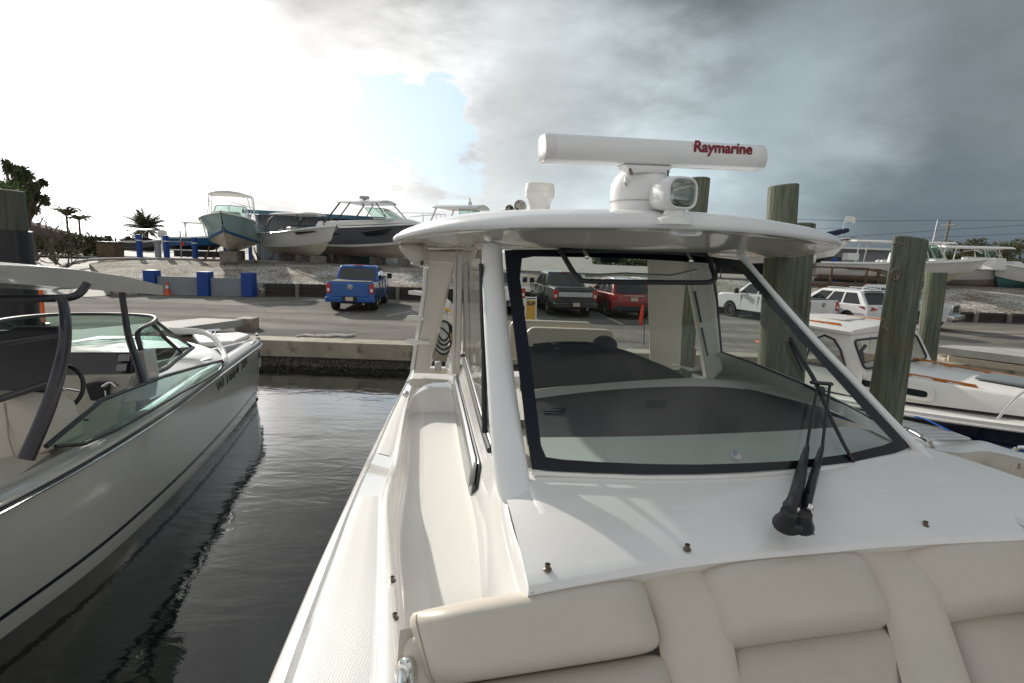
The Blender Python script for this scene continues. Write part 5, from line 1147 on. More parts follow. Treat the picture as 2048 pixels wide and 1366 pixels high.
tag(recenter(MB().tube([P(1756, 822, -2.40), P(1776, 820, -2.38), P(1798, 818, -2.38), P(1800, 824, -2.40), P(1780, 826, -2.40), P(1765, 830, -2.42)], .016, 8, smooth=4).tube([P(1798, 820, -2.38), P(1812, 828, -2.36), P(1850, 838, -2.36), P(1900, 862, -2.44)], .012, 6).build('mooring_rope', 'ropeblue')), 'blue rope tied round the foot of the pile on the grey dock', 'rope')
# rope lying on the seawall
tag(recenter(MB().tube([P(592, 673, -2.425), P(610, 671, -2.42), P(628, 672.5, -2.42), P(640, 670.5, -2.41), P(655, 673, -2.42), P(672, 671, -2.42), P(690, 672.5, -2.42), P(708, 670, -2.42)], .035, 6, smooth=4).tube([P(608, 669, -2.42), P(640, 673, -2.42), P(668, 669, -2.42), P(700, 672, -2.42)], .03, 6, smooth=4).build('dock_line', 'ropewhite')), 'pale coiled dock line lying along the top of the seawall', 'rope')
# traffic cones
def cone(p, h, label, bands=True):
    t = thing('traffic_cone', label, 'traffic cone', tuple(p))
    MB().box((0, 0, .02), (h * .55, h * .55, .04)).build('base', 'orange', t, bevel=.01)
    MB().lathe((0, 0, 0), [(h * .19, .04), (h * .035, h), (0, h + .005)], 20).build('body', 'orange', t)
    if bands: MB().lathe((0, 0, 0), [(h * .112 + .004, h * .50), (h * .08 + .004, h * .70)], 20, cap=False).build('reflective_band', 'white', t)
cone(P(335, 590, -2.45), .62, 'faded orange and white traffic cone at the foot of the grey wall')
cone(P(1530, 686, -2.45) , .80, 'plain bright orange traffic cone on the asphalt beside a green pile', False)
# SLIP sign: folding A-frame
sg_ = thing('folding_sign', 'small yellow folding floor sign with white frame standing on the quay', 'sign', tuple(P(1060, 656, -2.45)))
s0 = P(1060, 656, -2.45); wd, hh = .36, 1.04
for sgn in (-1, 1):
    g = MB()
    for x in (-wd / 2, wd / 2): g.tube([(x, sgn * .16, 0), (x * .93, sgn * .01, hh)], .022, 6)
    g.tube([(-wd / 2, sgn * .02, hh * .97), (wd / 2, sgn * .02, hh * .97)], .02, 6); g.tube([(-wd / 2, sgn * .05, hh * .90), (wd / 2, sgn * .05, hh * .90)], .014, 6); g.build('frame', 'white', sg_)
M['signy'] = mat('sign_yellow', (.62, .33, .04), .5)
pn = MB().poly([(-wd / 2 + .01, -.165, .05), (wd / 2 - .01, -.165, .05), (wd / 2 - .02, -.035, hh * .885), (-wd / 2 + .02, -.035, hh * .885)], (0, .012, 0)).build('panel', 'signy', sg_)
text('lettering', 'SLIP', .1, 'blackmat', pn, (-.135, -.072, .76), (1, 0, 0), (0, .15, 1), offset=.003, extrude=.002, fit=(.27, .125), world=False)
text('lettering', 'NO', .1, 'blackmat', pn, (-.09, -.152, .07), (1, 0, 0), (0, .25, 1), offset=.003, extrude=.002, fit=(.18, .10), world=False) if False else None
# red flag on a short staff at the edge of the quay
fg = thing('warning_flag', 'red pennant flag hanging limp from a thin black staff', 'flag', tuple(P(1288, 690, -2.45)))
p = P(1288, 690, -2.45); dy = p.y
def fpv(u, v, o=0): return PY(u, v, dy + o)
MB().tube([p, fpv(1289, 606), fpv(1296, 590)], .012, 6).build('staff', 'blackmat', fg, world=True)
MB().grid([[fpv(1284, 608), fpv(1288, 612, .03)], [fpv(1279, 630, .02), fpv(1287, 628, -.02)], [fpv(1278, 642), fpv(1286, 640, .03)], [fpv(1281, 652), fpv(1284, 652)]]).build('cloth', mat('flag_red', (.80, .06, .03), .7), fg, world=True, solid=.004)
# orange marker post and shore power pedestal
op = thing('marker_post', 'slim orange marker post on the lot near the sleeved pile', 'post', tuple(P(87, 650, -2.45)))
p = P(87, 650, -2.45); MB().lathe((0, 0, 0), [(.06, 0), (.055, 1.35), (.03, 1.37)], 14).build('tube', mat('marker_orange', (.85, .13, .02), .5), op); MB().lathe((0, 0, 0), [(.16, 0), (.15, .05), (.06, .07)], 14).build('foot', 'blackmat', op)
pdp = P(884, 706, -2.45)
pp = thing('power_pedestal', 'white shore power pedestal on the quay with black cable coils hanging on it', 'pedestal', (pdp.x, pdp.y, 1.0))
MB().box((0, 0, .5), (.26, .22, 1.0), taper=.9).build('column', 'white', pp, bevel=.02)
MB().poly([(-.15, -.14, 1.0), (.15, -.14, 1.0), (.19, -.14, 1.22), (.05, -.14, 1.34), (-.15, -.14, 1.18)], (0, .28, 0)).build('head', 'white', pp, bevel=.02)
MB().tube([(.10, -.17, 1.10), (.17, -.19, 1.04)], .035, 10).build('plug', 'yellow', pp)
def coil(name, mt, pts, r, label):
    o = MB().tube([Vector(q_) + Vector((pdp.x, pdp.y, 1.0)) for q_ in pts], r, 8, smooth=6).build(name, mt); recenter(o); return tag(o, label, 'cable')
coil('power_cable', 'yellow', [(.15, -.18, 1.06), (.30, -.2, .98), (.40, -.2, .80), (.38, -.2, .60), (.24, -.2, .50), (.24, -.2, .30), (.30, -.2, .05), (.42, -.25, -.25)], .012, 'thin yellow shore power cable plugged into the white pedestal')
pts = []
for k in range(4):
    w_, h_ = .17 + .05 * k, .26 + .06 * k
    for q_ in range(8): a = q_ / 8 * 2 * PI; pts.append((.06 + w_ * math.sin(a) * .8, -.16 - .015 * k, .80 - h_ * .9 + h_ * .9 * math.cos(a)))
pts += [(.16, -.2, .5), (.24, -.2, .2), (.22, -.25, -.1), (.20, -.7, -.5)]
coil('water_hose', 'blackmat', pts, .022, 'black hose looped in several coils on the white pedestal')
bx = P(896, 700, -2.45); tag(recenter(MB().box((bx.x + .18, bx.y, 1.18), (.14, .14, .36)).build('fire_box', 'red', bevel=.02)), 'small red box standing behind the hose coils on the quay', 'box')
# blue columns and grey wall panels
wl = thing('retaining_wall', 'low grey concrete wall panels standing between blue square columns', 'wall', (-14.2, 25.6, 1.0))
M['blockgrey'] = mat('painted_block', (.235, .265, .29), .8, var=.12, vscale=2, bump=.3, bscale=20, stain=((.36, .38, .39), 3, .62))
cols = [P(320, 588, -2.45), P(412, 590, -2.45), P(498, 590, -2.45)]
cx3 = [Vector((PY(u, 568, y).x, y, 1)) for u, y in ((305, 25.9), (411, 26.15), (498, 26.4))]
for p in cx3: MB().box((p.x, p.y, 1.55), (.50, .55, 1.1)).build('column', 'blue', wl, world=True, bevel=.015)
for a, b in zip(cx3, cx3[1:]):
    m_ = (a + b) / 2; MB().box((m_.x, m_.y, 1.42), ((b - a).length - .52, .22, .84), rz=math.atan2((b - a).y, (b - a).x)).build('panel', 'blockgrey', wl, world=True, bevel=.01)
# timber retaining walls with posts
def twall(x0, x1, h, label, step):
    t = thing('timber_wall', label, 'retaining wall', ((x0 + x1) / 2, wall_y((x0 + x1) / 2), 1.0))
    n = int((x1 - x0) / .6) + 1; rn = random.Random(int(x0 * 3)); 
    for j in range(3):
        g = MB(); xs = [lerp(x0, x1, i / n) for i in range(n + 1)]
        z0, z1 = 1.0 + h * j / 3, 1.0 + h * (j + 1) / 3 - .015; o = rn.uniform(-.02, .02)
        g.grid([[(x, wall_y(x) + .1, z1) for x in xs], [(x, wall_y(x) - .08 + o, z1) for x in xs], [(x, wall_y(x) - .08 + o + .01 * math.sin(x * 5), z0) for x in xs], [(x, wall_y(x) + .1, z0) for x in xs]]); g.build('beam', 'timber', t, world=True, smooth=40)
    x = x0 + step * .6
    while x < x1: MB().box((x, wall_y(x) - .17, 1.0 + h * .5), (.16, .14, h + .02)).build('wall_post', 'timber2', t, world=True, bevel=.01); x += step
twall(-11.7, 8.0, .62, 'dark stained timber retaining wall at the foot of the gravel bank behind the blue pickup', 2.35)
twall(8.1, 34.0, .45, 'low timber retaining wall with pale posts running along the lot on the right', 1.55)
# ================================================================ vehicles
def carpaint(name, col, metal=.3): 
    m = mat(name, col, .28, metal=metal, coat=.9, var=.04, vscale=3); return m
M['cblue'] = carpaint('paint_blue', (.001, .085, .34)); M['cgrey'] = carpaint('paint_charcoal', (.035, .036, .038)); M['cred'] = carpaint('paint_red', (.24, .012, .010))
M['cwhite'] = carpaint('paint_white', (.72, .72, .72), 0); M['csilver'] = carpaint('paint_silver', (.52, .54, .55), .4)
M['lamp'] = mat('head_lamp', (.65, .65, .62), .1, coat=.8); M['plate'] = mat('number_plate', (.62, .60, .56), .5, var=.25, vscale=18, col2=(.55, .35, .25)); M['trim'] = mat('dark_trim', (.02, .02, .022), .6)
M['silverband'] = mat('brushed_band', (.55, .56, .57), .35, metal=.6, var=.2, vscale=9)
def arch_profile(L, zb, wheels, rw, upper):
    "closed side outline: lower edge with wheel arches, then the upper line"
    pts = [(0, zb)]
    for wx in wheels:
        for k in range(9): a = PI - PI * k / 8; pts.append((wx + rw * math.cos(a), max(zb, .36 + rw * math.sin(a)) if 0 < k < 8 else zb))
    pts.append((L, zb)); return pts + upper
def body(profile, w, tumble=.0):
    g = MB(); zs = [p[1] for p in profile]; zm = max(zs)
    a = [(x, -w / 2 + (tumble * max(0, (z - .9)) if z > .9 else .02 * max(0, .6 - z)), z) for x, z in profile]; b = [(x, -y, z) for x, y, z in a]
    n = len(a); g.add(a + b, [list(range(n)), [n + i for i in range(n)][::-1]] + [(i, n + i, n + (i + 1) % n, (i + 1) % n) for i in range(n)]); return g
def wheel(t, x, y, r=.39, w=.27, spokes=6):
    s = 1 if y > 0 else -1
    ty = MB().lathe((x, y - s * w / 2, .0 + r), [(r * .62, 0), (r * .93, .0), (r, .04), (r, w - .04), (r * .93, w), (r * .62, w), (r * .60, w - .03)], 28, (0, s, 0), cap=False).build('tyre', 'rubber', t)
    g = MB().lathe((x, y + s * (w / 2 - .05), r), [(r * .62, .03), (r * .60, 0), (r * .56, -.05), (.01, -.05)], 24, (0, s, 0), cap=False)
    for k in range(spokes):
        a = k / spokes * 2 * PI; dx, dz = math.cos(a), math.sin(a); c = Vector((x, y + s * (w / 2 - .035), r)); q_ = Vector((-dz, 0, dx))
        g.poly([c + Vector((dx, 0, dz)) * .05 + q_ * .045, c + Vector((dx, 0, dz)) * r * .58 + q_ * .03, c + Vector((dx, 0, dz)) * r * .58 - q_ * .03, c + Vector((dx, 0, dz)) * .05 - q_ * .045], (0, -s * .03, 0))
    g.build('rim', 'alloy', ty); MB().lathe((x, y + s * (w / 2 - .11), r), [(r * .58, 0), (.01, .0)], 18, (0, s, 0)).build('brake_disc', 'trim', ty)
def greenhouse(t, paint, base, top, wb, wt, zb, zt, panes, rear=True):
    "cabin: base=(x0,x1) top=(x0,x1) half-widths; panes: list of x fractions for side windows"
    g = MB(); xb0, xb1 = base; xt0, xt1 = top
    mid = lambda x0b, x0t, k: lerp(x0b, x0t, k)
    ringsz = [(zb, xb0, xb1, wb), (lerp(zb, zt, .88), lerp(xb0, xt0, .9), lerp(xb1, xt1, .9), lerp(wb, wt, .86)), (lerp(zb, zt, .97), lerp(xb0, xt0, 1.0) + .03, lerp(xb1, xt1, 1.0) - .03, wt * .97), (zt, xt0 + .16, xt1 - .2, wt * .80), (zt + .015, (xt0 + xt1) / 2 - .2, (xt0 + xt1) / 2 + .2, .1)]
    g.loft([[(a, -w_, z), (b, -w_, z), (b, w_, z), (a, w_, z)] for z, a, b, w_ in ringsz]); g.build('cab', paint, t, smooth=50, bevel=.03)
    def at(fx, k, side, off=.006):
        a, b = lerp(xb0, xt0, k), lerp(xb1, xt1, k); return (lerp(a, b, fx), side * (lerp(wb, wt, k) + off), lerp(zb, zt, k))
    for side in (-1, 1):
        for f0, f1 in panes:
            MB().poly([at(f0, .08, side), at(f1, .08, side), at(f1 - (.02 if f1 > .9 else 0), .80, side), at(f0 + (.02 if f0 < .1 else 0), .80, side)], (0, -side * .004, 0)).build('side_window', 'darkglass', t, bevel=.02)
    for xb_, xt_, s, nm in ((xb0, xt0, -1, 'rear_window'), (xb1, xt1, 1, 'windscreen')):
        pts = []
        for y_, k in ((-.86, .10), (.86, .10), (.86, .82), (-.86, .82)): pts.append((lerp(xb_, xt_, k * .92) + s * .012, y_ * lerp(wb, wt, k), lerp(zb, zt, k)))
        MB().poly(pts, (-s * .006, 0, 0)).build(nm, 'darkglass', t, bevel=.02)
def pickup(label, paint, pos, rz, scale=1.0, L=5.7, w=2.0, rearstyle='plain', tz=1.0, tonneau=True, front=False, group='vehicles parked in the lot'):
    t = thing('pickup_truck', label, 'pickup truck', pos, rz, group, scale)   # local x forward, 0 at the tailgate
    W1, W2 = 1.25, L - 1.0
    body(arch_profile(L, .42, (W1, W2), .47, [(L + .02, .75), (L - .02, 1.12), (L - .25, 1.20), (L - 1.35, 1.26), (3.75, 1.27), (3.7, 1.25), (1.9, 1.25), (1.85, 1.27), (.02, 1.27), (0, 1.2), (0, .62)]), w, .12).build('body', paint, t, bevel=.04, seg=3, smooth=40)
    for x in (W1, W2):
        for s in (-1, 1):
            wheel(t, x, s * (w / 2 - .15))
    g = MB()
    for x in (W1, W2):
        for s in (-1, 1): g.lathe((x, s * (w / 2 - .28), .36), [(.46, 0), (.46, .2)], 20, (0, s, 0))
    g.box((L / 2, 0, .45), (L - .8, 1.4, .25)); g.build('underbody', 'trim', t)
    MB().box((.95, 0, 1.275), (1.8, 1.66, .03)).build('bed_cover', 'trim', t, bevel=.01)
    greenhouse(t, paint, (1.85, 4.45), (2.15, 3.65), w / 2 - .05, w / 2 - .22, 1.25, 1.90, [(.05, .42), (.46, .90)])
    MB().box((-.012, 0, .93), (.03, 1.52, .56)).build('tailgate', paint if rearstyle != 'chrome' else paint, t, bevel=.02)
    if rearstyle == 'chrome': MB().box((-.035, 0, 1.0), (.02, 1.52, .20)).build('tailgate_band', 'silverband', t, bevel=.005)
    bump = paint if rearstyle != 'chromebumper' else 'chrome'
    MB().box((-.10, 0, .54), (.22, w - .02, .22)).build('rear_bumper', bump, t, bevel=.04, seg=3)
    MB().box((-.13, 0, .56), (.2, .62, .21)).build('bumper_step', 'trim', t, bevel=.02)
    MB().box((-.245, 0, .58), (.01, .31, .16)).build('number_plate', 'plate', t)
    if rearstyle != 'chrome': MB().lathe((-.028, 0, 1.06), [(.12, 0), (.12, -.008), (.10, -.012), (0, -.012)], 20, (1, 0, 0)).build('badge', 'alloy', t).scale = (1, 1, 1)
    for s in (-1, 1):
        tl = MB().box((.03, s * (w / 2 - .12), .99), (.12, .20, .42)).build('tail_light', 'red', t, bevel=.03); MB().box((-.033, s * (w / 2 - .12), .93), (.01, .10, .13)).build('reversing_lamp', 'lens', tl, bevel=.01)
        mm = MB().box((4.15, s * (w / 2 + .16), 1.38), (.12, .22, .26)).box((4.15, s * (w / 2 + .02), 1.33), (.05, .2, .05)); mm.build('side_mirror', 'blackmat' if paint != 'cwhite' else 'blackmat', t, bevel=.03)
        for x in (2.55, 3.55): MB().box((x, s * (w / 2 + .01), 1.08), (.16, .03, .03)).build('door_handle', paint, t, bevel=.005)
        for x in (1.88, 2.86, 3.98): MB().box((x, s * (w / 2 - .012), .87), (.012, .03, .66)).build('door_gap', 'trim', t)
        hl = MB().box((L - .05, s * (w / 2 - .26), .98), (.18, .36, .24)).build('headlight', 'lamp', t, bevel=.04)
    if front:
        gr = MB().box((L + .01, 0, .99), (.07, 1.06, .36)).build('grille', 'chrome', t, bevel=.03)
        for s in (-1, 1):
            for z in (.90, 1.08): MB().box((L + .05, s * .27, z), (.02, .44, .13)).build('grille_opening', 'blackmat', gr, bevel=.02)
        MB().box((L + .10, 0, .62), (.24, w, .20)).build('front_bumper', 'chrome', t, bevel=.05, seg=3)
        MB().box((L + .16, 0, .50), (.12, 1.3, .12)).build('bumper_intake', 'blackmat', t, bevel=.02)
    MB().box((2.06, 0, 1.90), (.05, .42, .045)).build('high_brake_light', 'red', t, bevel=.01)
    MB().lathe((-.05, -.55, .36), [(.035, 0), (.035, .25)], 12, (1, 0, 0)).build('exhaust_pipe', 'chrome', t)
    return t
def suv(label, paint, pos, rz, scale=1.0, L=4.75, w=1.93, style=0, group='vehicles parked in the lot'):
    t = thing('suv', label, 'car', pos, rz, group, scale); W1, W2 = .95, L - .95
    body(arch_profile(L, .34, (W1, W2), .42, [(L, .55), (L - .03, .80), (L - .3, .98), (L - 1.25, 1.07), (L - 1.35, 1.04), (.10, 1.08), (.02, 1.0), (-.03, .66), (.02, .40)]), w, .10).build('body', paint, t, bevel=.06, seg=3, smooth=45)
    for x in (W1, W2):
        for s in (-1, 1): wheel(t, x, s * (w / 2 - .13), .36, .24, 5)
    g = MB()
    for x in (W1, W2):
        for s in (-1, 1): g.lathe((x, s * (w / 2 - .26), .36), [(.41, 0), (.41, .2)], 20, (0, s, 0))
    g.box((L / 2, 0, .36), (L - .5, 1.4, .2)); g.build('underbody', 'trim', t)
    greenhouse(t, paint, (.12, 3.5), (.62, 2.5), w / 2 - .06, w / 2 - .24, 1.03, 1.66, [(.08, .34), (.37, .60), (.63, .90)])
    MB().box((.55, 0, 1.655), (.34, 1.1, .04)).build('roof_spoiler', paint, t, bevel=.015)
    MB().box((-.03, 0, .45), (.16, w - .1, .22)).build('rear_bumper', 'trim' if style == 0 else paint, t, bevel=.04)
    MB().box((-.035, 0, .86), (.012, .32, .16)).build('number_plate', 'plate', t); MB().box((-.035, 0, 1.0), (.02, .85, .03)).build('trim_strip', 'chrome', t, bevel=.005)
    for s in (-1, 1):
        if style == 0: MB().box((.06, s * (w / 2 - .12), .93), (.22, .20, .26)).build('tail_light', 'red', t, bevel=.04)
        else: MB().poly([(-.045, s * .42, .90), (-.045, s * .80, .84), (.15, s * (w / 2 + .012), .90), (.45, s * (w / 2 + .004), 1.0), (.05, s * (w / 2 - .03), 1.03), (-.02, s * .7, 1.0)], (.03, 0, 0)).build('tail_light', 'red', t, bevel=.01)
        MB().box((3.05, s * (w / 2 + .10), 1.12), (.12, .2, .16)).build('side_mirror', paint, t, bevel=.03); MB().tube([(.9, s * .66, 1.69), (1.6, s * .68, 1.72), (2.3, s * .66, 1.70)], .018, 6).build('roof_rail', 'chrome', t)
        for x in (1.75, 2.75): MB().box((x, s * (w / 2 + .005), .92), (.15, .03, .03)).build('door_handle', paint, t, bevel=.005)
        for x in (1.35, 2.28, 3.2): MB().box((x, s * (w / 2 - .012), .72), (.01, .03, .55)).build('door_gap', 'trim', t)
        MB().box((L - .12, s * (w / 2 - .28), .80), (.2, .4, .16)).build('headlight', 'lamp', t, bevel=.04)
    for s in (-1, 1): MB().lathe((-.08, s * .62, .36), [(.04, 0), (.04, .2)], 12, (1, 0, 0)).build('exhaust_pipe', 'chrome', t)
    return t
def g0(u, v): p = P(u, v, -2.45); return (p.x, p.y, 1.004)
pickup('bright blue pickup truck seen from behind, parked at the timber wall', 'cblue', (-6.15, 21.4, 1.004), R(96), .90, w=2.0)
pickup('white pickup truck half hidden behind the white windshield pillar', 'cwhite', (-.42, 22.2, 1.004), R(92), .90, rearstyle='plain')
pickup('charcoal pickup truck with a silver band across its tailgate, seen through the windshield', 'cgrey', (2.42, 22.3, 1.004), R(99), .90, rearstyle='chrome')
suv('dark red car with a plate and chrome strip on its tailgate', 'cred', (4.75, 22.4, 1.004), R(99), .92)
pickup('white pickup truck with its tail toward the quay, partly behind two green piles', 'cwhite', (11.75, 21.6, 1.004), R(112), .84)
suv('white car with wide red tail lights parked beside the white pickup', 'cwhite', (13.9, 21.3, 1.004), R(110), .90, style=1)
pickup('silver pickup truck with a chrome grille facing the harbour', 'csilver', (14.1, 26.0, 1.004), R(-50), .86, front=True)
# ================================================================ stored boats on the bank
M['teal'] = mat('teal_hull', (.33, .48, .48), .2, coat=.4, var=.04); M['tealdark'] = mat('dark_teal_bottom', (.06, .16, .16), .4)
M['bott'] = mat('stained_bottom', (.56, .53, .47), .45, col2=(.42, .34, .23), vscale=1.6, stretch=(.4, 1, 2)); M['bottblk'] = mat('antifouling_black', (.02, .02, .022), .7)
M['hgrey'] = mat('grey_hull', (.13, .135, .15), .18, coat=.5); M['hwhite'] = mat('stored_white_hull', (.74, .73, .70), .22, coat=.3, var=.05, vscale=1.5); M['bluepaint'] = mat('boot_blue', (.02, .12, .28), .4)
M['hnavy'] = mat('canvas_navy', (.012, .02, .06), .8)
def bhull(t, L, Bm, D, side, bottom, stripe=None, dead=.35, deckz=None, rise=.35, fine=1.0, top=None):
    S = []
    n = 22
    for k in range(n + 1):
        a = k / n; hb_ = Bm / 2 * (1 - max(0, (a - .40) / .60) ** (2.3 * fine)); hb_ = max(hb_, .03)
        hc = Bm / 2 * .86 * max(.0, 1 - max(0, (a - .30) / .62) ** 1.7); hc = max(hc, .012)
        zs = D + rise * a ** 2; zk = (D * .93) * max(0, (a - .62) / .38) ** 2.2; zc = max(zk + .01, dead * D + D * .42 * max(0, (a - .25) / .75) ** 1.8)
        xk = L * a * (1 - .0) - .10 * L * max(0, (a - .6) / .4) ** 2 * 1.0; xc = L * a - .06 * L * max(0, (a - .6) / .4) ** 2
        S.append((L * a, hb_, zs, xc, hc, zc, xk, zk))
    bt = MB(); tp = MB()
    for s in (-1, 1):
        bt.grid([[(xk, 0, zk) for x, hb_, zs, xc, hc, zc, xk, zk in S], [(lerp(xk, xc, .5), s * hc * .5, lerp(zk, zc, .46)) for x, hb_, zs, xc, hc, zc, xk, zk in S], [(lerp(xk, xc, .5), s * hc * .52, lerp(zk, zc, .46) + .02) for x, hb_, zs, xc, hc, zc, xk, zk in S], [(xc, s * hc, zc) for x, hb_, zs, xc, hc, zc, xk, zk in S]])
        tp.grid([[(xc, s * hc, zc) for x, hb_, zs, xc, hc, zc, xk, zk in S], [(xc, s * (hc + .03), zc + .02) for x, hb_, zs, xc, hc, zc, xk, zk in S], [(lerp(xc, x, .45), s * lerp(hc, hb_, .40), lerp(zc, zs, .5)) for x, hb_, zs, xc, hc, zc, xk, zk in S], [(x, s * hb_, zs) for x, hb_, zs, xc, hc, zc, xk, zk in S]])
    x, hb_, zs, xc, hc, zc, xk, zk = S[0]; tp.poly([(0, -hc, zc), (0, -hb_, zs), (0, hb_, zs), (0, hc, zc), (0, 0, zk)])
    h = tp.build('hull', side, t, smooth=50); bt.build('hull_bottom', bottom, t, smooth=40)
    r = MB()
    for s in (-1, 1): r.tube([(x, s * (hb_ + .01), zs - .02) for x, hb_, zs, *_ in S], .035, 6)
    r.build('rub_rail', top or 'hwhite', t)
    dk = MB(); dk.grid([[(x, -hb_ + .02, zs) for x, hb_, zs, *_ in S], [(x, -hb_ * .9, zs + .07) for x, hb_, zs, *_ in S], [(x, -hb_ * .75, zs + .08 if deckz is None else zs + deckz) for x, hb_, zs, *_ in S], [(x, hb_ * .75, zs + .08 if deckz is None else zs + deckz) for x, hb_, zs, *_ in S], [(x, hb_ * .9, zs + .07) for x, hb_, zs, *_ in S], [(x, hb_ - .02, zs) for x, hb_, zs, *_ in S]]); dk.build('deck', 'hwhite', t, smooth=60)
    if stripe:
        st_ = MB()
        for s in (-1, 1): st_.grid([[(lerp(xc, x, k), s * (lerp(hc, hb_, .8 * k) + .035), lerp(zc, zs, k) ) for x, hb_, zs, xc, hc, zc, xk, zk in S] for k in (-.02, .10)])
        st_.build('boot_stripe', stripe, t, smooth=60)
    return S
def stands(t, S, L, z):
    for x in (L * .18, L * .45, L * .68): MB().box((x, 0, -z / 2 + .02), (.35, .9, z)).build('keel_block', 'timber2', t, bevel=.02)
    for x in (L * .22, L * .62):
        for s in (-1, 1): MB().tube([(x, s * 1.25, -z), (x, s * 1.0, .25)], .035, 6).tube([(x - .3, s * 1.35, -z), (x, s * 1.15, -.1)], .02, 6).tube([(x + .3, s * 1.35, -z), (x, s * 1.15, -.1)], .02, 6).build('jack_stand', 'brownwood', t)
def slabtop(t, x0, x1, w, z, name='hard_top', mt='hwhite', crown=.08, th=.09, nose=.3):
    g = MB(); rings = []
    for k in range(9):
        a = k / 8; x = lerp(x0, x1, a); ww = w * (1 - nose * max(0, (a - .6) / .4) ** 2)
        rings.append([(x, -ww, z), (x, -ww * .98, z + th * .6), (x, -ww * .6, z + th + crown * .6), (x, 0, z + th + crown), (x, ww * .6, z + th + crown * .6), (x, ww * .98, z + th * .6), (x, ww, z), (x, 0, z + .04)])
    g.loft(rings); return g.build(name, mt, t, smooth=50)
def windsh(t, x0, x1, w0, w1, z0, z1, mt='glass_g', frame='hwhite'):
    "wraparound screen from base x0 to top x1 (aft)"
    base = [(x0 - 1.1, -w0, z0), (x0 - .25, -w0 * .85, z0 + .02), (x0, 0, z0 + .05), (x0 - .25, w0 * .85, z0 + .02), (x0 - 1.1, w0, z0)]; topp = [(x1 - .7, -w1, z1), (x1 - .1, -w1 * .85, z1), (x1 + .08, 0, z1 + .02), (x1 - .1, w1 * .85, z1), (x1 - .7, w1, z1)]
    fr = MB(); fr.tube(topp, .03, 6).tube(base, .03, 6)
    for a, b in zip(base, topp): fr.tube([a, b], .025, 6)
    f = fr.build('windscreen_frame', frame, t); MB().grid([base, topp]).build('windscreen', mt, f)
def outboard(t, x, y, z, s=1.0, mt='hwhite'):
    MB().loft([[(x - .30 * s + a, y + b, z + h) for a, b in ((-.28 * s * k, -.17 * s * k), (.22 * s * k, -.17 * s * k), (.22 * s * k, .17 * s * k), (-.28 * s * k, .17 * s * k))] for h, k in ((0, .8), (.12 * s, 1), (.42 * s, 1), (.55 * s, .75))] + [[(x - .30 * s + a, y + b, z + .56 * s) for a, b in ((-.1, -.08), (.1, -.08), (.1, .08), (-.1, .08))]]).box((x - .3 * s, y, z - .45 * s), (.2 * s, .13 * s, .95 * s)).build('outboard_engine', mt, t, bevel=.04, smooth=60)
# 1 teal centre console, bow toward the harbour
YZ = 2.34
t = thing('stored_boat', 'pale teal motor boat with soft top on blocks, blue and white bottom', 'motor boat', (-17.75, 37.0, YZ + .62), R(-70), 'boats stored on the bank')
S = bhull(t, 8.0, 3.0, 1.50, 'teal', 'bott', 'bluepaint', rise=.50, fine=1.5); stands(t, S, 8.0, .6)
g = MB()
for s in (-1, 1): g.grid([[(x_[3], s * (x_[4] + .045), x_[5] - .10) for x_ in S], [(x_[3], s * (x_[4] * .93 + .04), x_[5] - .26) for x_ in S]]) if False else None
slabtop(t, 2.4, 4.9, 1.15, 3.15, 'soft_top', 'hwhite', .14, .05, .2); windsh(t, 4.7, 4.2, 1.05, .8, 1.85, 2.55)
for s in (-1, 1): MB().tube([(2.5, s * 1.1, 3.15), (2.3, s * 1.2, 1.9)], .025, 6).tube([(4.7, s * .95, 3.15), (4.1, s * 1.15, 2.0)], .025, 6).tube([(3.6, s * 1.1, 3.15), (2.9, s * 1.2, 2.0)], .02, 6).build('top_frame', 'chrome', t)
for s in (-1, 1): MB().tube([(7.8, s * .25, 2.2), (7.4, s * .5, 2.55), (5.5, s * 1.25, 2.45), (3.5, s * 1.4, 2.3)], .016, 6).build('bow_rail', 'chrome', t)
MB().tube([(3.0, 1.0, 3.2), (2.7, 1.05, 4.4)], .012, 5).build('aerial', 'white', t)
MB().box((3.2, 0, 1.9), (1.0, .9, .7)).build('helm_console', 'hwhite', t, bevel=.05)
# 2 white bowrider with T-top
t = thing('stored_boat', 'white motor boat with black framed hard top on blocks in front of the shed', 'motor boat', (-14.9, 36.0, YZ + .50), R(-36), 'boats stored on the bank')
S = bhull(t, 6.0, 2.4, 1.25, 'hwhite', 'bott', None, rise=.50, fine=1.3); stands(t, S, 6.2, .42)
slabtop(t, .9, 3.9, 1.0, 2.35, crown=.06, nose=.15); windsh(t, 4.1, 3.6, .95, .8, 1.35, 1.72, frame='blackmat')
for s in (-1, 1): MB().tube([(.4, s * 1.05, 1.15), (.75, s * 1.03, 1.9), (1.4, s * .95, 2.33)], .04, 6, smooth=3).tube([(.65, s * 1.05, 1.15), (1.0, s * 1.03, 1.9), (1.7, s * .95, 2.33)], .035, 6, smooth=3).tube([(3.5, s * .85, 2.35), (3.7, s * .9, 1.5)], .035, 6).build('top_frame', 'blacktube', t)
MB().box((2.2, 0, 1.35), (.9, .9, .6)).build('helm_console', 'hwhite', t, bevel=.05)
g = MB()
for s in (-1, 1): g.poly([(3.7, s * 1.17, 1.32), (5.2, s * .92, 1.42), (5.4, s * .84, 1.36), (3.9, s * 1.12, 1.18)], (0, s * .02, 0))
g.build('hull_graphic', 'blackmat', t)
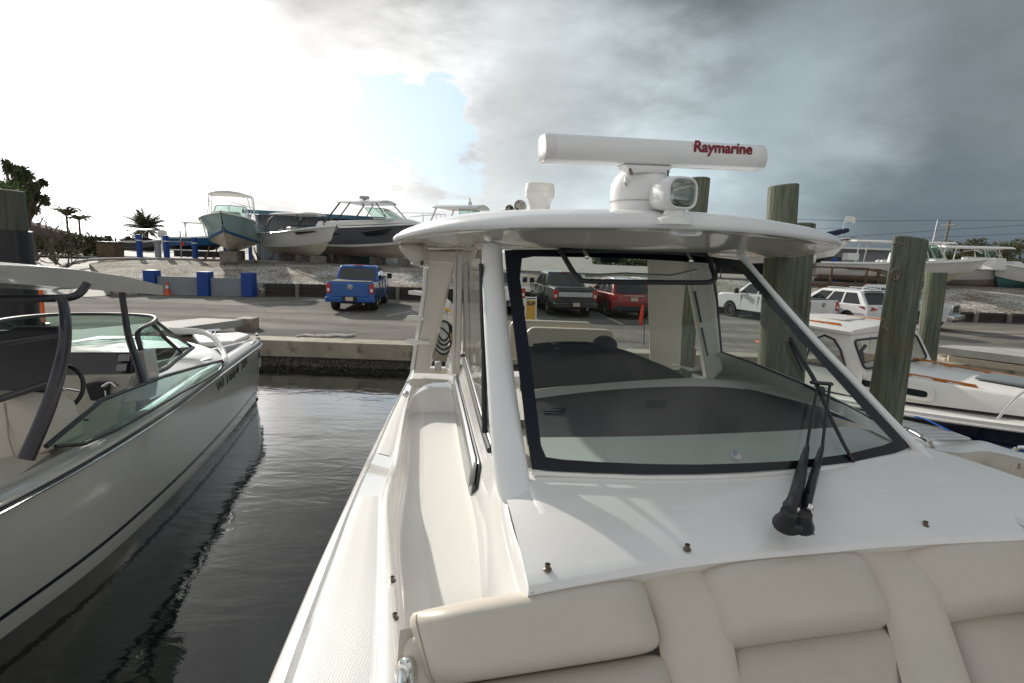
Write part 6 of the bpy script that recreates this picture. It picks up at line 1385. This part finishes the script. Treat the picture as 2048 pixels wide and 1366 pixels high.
# 3 grey cruiser, bow to the left
t = thing('stored_boat', 'large grey hulled cruiser on blocks with a white upper deck and radar dome', 'motor boat', (-12.9, 39.0, YZ + .50), R(-25), 'boats stored on the bank')
S = bhull(t, 9.6, 3.2, 1.75, 'hgrey', 'bott', 'hwhite', rise=.50); stands(t, S, 9.6, .5)
g = MB()
for k in range(2): pass
g.loft([[(x, -w_, z) for x, w_, z in ((.4, 1.35, 1.8),)] * 1 + [(.4, 1.35, 1.8), (4.6, 1.35, 1.98), (7.8, .5, 2.2), (7.8, -.5, 2.2)], [(.5, -1.1, 2.2), (.5, 1.1, 2.2), (4.4, 1.1, 2.45), (7.0, .35, 2.42), (7.0, -.35, 2.42)]]); g.build('upper_deck', 'hwhite', t, bevel=.06, smooth=60)
windsh(t, 6.2, 4.9, 1.15, .95, 2.38, 3.05); slabtop(t, 2.2, 5.3, 1.2, 3.35, crown=.14, nose=.25)
for s in (-1, 1): MB().tube([(2.4, s * 1.15, 3.36), (1.2, s * 1.25, 2.1)], .05, 6).tube([(5.0, s * .9, 3.4), (5.9, s * 1.05, 2.5)], .035, 6).tube([(3.2, s * 1.1, 3.38), (2.2, s * 1.25, 2.2)], .04, 6).build('top_support', 'blackmat', t)
MB().lathe((3.4, 0, 3.55), [(.12, 0), (.06, .08), (.30, .12), (.32, .2), (.30, .30), (.0, .33)], 20).build('radar_dome', 'grey', t)
for s in (-1, 1): MB().poly([(4.3, s * 1.545, 1.62), (6.6, s * 1.30, 1.78), (5.9, s * 1.36, 1.38), (4.8, s * 1.48, 1.30)], (0, s * .03, 0)).build('hull_window', 'darkglass', t)
for s in (-1, 1):
    MB().tube([(9.5, s * .1, 2.3), (9.3, s * .35, 2.75), (7.5, s * 1.05, 2.75), (5.8, s * 1.5, 2.65)], .018, 6).tube([(8.4, s * .75, 2.25), (8.4, s * .72, 2.75)], .014, 5).tube([(7.2, s * 1.1, 2.2), (7.2, s * 1.1, 2.74)], .014, 5).build('bow_rail', 'chrome', t)
# 4 express boat further right and behind: hardtop shows
t = thing('stored_boat', 'white boat with a rounded hard top and small open radar behind the grey cruiser', 'motor boat', (-7.6, 42.4, YZ + .6), R(-25), 'boats stored on the bank')
S = bhull(t, 9.0, 3.1, 1.7, 'hwhite', 'bott', None); stands(t, S, 9.0, .6)
slabtop(t, 2.6, 5.9, 1.35, 3.35, crown=.22, nose=.3); windsh(t, 6.0, 5.2, 1.15, 1.0, 2.1, 3.3)
for s in (-1, 1): MB().tube([(2.8, s * 1.15, 3.35), (2.2, s * 1.3, 1.9)], .06, 6).build('top_support', 'hwhite', t)
MB().lathe((4.8, 0, 3.6), [(.16, 0), (.14, .25), (.05, .3), (.05, .38)], 14).build('radar_base', 'hwhite', t); MB().box((4.8, 0, 4.02), (.10, 1.5, .10), rz=.5).build('radar_antenna', 'hwhite', t, bevel=.02)
# right hand side: black bottomed hull with anchor and blue sail cover
t = thing('stored_boat', 'grey white hull with black bottom, anchor and navy cover on its bow', 'sailing boat', (11.0, 37.0, YZ + .25), R(-14), 'boats stored on the bank')
S = bhull(t, 9.4, 3.0, 1.75, 'hwhite', 'bottblk', None, rise=.62, dead=.38, top='trim'); stands(t, S, 9.4, .85)
MB().tube([(7.2, .1, 2.45), (7.9, .1, 2.55), (8.7, .1, 2.75), (9.2, .1, 2.88)], [.12, .16, .18, .12], 10, smooth=3).build('sail_cover', 'hnavy', t)
MB().tube([(9.0, 0, 2.35), (9.9, 0, 2.55)], .05, 6).tube([(9.7, -.25, 2.35), (9.95, 0, 2.6), (9.7, .25, 2.35)], .04, 6).build('anchor', 'alloy', t); MB().tube([(8.8, 0, 2.5), (8.95, 0, 3.7)], .022, 6).build('flag_staff', 'white', t)
MB().grid([[(8.95, 0, 3.68), (9.2, .05, 3.72), (9.5, -.02, 3.60)], [(8.93, 0, 3.35), (9.2, .06, 3.38), (9.45, 0, 3.25)]]).build('pennant', 'white', t)
MB().box((3.5, 0, 2.1), (3.6, 1.6, .5), taper=.8).build('coach_roof', 'hwhite', t, bevel=.08); MB().tube([(3.2, 1.0, 2.6), (8.6, .2, 3.0), (9.3, 0, 2.9)], .014, 5).build('bow_rail', 'chrome', t)
# two white centre consoles side on and a teal bottomed one
def cc(label, pos, rz, L, top=True, bottom='bott', eng=True, topx=(2.0, 4.8)):
    t = thing('stored_boat', label, 'motor boat', pos, rz, 'boats stored on the bank')
    S = bhull(t, L, 2.7, 1.10, 'hwhite', bottom, None, rise=.50, dead=.40); stands(t, S, L, .35)
    if top:
        slabtop(t, topx[0], topx[1], 1.05, 2.35, crown=.06, nose=.2)
        for s in (-1, 1):
            MB().tube([(topx[0] + .7, s * .7, 2.35), (topx[0] + .6, s * .62, 1.2)], .03, 6).build('top_support', 'hwhite', t)
            MB().tube([(topx[1] - .8, s * .7, 2.35), (topx[1] - .2, s * .62, 1.2)], .03, 6).build('top_support', 'hwhite', t)
        windsh(t, topx[1] - .1, topx[1] - .7, .6, .55, 1.5, 2.25)
    MB().box(((topx[0] + topx[1]) / 2 + .2, 0, 1.5), (1.2, .95, .7), taper=.85).build('helm_console', 'hwhite', t, bevel=.06)
    MB().box((topx[0] + .1, 0, 1.5), (.6, 1.0, .4)).build('leaning_post', 'white', t, bevel=.05)
    if eng:
        for y in (-.4, .4): outboard(t, 0, y, 1.0, .9)
    MB().tube([(L - .5, -.3, 1.9), (L - .9, -.4, 2.1), (L - 1.6, -.6, 2.0)], .02, 5).build('bow_rail', 'chrome', t)
    return t
cc('long white boat with a pale hard top behind the weathered pile, right of the stairs', (17.9, 34.4, YZ + .05), R(-13), 8.9, topx=(1.8, 6.9))
cc('white boat on blocks with a lower pale top, second from the right edge', (23.2, 35.9, YZ - .05), R(-14), 8.4, topx=(2.6, 6.2))
cc('white boat with a teal bottom cut by the right edge of the photo', (31.0, 34.6, YZ - .1), R(200), 3.5, top=False, bottom='tealdark', eng=False)
# ---------------------------------------------------------------- shed, office, house
M['metalwall'] = mat('ribbed_metal', (.20, .215, .235), .5, var=.06, vscale=1.5)
sh = thing('boat_shed', 'grey metal shed with blue trim and a shallow sloping roof', 'shed', (-10.6, 39.5, YZ))
def wv(p, q_): return [Vector(p), Vector(q_)]
g = MB(); xs = [-17.3 + .15 * k for k in range(58)]
g.grid([[(x, 39.0 + (.03 if k % 2 else 0), YZ) for k, x in enumerate(xs)], [(x, 39.0 + (.03 if k % 2 else 0), YZ + 3.05 - .02 * (x + 16.3)) for k, x in enumerate(xs)]]); g.box((-13.1, 41.5, YZ + 1.45), (8.3, 4.9, 2.9)); g.build('wall', 'metalwall', sh, world=True, smooth=0)
MB().poly([(-18.0, 38.2, YZ + 3.18), (-8.6, 38.2, YZ + 2.98), (-8.6, 45, YZ + 3.2), (-18.0, 45, YZ + 3.4)], (0, 0, .10)).build('roof', 'hgrey', sh, world=True)
MB().poly([(-18.0, 38.18, YZ + 3.06), (-8.6, 38.18, YZ + 2.84), (-8.6, 38.18, YZ + 3.10), (-18.0, 38.18, YZ + 3.30)], (0, -.06, 0)).build('fascia', mat('trim_blue', (.05, .14, .22), .5), sh, world=True)
for x, mt in ((-17.75, 'blue'), (-17.2, 'metalwall'), (-12.25, 'grey'), (-9.0, 'grey')): MB().box((x, 38.55, YZ + 1.5), (.18, .18, 3.0)).build('roof_post', mt, sh, world=True)
for x in (-15.0, -13.2, -10.2): MB().box((x, 38.97, YZ + .62), (.75, .06, 1.2)).build('window', 'glass_g' if False else 'tealdark', sh, world=True, bevel=.02)
MB().lathe((-15.7, 38.9, YZ + 2.1), [(.12, 0), (.2, .3)], 12, (0, -1, -.6)).build('wall_lamp', 'white', sh, world=True)
hs2 = thing('storage_building', 'low pale grey building between the black bottomed hull and the piles', 'building', (25, 52, YZ))
MB().box((25, 52, YZ + 1.2), (16, 6, 2.4)).build('wall', 'metalwall', hs2, world=True); MB().box((25, 51.8, YZ + 2.45), (16.6, 7, .16)).build('roof', 'hwhite', hs2, world=True)
for x in (20.5, 23.5, 27.0): MB().box((x, 48.97, YZ + 1.3), (1.4, .06, .8)).build('window', 'darkglass', hs2, world=True)
hs3 = thing('bungalow', 'low house with a brown roof behind the hedge at the far left', 'house', (-47, 52, YZ))
ROOT[hs3.name] = Matrix.Translation((-42, 52, YZ + .55))
MB().box((-42, 52, YZ + 1.0), (9, 6, 2.0)).build('wall', 'brownwood', hs3, world=True)
MB().poly([(-48, 48, YZ + 1.9), (-36.5, 48, YZ + 1.7), (-38.5, 52, YZ + 2.9), (-47, 52, YZ + 3.5)]).poly([(-48, 56, YZ + 1.9), (-36.5, 56, YZ + 1.7), (-38.5, 52, YZ + 2.9), (-47, 52, YZ + 3.5)]).poly([(-36.5, 48, YZ + 1.7), (-36.5, 56, YZ + 1.7), (-38.5, 52, YZ + 2.9)]).build('roof', mat('brown_roof', (.10, .075, .065), .9, var=.3, vscale=3), hs3, world=True, solid=.1)
# bollard posts along the yard edge
def bpost(x, y, h, label, mt='blue'):
    t = thing('guard_post', label, 'post', (x, y, YZ), 0, 'posts along the yard edge')
    MB().lathe((0, 0, 0), [(.16, 0), (.16, h), (.13, h + .04), (0, h + .05)], 16).build('tube', mt, t); MB().lathe((0, 0, 0), [(.166, h - .32), (.166, h - .26)], 16, cap=False).build('collar', 'white', t)
def onyard(u, y): p = PY(u, 500, y); return p.x
bpost(onyard(279, 33.6), 33.6, 1.35, 'leftmost blue guard post standing just right of the date palm')
bpost(onyard(333, 33.8), 33.8, 1.35, 'blue guard post in front of the blue boat')
bpost(onyard(390, 33.8), 33.8, 1.30, 'blue guard post nearest the pale teal boat')
bpost(onyard(452, 38), 38, 1.3, 'blue guard post behind the blocks of the teal boat')
t = thing('gate_post', 'short square concrete post between two blue guard posts', 'post', (onyard(316, 34.2), 34.2, YZ)); MB().box((0, 0, .45), (.26, .26, .9)).build('shaft', 'conc2', t, bevel=.02); MB().box((0, 0, .93), (.32, .32, .06)).build('capstone', 'conc2', t)
for k, u in enumerate((1672, 1652 + 130)):
    bpost(onyard(u, 34.0), 34.0, 1.4, ['blue guard post left of the wooden stairs', 'blue guard post behind the wooden stair landing'][k])
# pipe fence with life ring near the blue boat
t = thing('pipe_fence', 'thin steel pipe rail with uprights and a red box', 'fence', (onyard(360, 34.5), 34.5, YZ))
x0, x1 = onyard(338, 34.5) - t.location.x, onyard(386, 34.5) - t.location.x
for x in (x0, (x0 + x1) / 2, x1): MB().tube([(x, 0, 0), (x, 0, 1.7 if x == (x0 + x1) / 2 else 1.1)], .04, 6).build('upright', 'alloy', t)
MB().tube([(x0, 0, 1.05), (x1, 0, 1.05)], .03, 6).build('rail', 'alloy', t); MB().tube([(x0, 0, .55), (x1, 0, .55)], .03, 6).build('rail', 'alloy', t); MB().box(((x0 + x1) / 2 + .15, -.05, .95), (.2, .12, .25)).build('box', 'red', t)
t = thing('lamp_pole', 'thin grey pole with a small box lamp near the blue posts', 'lamp pole', (onyard(374, 40), 40, YZ)); MB().tube([(0, 0, 0), (0, 0, 2.3)], .04, 6).build('pole', 'alloy', t); MB().box((0, 0, 2.35), (.25, .2, .12)).build('lamp_head', 'grey', t)
# skip, curb timbers, stairs
t = thing('dumpster', 'dark brown waste container standing at the end of the hedge', 'container', (onyard(221, 34.5), 34.5, YZ)); MB().box((0, 0, .42), (1.05, .9, .84), taper=1.0).build('body', 'brownwood', t, bevel=.03); MB().box((0, 0, .88), (1.12, .98, .08)).build('lid', 'blackmat', t, bevel=.02)
t = thing('edge_timbers', 'weathered timber edging along the top of the gravel bank', 'kerb timbers', (0, 33.3, YZ - .04))
for x0, x1 in ((-18.5, -13), (-12.95, -7), (-6.95, -1), (-.95, 5), (5.05, 11), (11.05, 17), (17.05, 23), (23.05, 32)): MB().box(((x0 + x1) / 2, 0, 0), (x1 - x0, .22, .24)).build('beam', 'timber2', t, bevel=.01)
st_ = thing('wooden_stairs', 'brown wooden stair landing with handrails climbing the gravel bank', 'stairs', (17.6, 31.0, 1.6))
def W3(mesh, n): return mesh.build(n, 'brownwood', st_, world=True)
W3(MB().box((17.2, 32.0, 2.28), (4.0, 1.6, .14)).box((17.2, 31.25, 2.12), (4.0, .08, .26)), 'landing')
W3(MB().tube([(15.3, 31.2, 3.25), (19.1, 31.2, 3.25), (21.8, 29.6, 2.35)], .055, 6).tube([(15.3, 31.2, 2.8), (19.1, 31.2, 2.8), (21.6, 29.6, 1.95)], .045, 6).tube([(18.9, 32.7, 3.2), (20.6, 32.5, 3.2), (23.2, 30.6, 2.35)], .05, 6), 'handrail')
for x, y, z0, z1 in ((15.3, 31.2, 1.5, 3.3), (17.2, 31.2, 1.5, 3.25), (19.1, 31.2, 1.4, 3.3), (15.3, 32.7, 2.0, 3.25), (21.8, 29.6, 1.2, 2.4), (20.6, 32.5, 2, 3.2)): W3(MB().box((x, y, (z0 + z1) / 2), (.11, .11, z1 - z0)), 'rail_post')
for k in range(6): W3(MB().box((19.5 + k * .42, 30.9 - k * .24, 2.15 - k * .17), (.42, 1.2, .05), rz=-.5), 'tread')
# utility pole, wires
t = thing('utility_pole', 'tall wooden utility pole with a transformer beyond the boats on the right', 'utility pole', (onyard(1884, 62), 62, YZ))
pz = PY(1891, 440, 62).z - YZ; MB().tube([(0, 0, 0), (.35, 0, pz)], [.20, .13], 10).build('pole', 'timber2', t); MB().box((.3, 0, pz - .5), (.1, 2.2, .1)).build('crossarm', 'timber2', t); MB().tube([(-1.2, 0, 0), (-1.15, 0, pz * .5), (-.9, 0, pz)], .06, 6).build('conduit', 'alloy', t)
MB().lathe((-.9, 0, pz * .62), [(.2, 0), (.22, .1), (.22, .6), (.1, .7)], 12).build('transformer', 'grey', t)
for k, (v0, v1, v2, yy) in enumerate(((478, 460, 430, 70), (488, 474, 452, 70), (438, 441, 436, 62.0))):
    a, b, c = PY(1560, v0, yy), PY(1888, v1, yy), PY(2300, v2, yy)
    tag(recenter(MB().tube([a, (a + b) / 2 + Vector((0, 0, -.15)), b, (b + c) / 2 + Vector((0, 0, -.15)), c], .022, 5).build('power_line', 'blackmat')), ['thin lowest power line across the sky on the right', 'thin middle power line across the sky on the right', 'thin topmost power line at the utility pole'][k], 'wire')
# ================================================================ far boats on the left
t = thing('trailer_boat', 'blue hulled boat with a light top and white engines behind the blue posts', 'motor boat', (onyard(338, 37.0), 37.0, YZ + .55), R(25))
S = bhull(t, 3.6, 1.6, .75, 'bluepaint', 'trim', None, rise=.3); slabtop(t, .8, 2.2, .7, 1.7, crown=.05)
for s in (-1, 1):
    MB().tube([(1.0, s * .5, 1.7), (.9, s * .5, .8)], .025, 5).build('top_support', 'hwhite', t); MB().tube([(2.0, s * .5, 1.7), (2.2, s * .5, .8)], .025, 5).build('top_support', 'hwhite', t)
outboard(t, 0, -.3, .7, .9); outboard(t, 0, .3, .7, .9); MB().box((1.8, 0, -.25), (3.0, .8, .4)).build('trailer', 'trim', t)
for k, (u, lab, rz_) in enumerate(((226, 'dark covered pontoon boat with a pale awning at the far left of the yard', 10), (262, 'dark open boat with a flat black awning just left of the first blue post', -15))):
    t = thing('trailer_boat', lab, 'motor boat', (onyard(u, 38.0), 38.0, YZ + .35), R(rz_))
    S = bhull(t, 2.6, 1.1, .55, 'hgrey', 'trim', None, rise=.2); slabtop(t, .1, 2.1, .75, 1.35, 'awning', 'hwhite' if k == 0 else 'blackmat', .08, .03, .0)
    MB().tube([(.3, -.5, 1.35), (1.2, -.5, .5), (1.9, -.5, 1.35)], .02, 5).tube([(.3, .5, 1.35), (1.2, .5, .5), (1.9, .5, 1.35)], .02, 5).build('awning_frame', 'chrome', t); MB().sphere((1.2, 0, .65), .5, 10, (1.7, .9, .5)).build('boat_cover', 'trim', t); outboard(t, 0, 0, .6, .6, 'blackmat')
# ================================================================ vegetation
def leafmat(n, c1, c2):
    m = mat(n, c1, .75, col2=c2, vscale=1.4, spec=.2); return m
M['leaf'] = leafmat('leaf_dark', (.06, .075, .035), (.14, .155, .075)); M['leaf2'] = leafmat('leaf_olive', (.07, .082, .04), (.16, .165, .085)); M['palm'] = leafmat('palm_leaf', (.08, .09, .05), (.18, .19, .10)); M['dry'] = leafmat('dry_leaf', (.10, .09, .05), (.20, .17, .09))
M['bark'] = mat('bark', (.12, .095, .07), .9, var=.3, vscale=5, bump=.5, bscale=20)
def crown(blobs, n, size, seed, mt, t, name='crown', spiky=1.0, z=0):
    rn = random.Random(seed); g = MB(); tot = sum(b[3] ** 2 for b in blobs)
    for (x, y, z_, r, *sq_) in blobs:
        k = int(n * r * r / tot); fz_ = sq_[0] if sq_ else .8
        for _ in range(k):
            d = Vector((rn.gauss(0, 1), rn.gauss(0, 1), rn.gauss(0, 1))).normalized(); rr = r * rn.uniform(.55, 1.06) * (1 + .25 * noise.noise(d * 2.5 + Vector((x, y, z_))))
            c = Vector((x, y, z_)) + Vector((d.x * rr, d.y * rr, d.z * rr * fz_)); s = size * rn.uniform(.6, 1.4)
            a = (d * .8 + Vector((rn.gauss(0, .6), rn.gauss(0, .6), rn.gauss(0, .6)))).normalized(); b = a.cross(Vector((rn.gauss(0, 1), rn.gauss(0, 1), rn.gauss(0, 1)))).normalized()
            g.add([c - a * s, c - b * s * .32 / spiky, c + a * s * 1.1, c + b * s * .32 / spiky], [(0, 1, 2, 3)])
    return g.build(name, mt, t, smooth=0)
def frond(g, base, ang, up, L, w, droop, rn, n=9):
    d = Vector((math.cos(ang), math.sin(ang), 0)); p = Vector(base); pts = []
    for k in range(n + 1):
        a = k / n; el = up - droop * a * a; pts.append(p.copy()); p += (d * math.cos(el) + Vector((0, 0, math.sin(el)))) * (L / n)
    side = Vector((-d.y, d.x, 0)); g.tube(pts, [.025 * (1 - k / n) + .006 for k in range(n + 1)], 4)
    for i in range(n * 4):
        a = (i + 1) / (n * 4); j = min(n - 1, int(a * n)); q_ = pts[j].lerp(pts[j + 1], a * n - j); wl = w * (math.sin(PI * min(1, a * .9 + .12)) ** .7); dr = (pts[j + 1] - pts[j]).normalized()
        for s in (-1, 1):
            e = q_ + side * s * wl * .85 + dr * wl * .5 + Vector((0, 0, -wl * .35 * rn.uniform(.6, 1.3))); t_ = dr * .035
            g.add([q_ - t_, q_ + t_, e], [(0, 1, 2)])
def palm(pos, h, r, label, nf=26, seed=1, lean=(0, 0), up0_=(-.3, 1.25), group=None, wid=.28, trunk_r=.16, dr=1.3):
    t = thing('palm_tree', label, 'palm tree', pos, 0, group); rn = random.Random(seed); top_ = Vector((lean[0], lean[1], h))
    MB().tube([(0, 0, -.1), Vector(top_) * .5 + Vector((0, 0, 0)), top_], [trunk_r * 1.2, trunk_r, trunk_r], 10, smooth=3).build('trunk', 'bark', t)
    g = MB()
    for k in range(nf): frond(g, top_, k * 2.4 + rn.uniform(-.2, .2), rn.uniform(*up0_), r * rn.uniform(.85, 1.1), r * wid * .6, rn.uniform(dr * .7, dr * 1.2), rn)
    g.build('crown', 'palm', t, smooth=0); return t
def yp(u, v, y): p = PY(u, v, y); return p
p = yp(290, 455, 58); palm((p.x, 58, YZ), p.z - YZ, 2.3, 'date palm with a full round crown behind the parked boats', 60, 3, up0_=(-.5, 1.45), wid=.42, trunk_r=.28, dr=.8)
p = yp(133, 432, 46); palm((p.x, 46, YZ), p.z - YZ, 1.5, 'taller of two slender young palms above the hedge', 12, 5, up0_=(.5, 1.2), group='young palms above the hedge', trunk_r=.08, wid=.45, dr=2.2)
p = yp(158, 440, 47); palm((p.x, 47, YZ), p.z - YZ, 1.3, 'shorter of two slender young palms above the hedge', 11, 9, up0_=(.4, 1.2), group='young palms above the hedge', trunk_r=.08, wid=.45, dr=2.2)
# big screw-pine like tree at the left
t = thing('bushy_tree', 'large dark tree with tufted drooping foliage at the left edge', 'tree', (-27.5, 33, YZ)); rn = random.Random(11)
tb = []; g = MB(); g2 = MB()
for u, v, r in ((8, 335, .75), (28, 345, .8), (50, 350, .75), (72, 372, .55), (84, 368, .45), (52, 385, .8), (80, 395, .6), (88, 402, .4), (30, 390, .9), (60, 415, .55), (10, 375, .9), (40, 362, .8)):
    c = PY(u, v, 33 + rn.uniform(-.8, .8)) - Vector((-27.5, 33, YZ)); tb.append(c)
    for k in range(4):
        cc_ = c + Vector((rn.uniform(-1, 1), rn.uniform(-1, 1), rn.uniform(-.6, .8))) * r * .45
        for q_ in range(115):
            d = Vector((rn.gauss(0, 1), rn.gauss(0, 1), rn.gauss(.15, .9))).normalized(); L_ = r * rn.uniform(.45, .8); s = Vector((rn.gauss(0, 1), rn.gauss(0, 1), rn.gauss(0, 1))).cross(d).normalized() * .022
            m_ = cc_ + d * L_ * .6; e = cc_ + d * L_ * .9 + Vector((0, 0, -.28 * L_)); g.add([cc_ + s, cc_ - s, m_ - s, m_ + s, e], [(0, 1, 2, 3), (3, 2, 4)])
    g2.tube([(-.8, 0, 0), Vector((-.6, 0, 1.6)).lerp(c, .3), c], [.16, .10, .06], 6, smooth=2)
g.build('crown', 'leaf', t, smooth=0); g2.build('trunk', 'bark', t)
p = PY(0, 366, 24); t = thing('bushy_tree', 'bright green rounded bush showing just above the sleeved pile', 'bush', (p.x, 24, 1.2)); crown([(0, 0, p.z - 1.2 - .35, .75, .8), (-.5, 0, p.z - 1.5 - .6, .9, .8)], 1500, .09, 77, mat('leaf_green', (.07, .11, .03), .7, col2=(.14, .19, .06), vscale=2), t); MB().tube([(0, 0, 0), (-.2, 0, p.z - 2)], .12, 7).build('trunk', 'bark', t)
# bare shrubs
def bare(pos, h, label, seed, spread=1.0):
    t = thing('bare_shrub', label, 'shrub', pos, 0, 'leafless branching shrubs'); rn = random.Random(seed); g = MB()
    def br(p, d, L_, r, k):
        q_ = p + d * L_; g.tube([p, p.lerp(q_, .5) + Vector((rn.gauss(0, .05), rn.gauss(0, .05), 0)) * L_, q_], [r, r * .8, r * .65], 5)
        if k > 0:
            for _ in range(3 if k > 3 else 2): br(q_, (d + Vector((rn.gauss(0, .55), rn.gauss(0, .5), rn.gauss(.1, .35)))).normalized(), L_ * rn.uniform(.6, .85), r * .65, k - 1)
    for _ in range(4): br(Vector((0, 0, 0)), Vector((rn.uniform(-1, 1) * spread, rn.uniform(-.5, .5), .8)).normalized(), h * .36, .05, 4)
    g.build('branches', 'bark', t, smooth=60)
p = yp(72, 500, 31); bare((p.x, 31, 2.1), 3.3, 'tall leafless shrub under the large dark tree', 4, .7)
p = yp(110, 505, 30); bare((p.x, 30, 2.0), 2.6, 'leafless shrub in front of the bungalow', 8)
p = yp(130, 520, 28.5); bare((p.x, 28.5, 1.9), 1.5, 'low spreading leafless shrub in front of the hedge', 15, 1.8)
# hedge clumps
def bush(pos, rs, label, seed, mt='leaf', n=900, size=.13, nm='hedge_bush', cat='bush', group='bushes of the hedge'):
    t = thing(nm, label, cat, pos, 0, group); rn = random.Random(seed)
    bl = [(rn.uniform(-1, 1) * rs[0] * .6, rn.uniform(-1, 1) * rs[1] * .5, rs[2] * rn.uniform(.35, .65), rs[2] * rn.uniform(.45, .7)) for _ in range(7)]
    crown(bl, n, size, seed, mt, t); MB().tube([(0, 0, 0), (.05, 0, rs[2] * .5)], .08, 6).build('stem', 'bark', t)
for k, (u, w_, h_, lab) in enumerate(((70, 1.4, 1.3, 'low hedge bush nearest the sleeved pile'), (105, 1.4, 1.1, 'hedge bush below the bungalow roof'), (140, 1.5, 1.4, 'hedge bush under the young palms'), (172, 1.5, 1.4, 'hedge bush right of the young palms'), (200, 1.1, 1.3, 'last hedge bush beside the brown waste container'))):
    p = yp(u, 500, 36); bush((p.x, 36, YZ - .1), (w_, .8, h_), lab, 20 + k, 'leaf2')
# trees beyond on the right
rn = random.Random(31)
labs = ['low olive tree just left of the utility pole', 'round olive tree right of the utility pole', 'wide olive tree behind the pale hard top', 'tall olive tree behind the white boats', 'small olive tree between two taller ones', 'broad olive tree near the right edge', 'tall olive tree at the right edge', 'low olive tree far behind the grey building', 'olive tree beyond the stairs', 'low olive shrub beyond the silver truck']
for k, (u, v, w_) in enumerate(((1868, 490, 2.0), (1925, 478, 2.6), (1955, 490, 2.2), (1975, 473, 2.4), (2000, 492, 2.0), (2025, 484, 2.4), (2046, 474, 2.6), (1790, 506, 2.2), (1740, 510, 2.0), (1900, 498, 2.2))):
    y = 62 + (k % 3) * 2; c = PY(u, v, y); t = thing('olive_tree', labs[k], 'tree', (c.x, y, YZ), 0, 'trees behind the yard on the right'); h_ = c.z - YZ
    bl = [(rn.uniform(-1, 1) * w_ * .55, rn.uniform(-.5, .5), h_ - .5 + rn.uniform(-.9, .0), rn.uniform(.45, .8), .75) for _ in range(7)] + [(rn.uniform(-1, 1) * w_ * .6, 0, h_ * .45 + rn.uniform(-.3, .3), .9, .8) for _ in range(3)]
    crown(bl, 1300, .15, 50 + k, 'dry' if k % 3 == 1 else 'leaf2', t); MB().tube([(0, 0, 0), (.1, 0, h_ * .4), (-.1, 0, h_ * .8)], [.18, .12, .05], 7).build('trunk', 'bark', t)
# distant ground cover belt so the yard ends in scrub
def scrub(x0, x1, y, h, seed, n, nm='distant_scrub'):
    rn = random.Random(seed); g = MB()
    for _ in range(n):
        x = rn.uniform(x0, x1); hh = h * (.55 + .45 * noise.noise(Vector((x * .15, seed, 0))) + .2 * noise.noise(Vector((x * .7, seed, 2)))); c = Vector((x, y + rn.uniform(-2, 2), YZ + rn.uniform(0, max(.2, hh)))); s = rn.uniform(.2, .45)
        a = Vector((rn.gauss(0, 1), rn.gauss(0, 1), rn.gauss(0, 1))).normalized(); b = a.cross(Vector((rn.gauss(0, 1), rn.gauss(0, 1), rn.gauss(0, 1)))).normalized(); g.add([c - a * s, c - b * s * .5, c + a * s, c + b * s * .5], [(0, 1, 2, 3)])
    o = g.build(nm, 'leaf2', smooth=0); o['kind'] = 'stuff'; o['label'] = 'low mass of distant scrub beyond the yard'; return o
scrub(10, 120, 74, 2.2, 5, 9000)
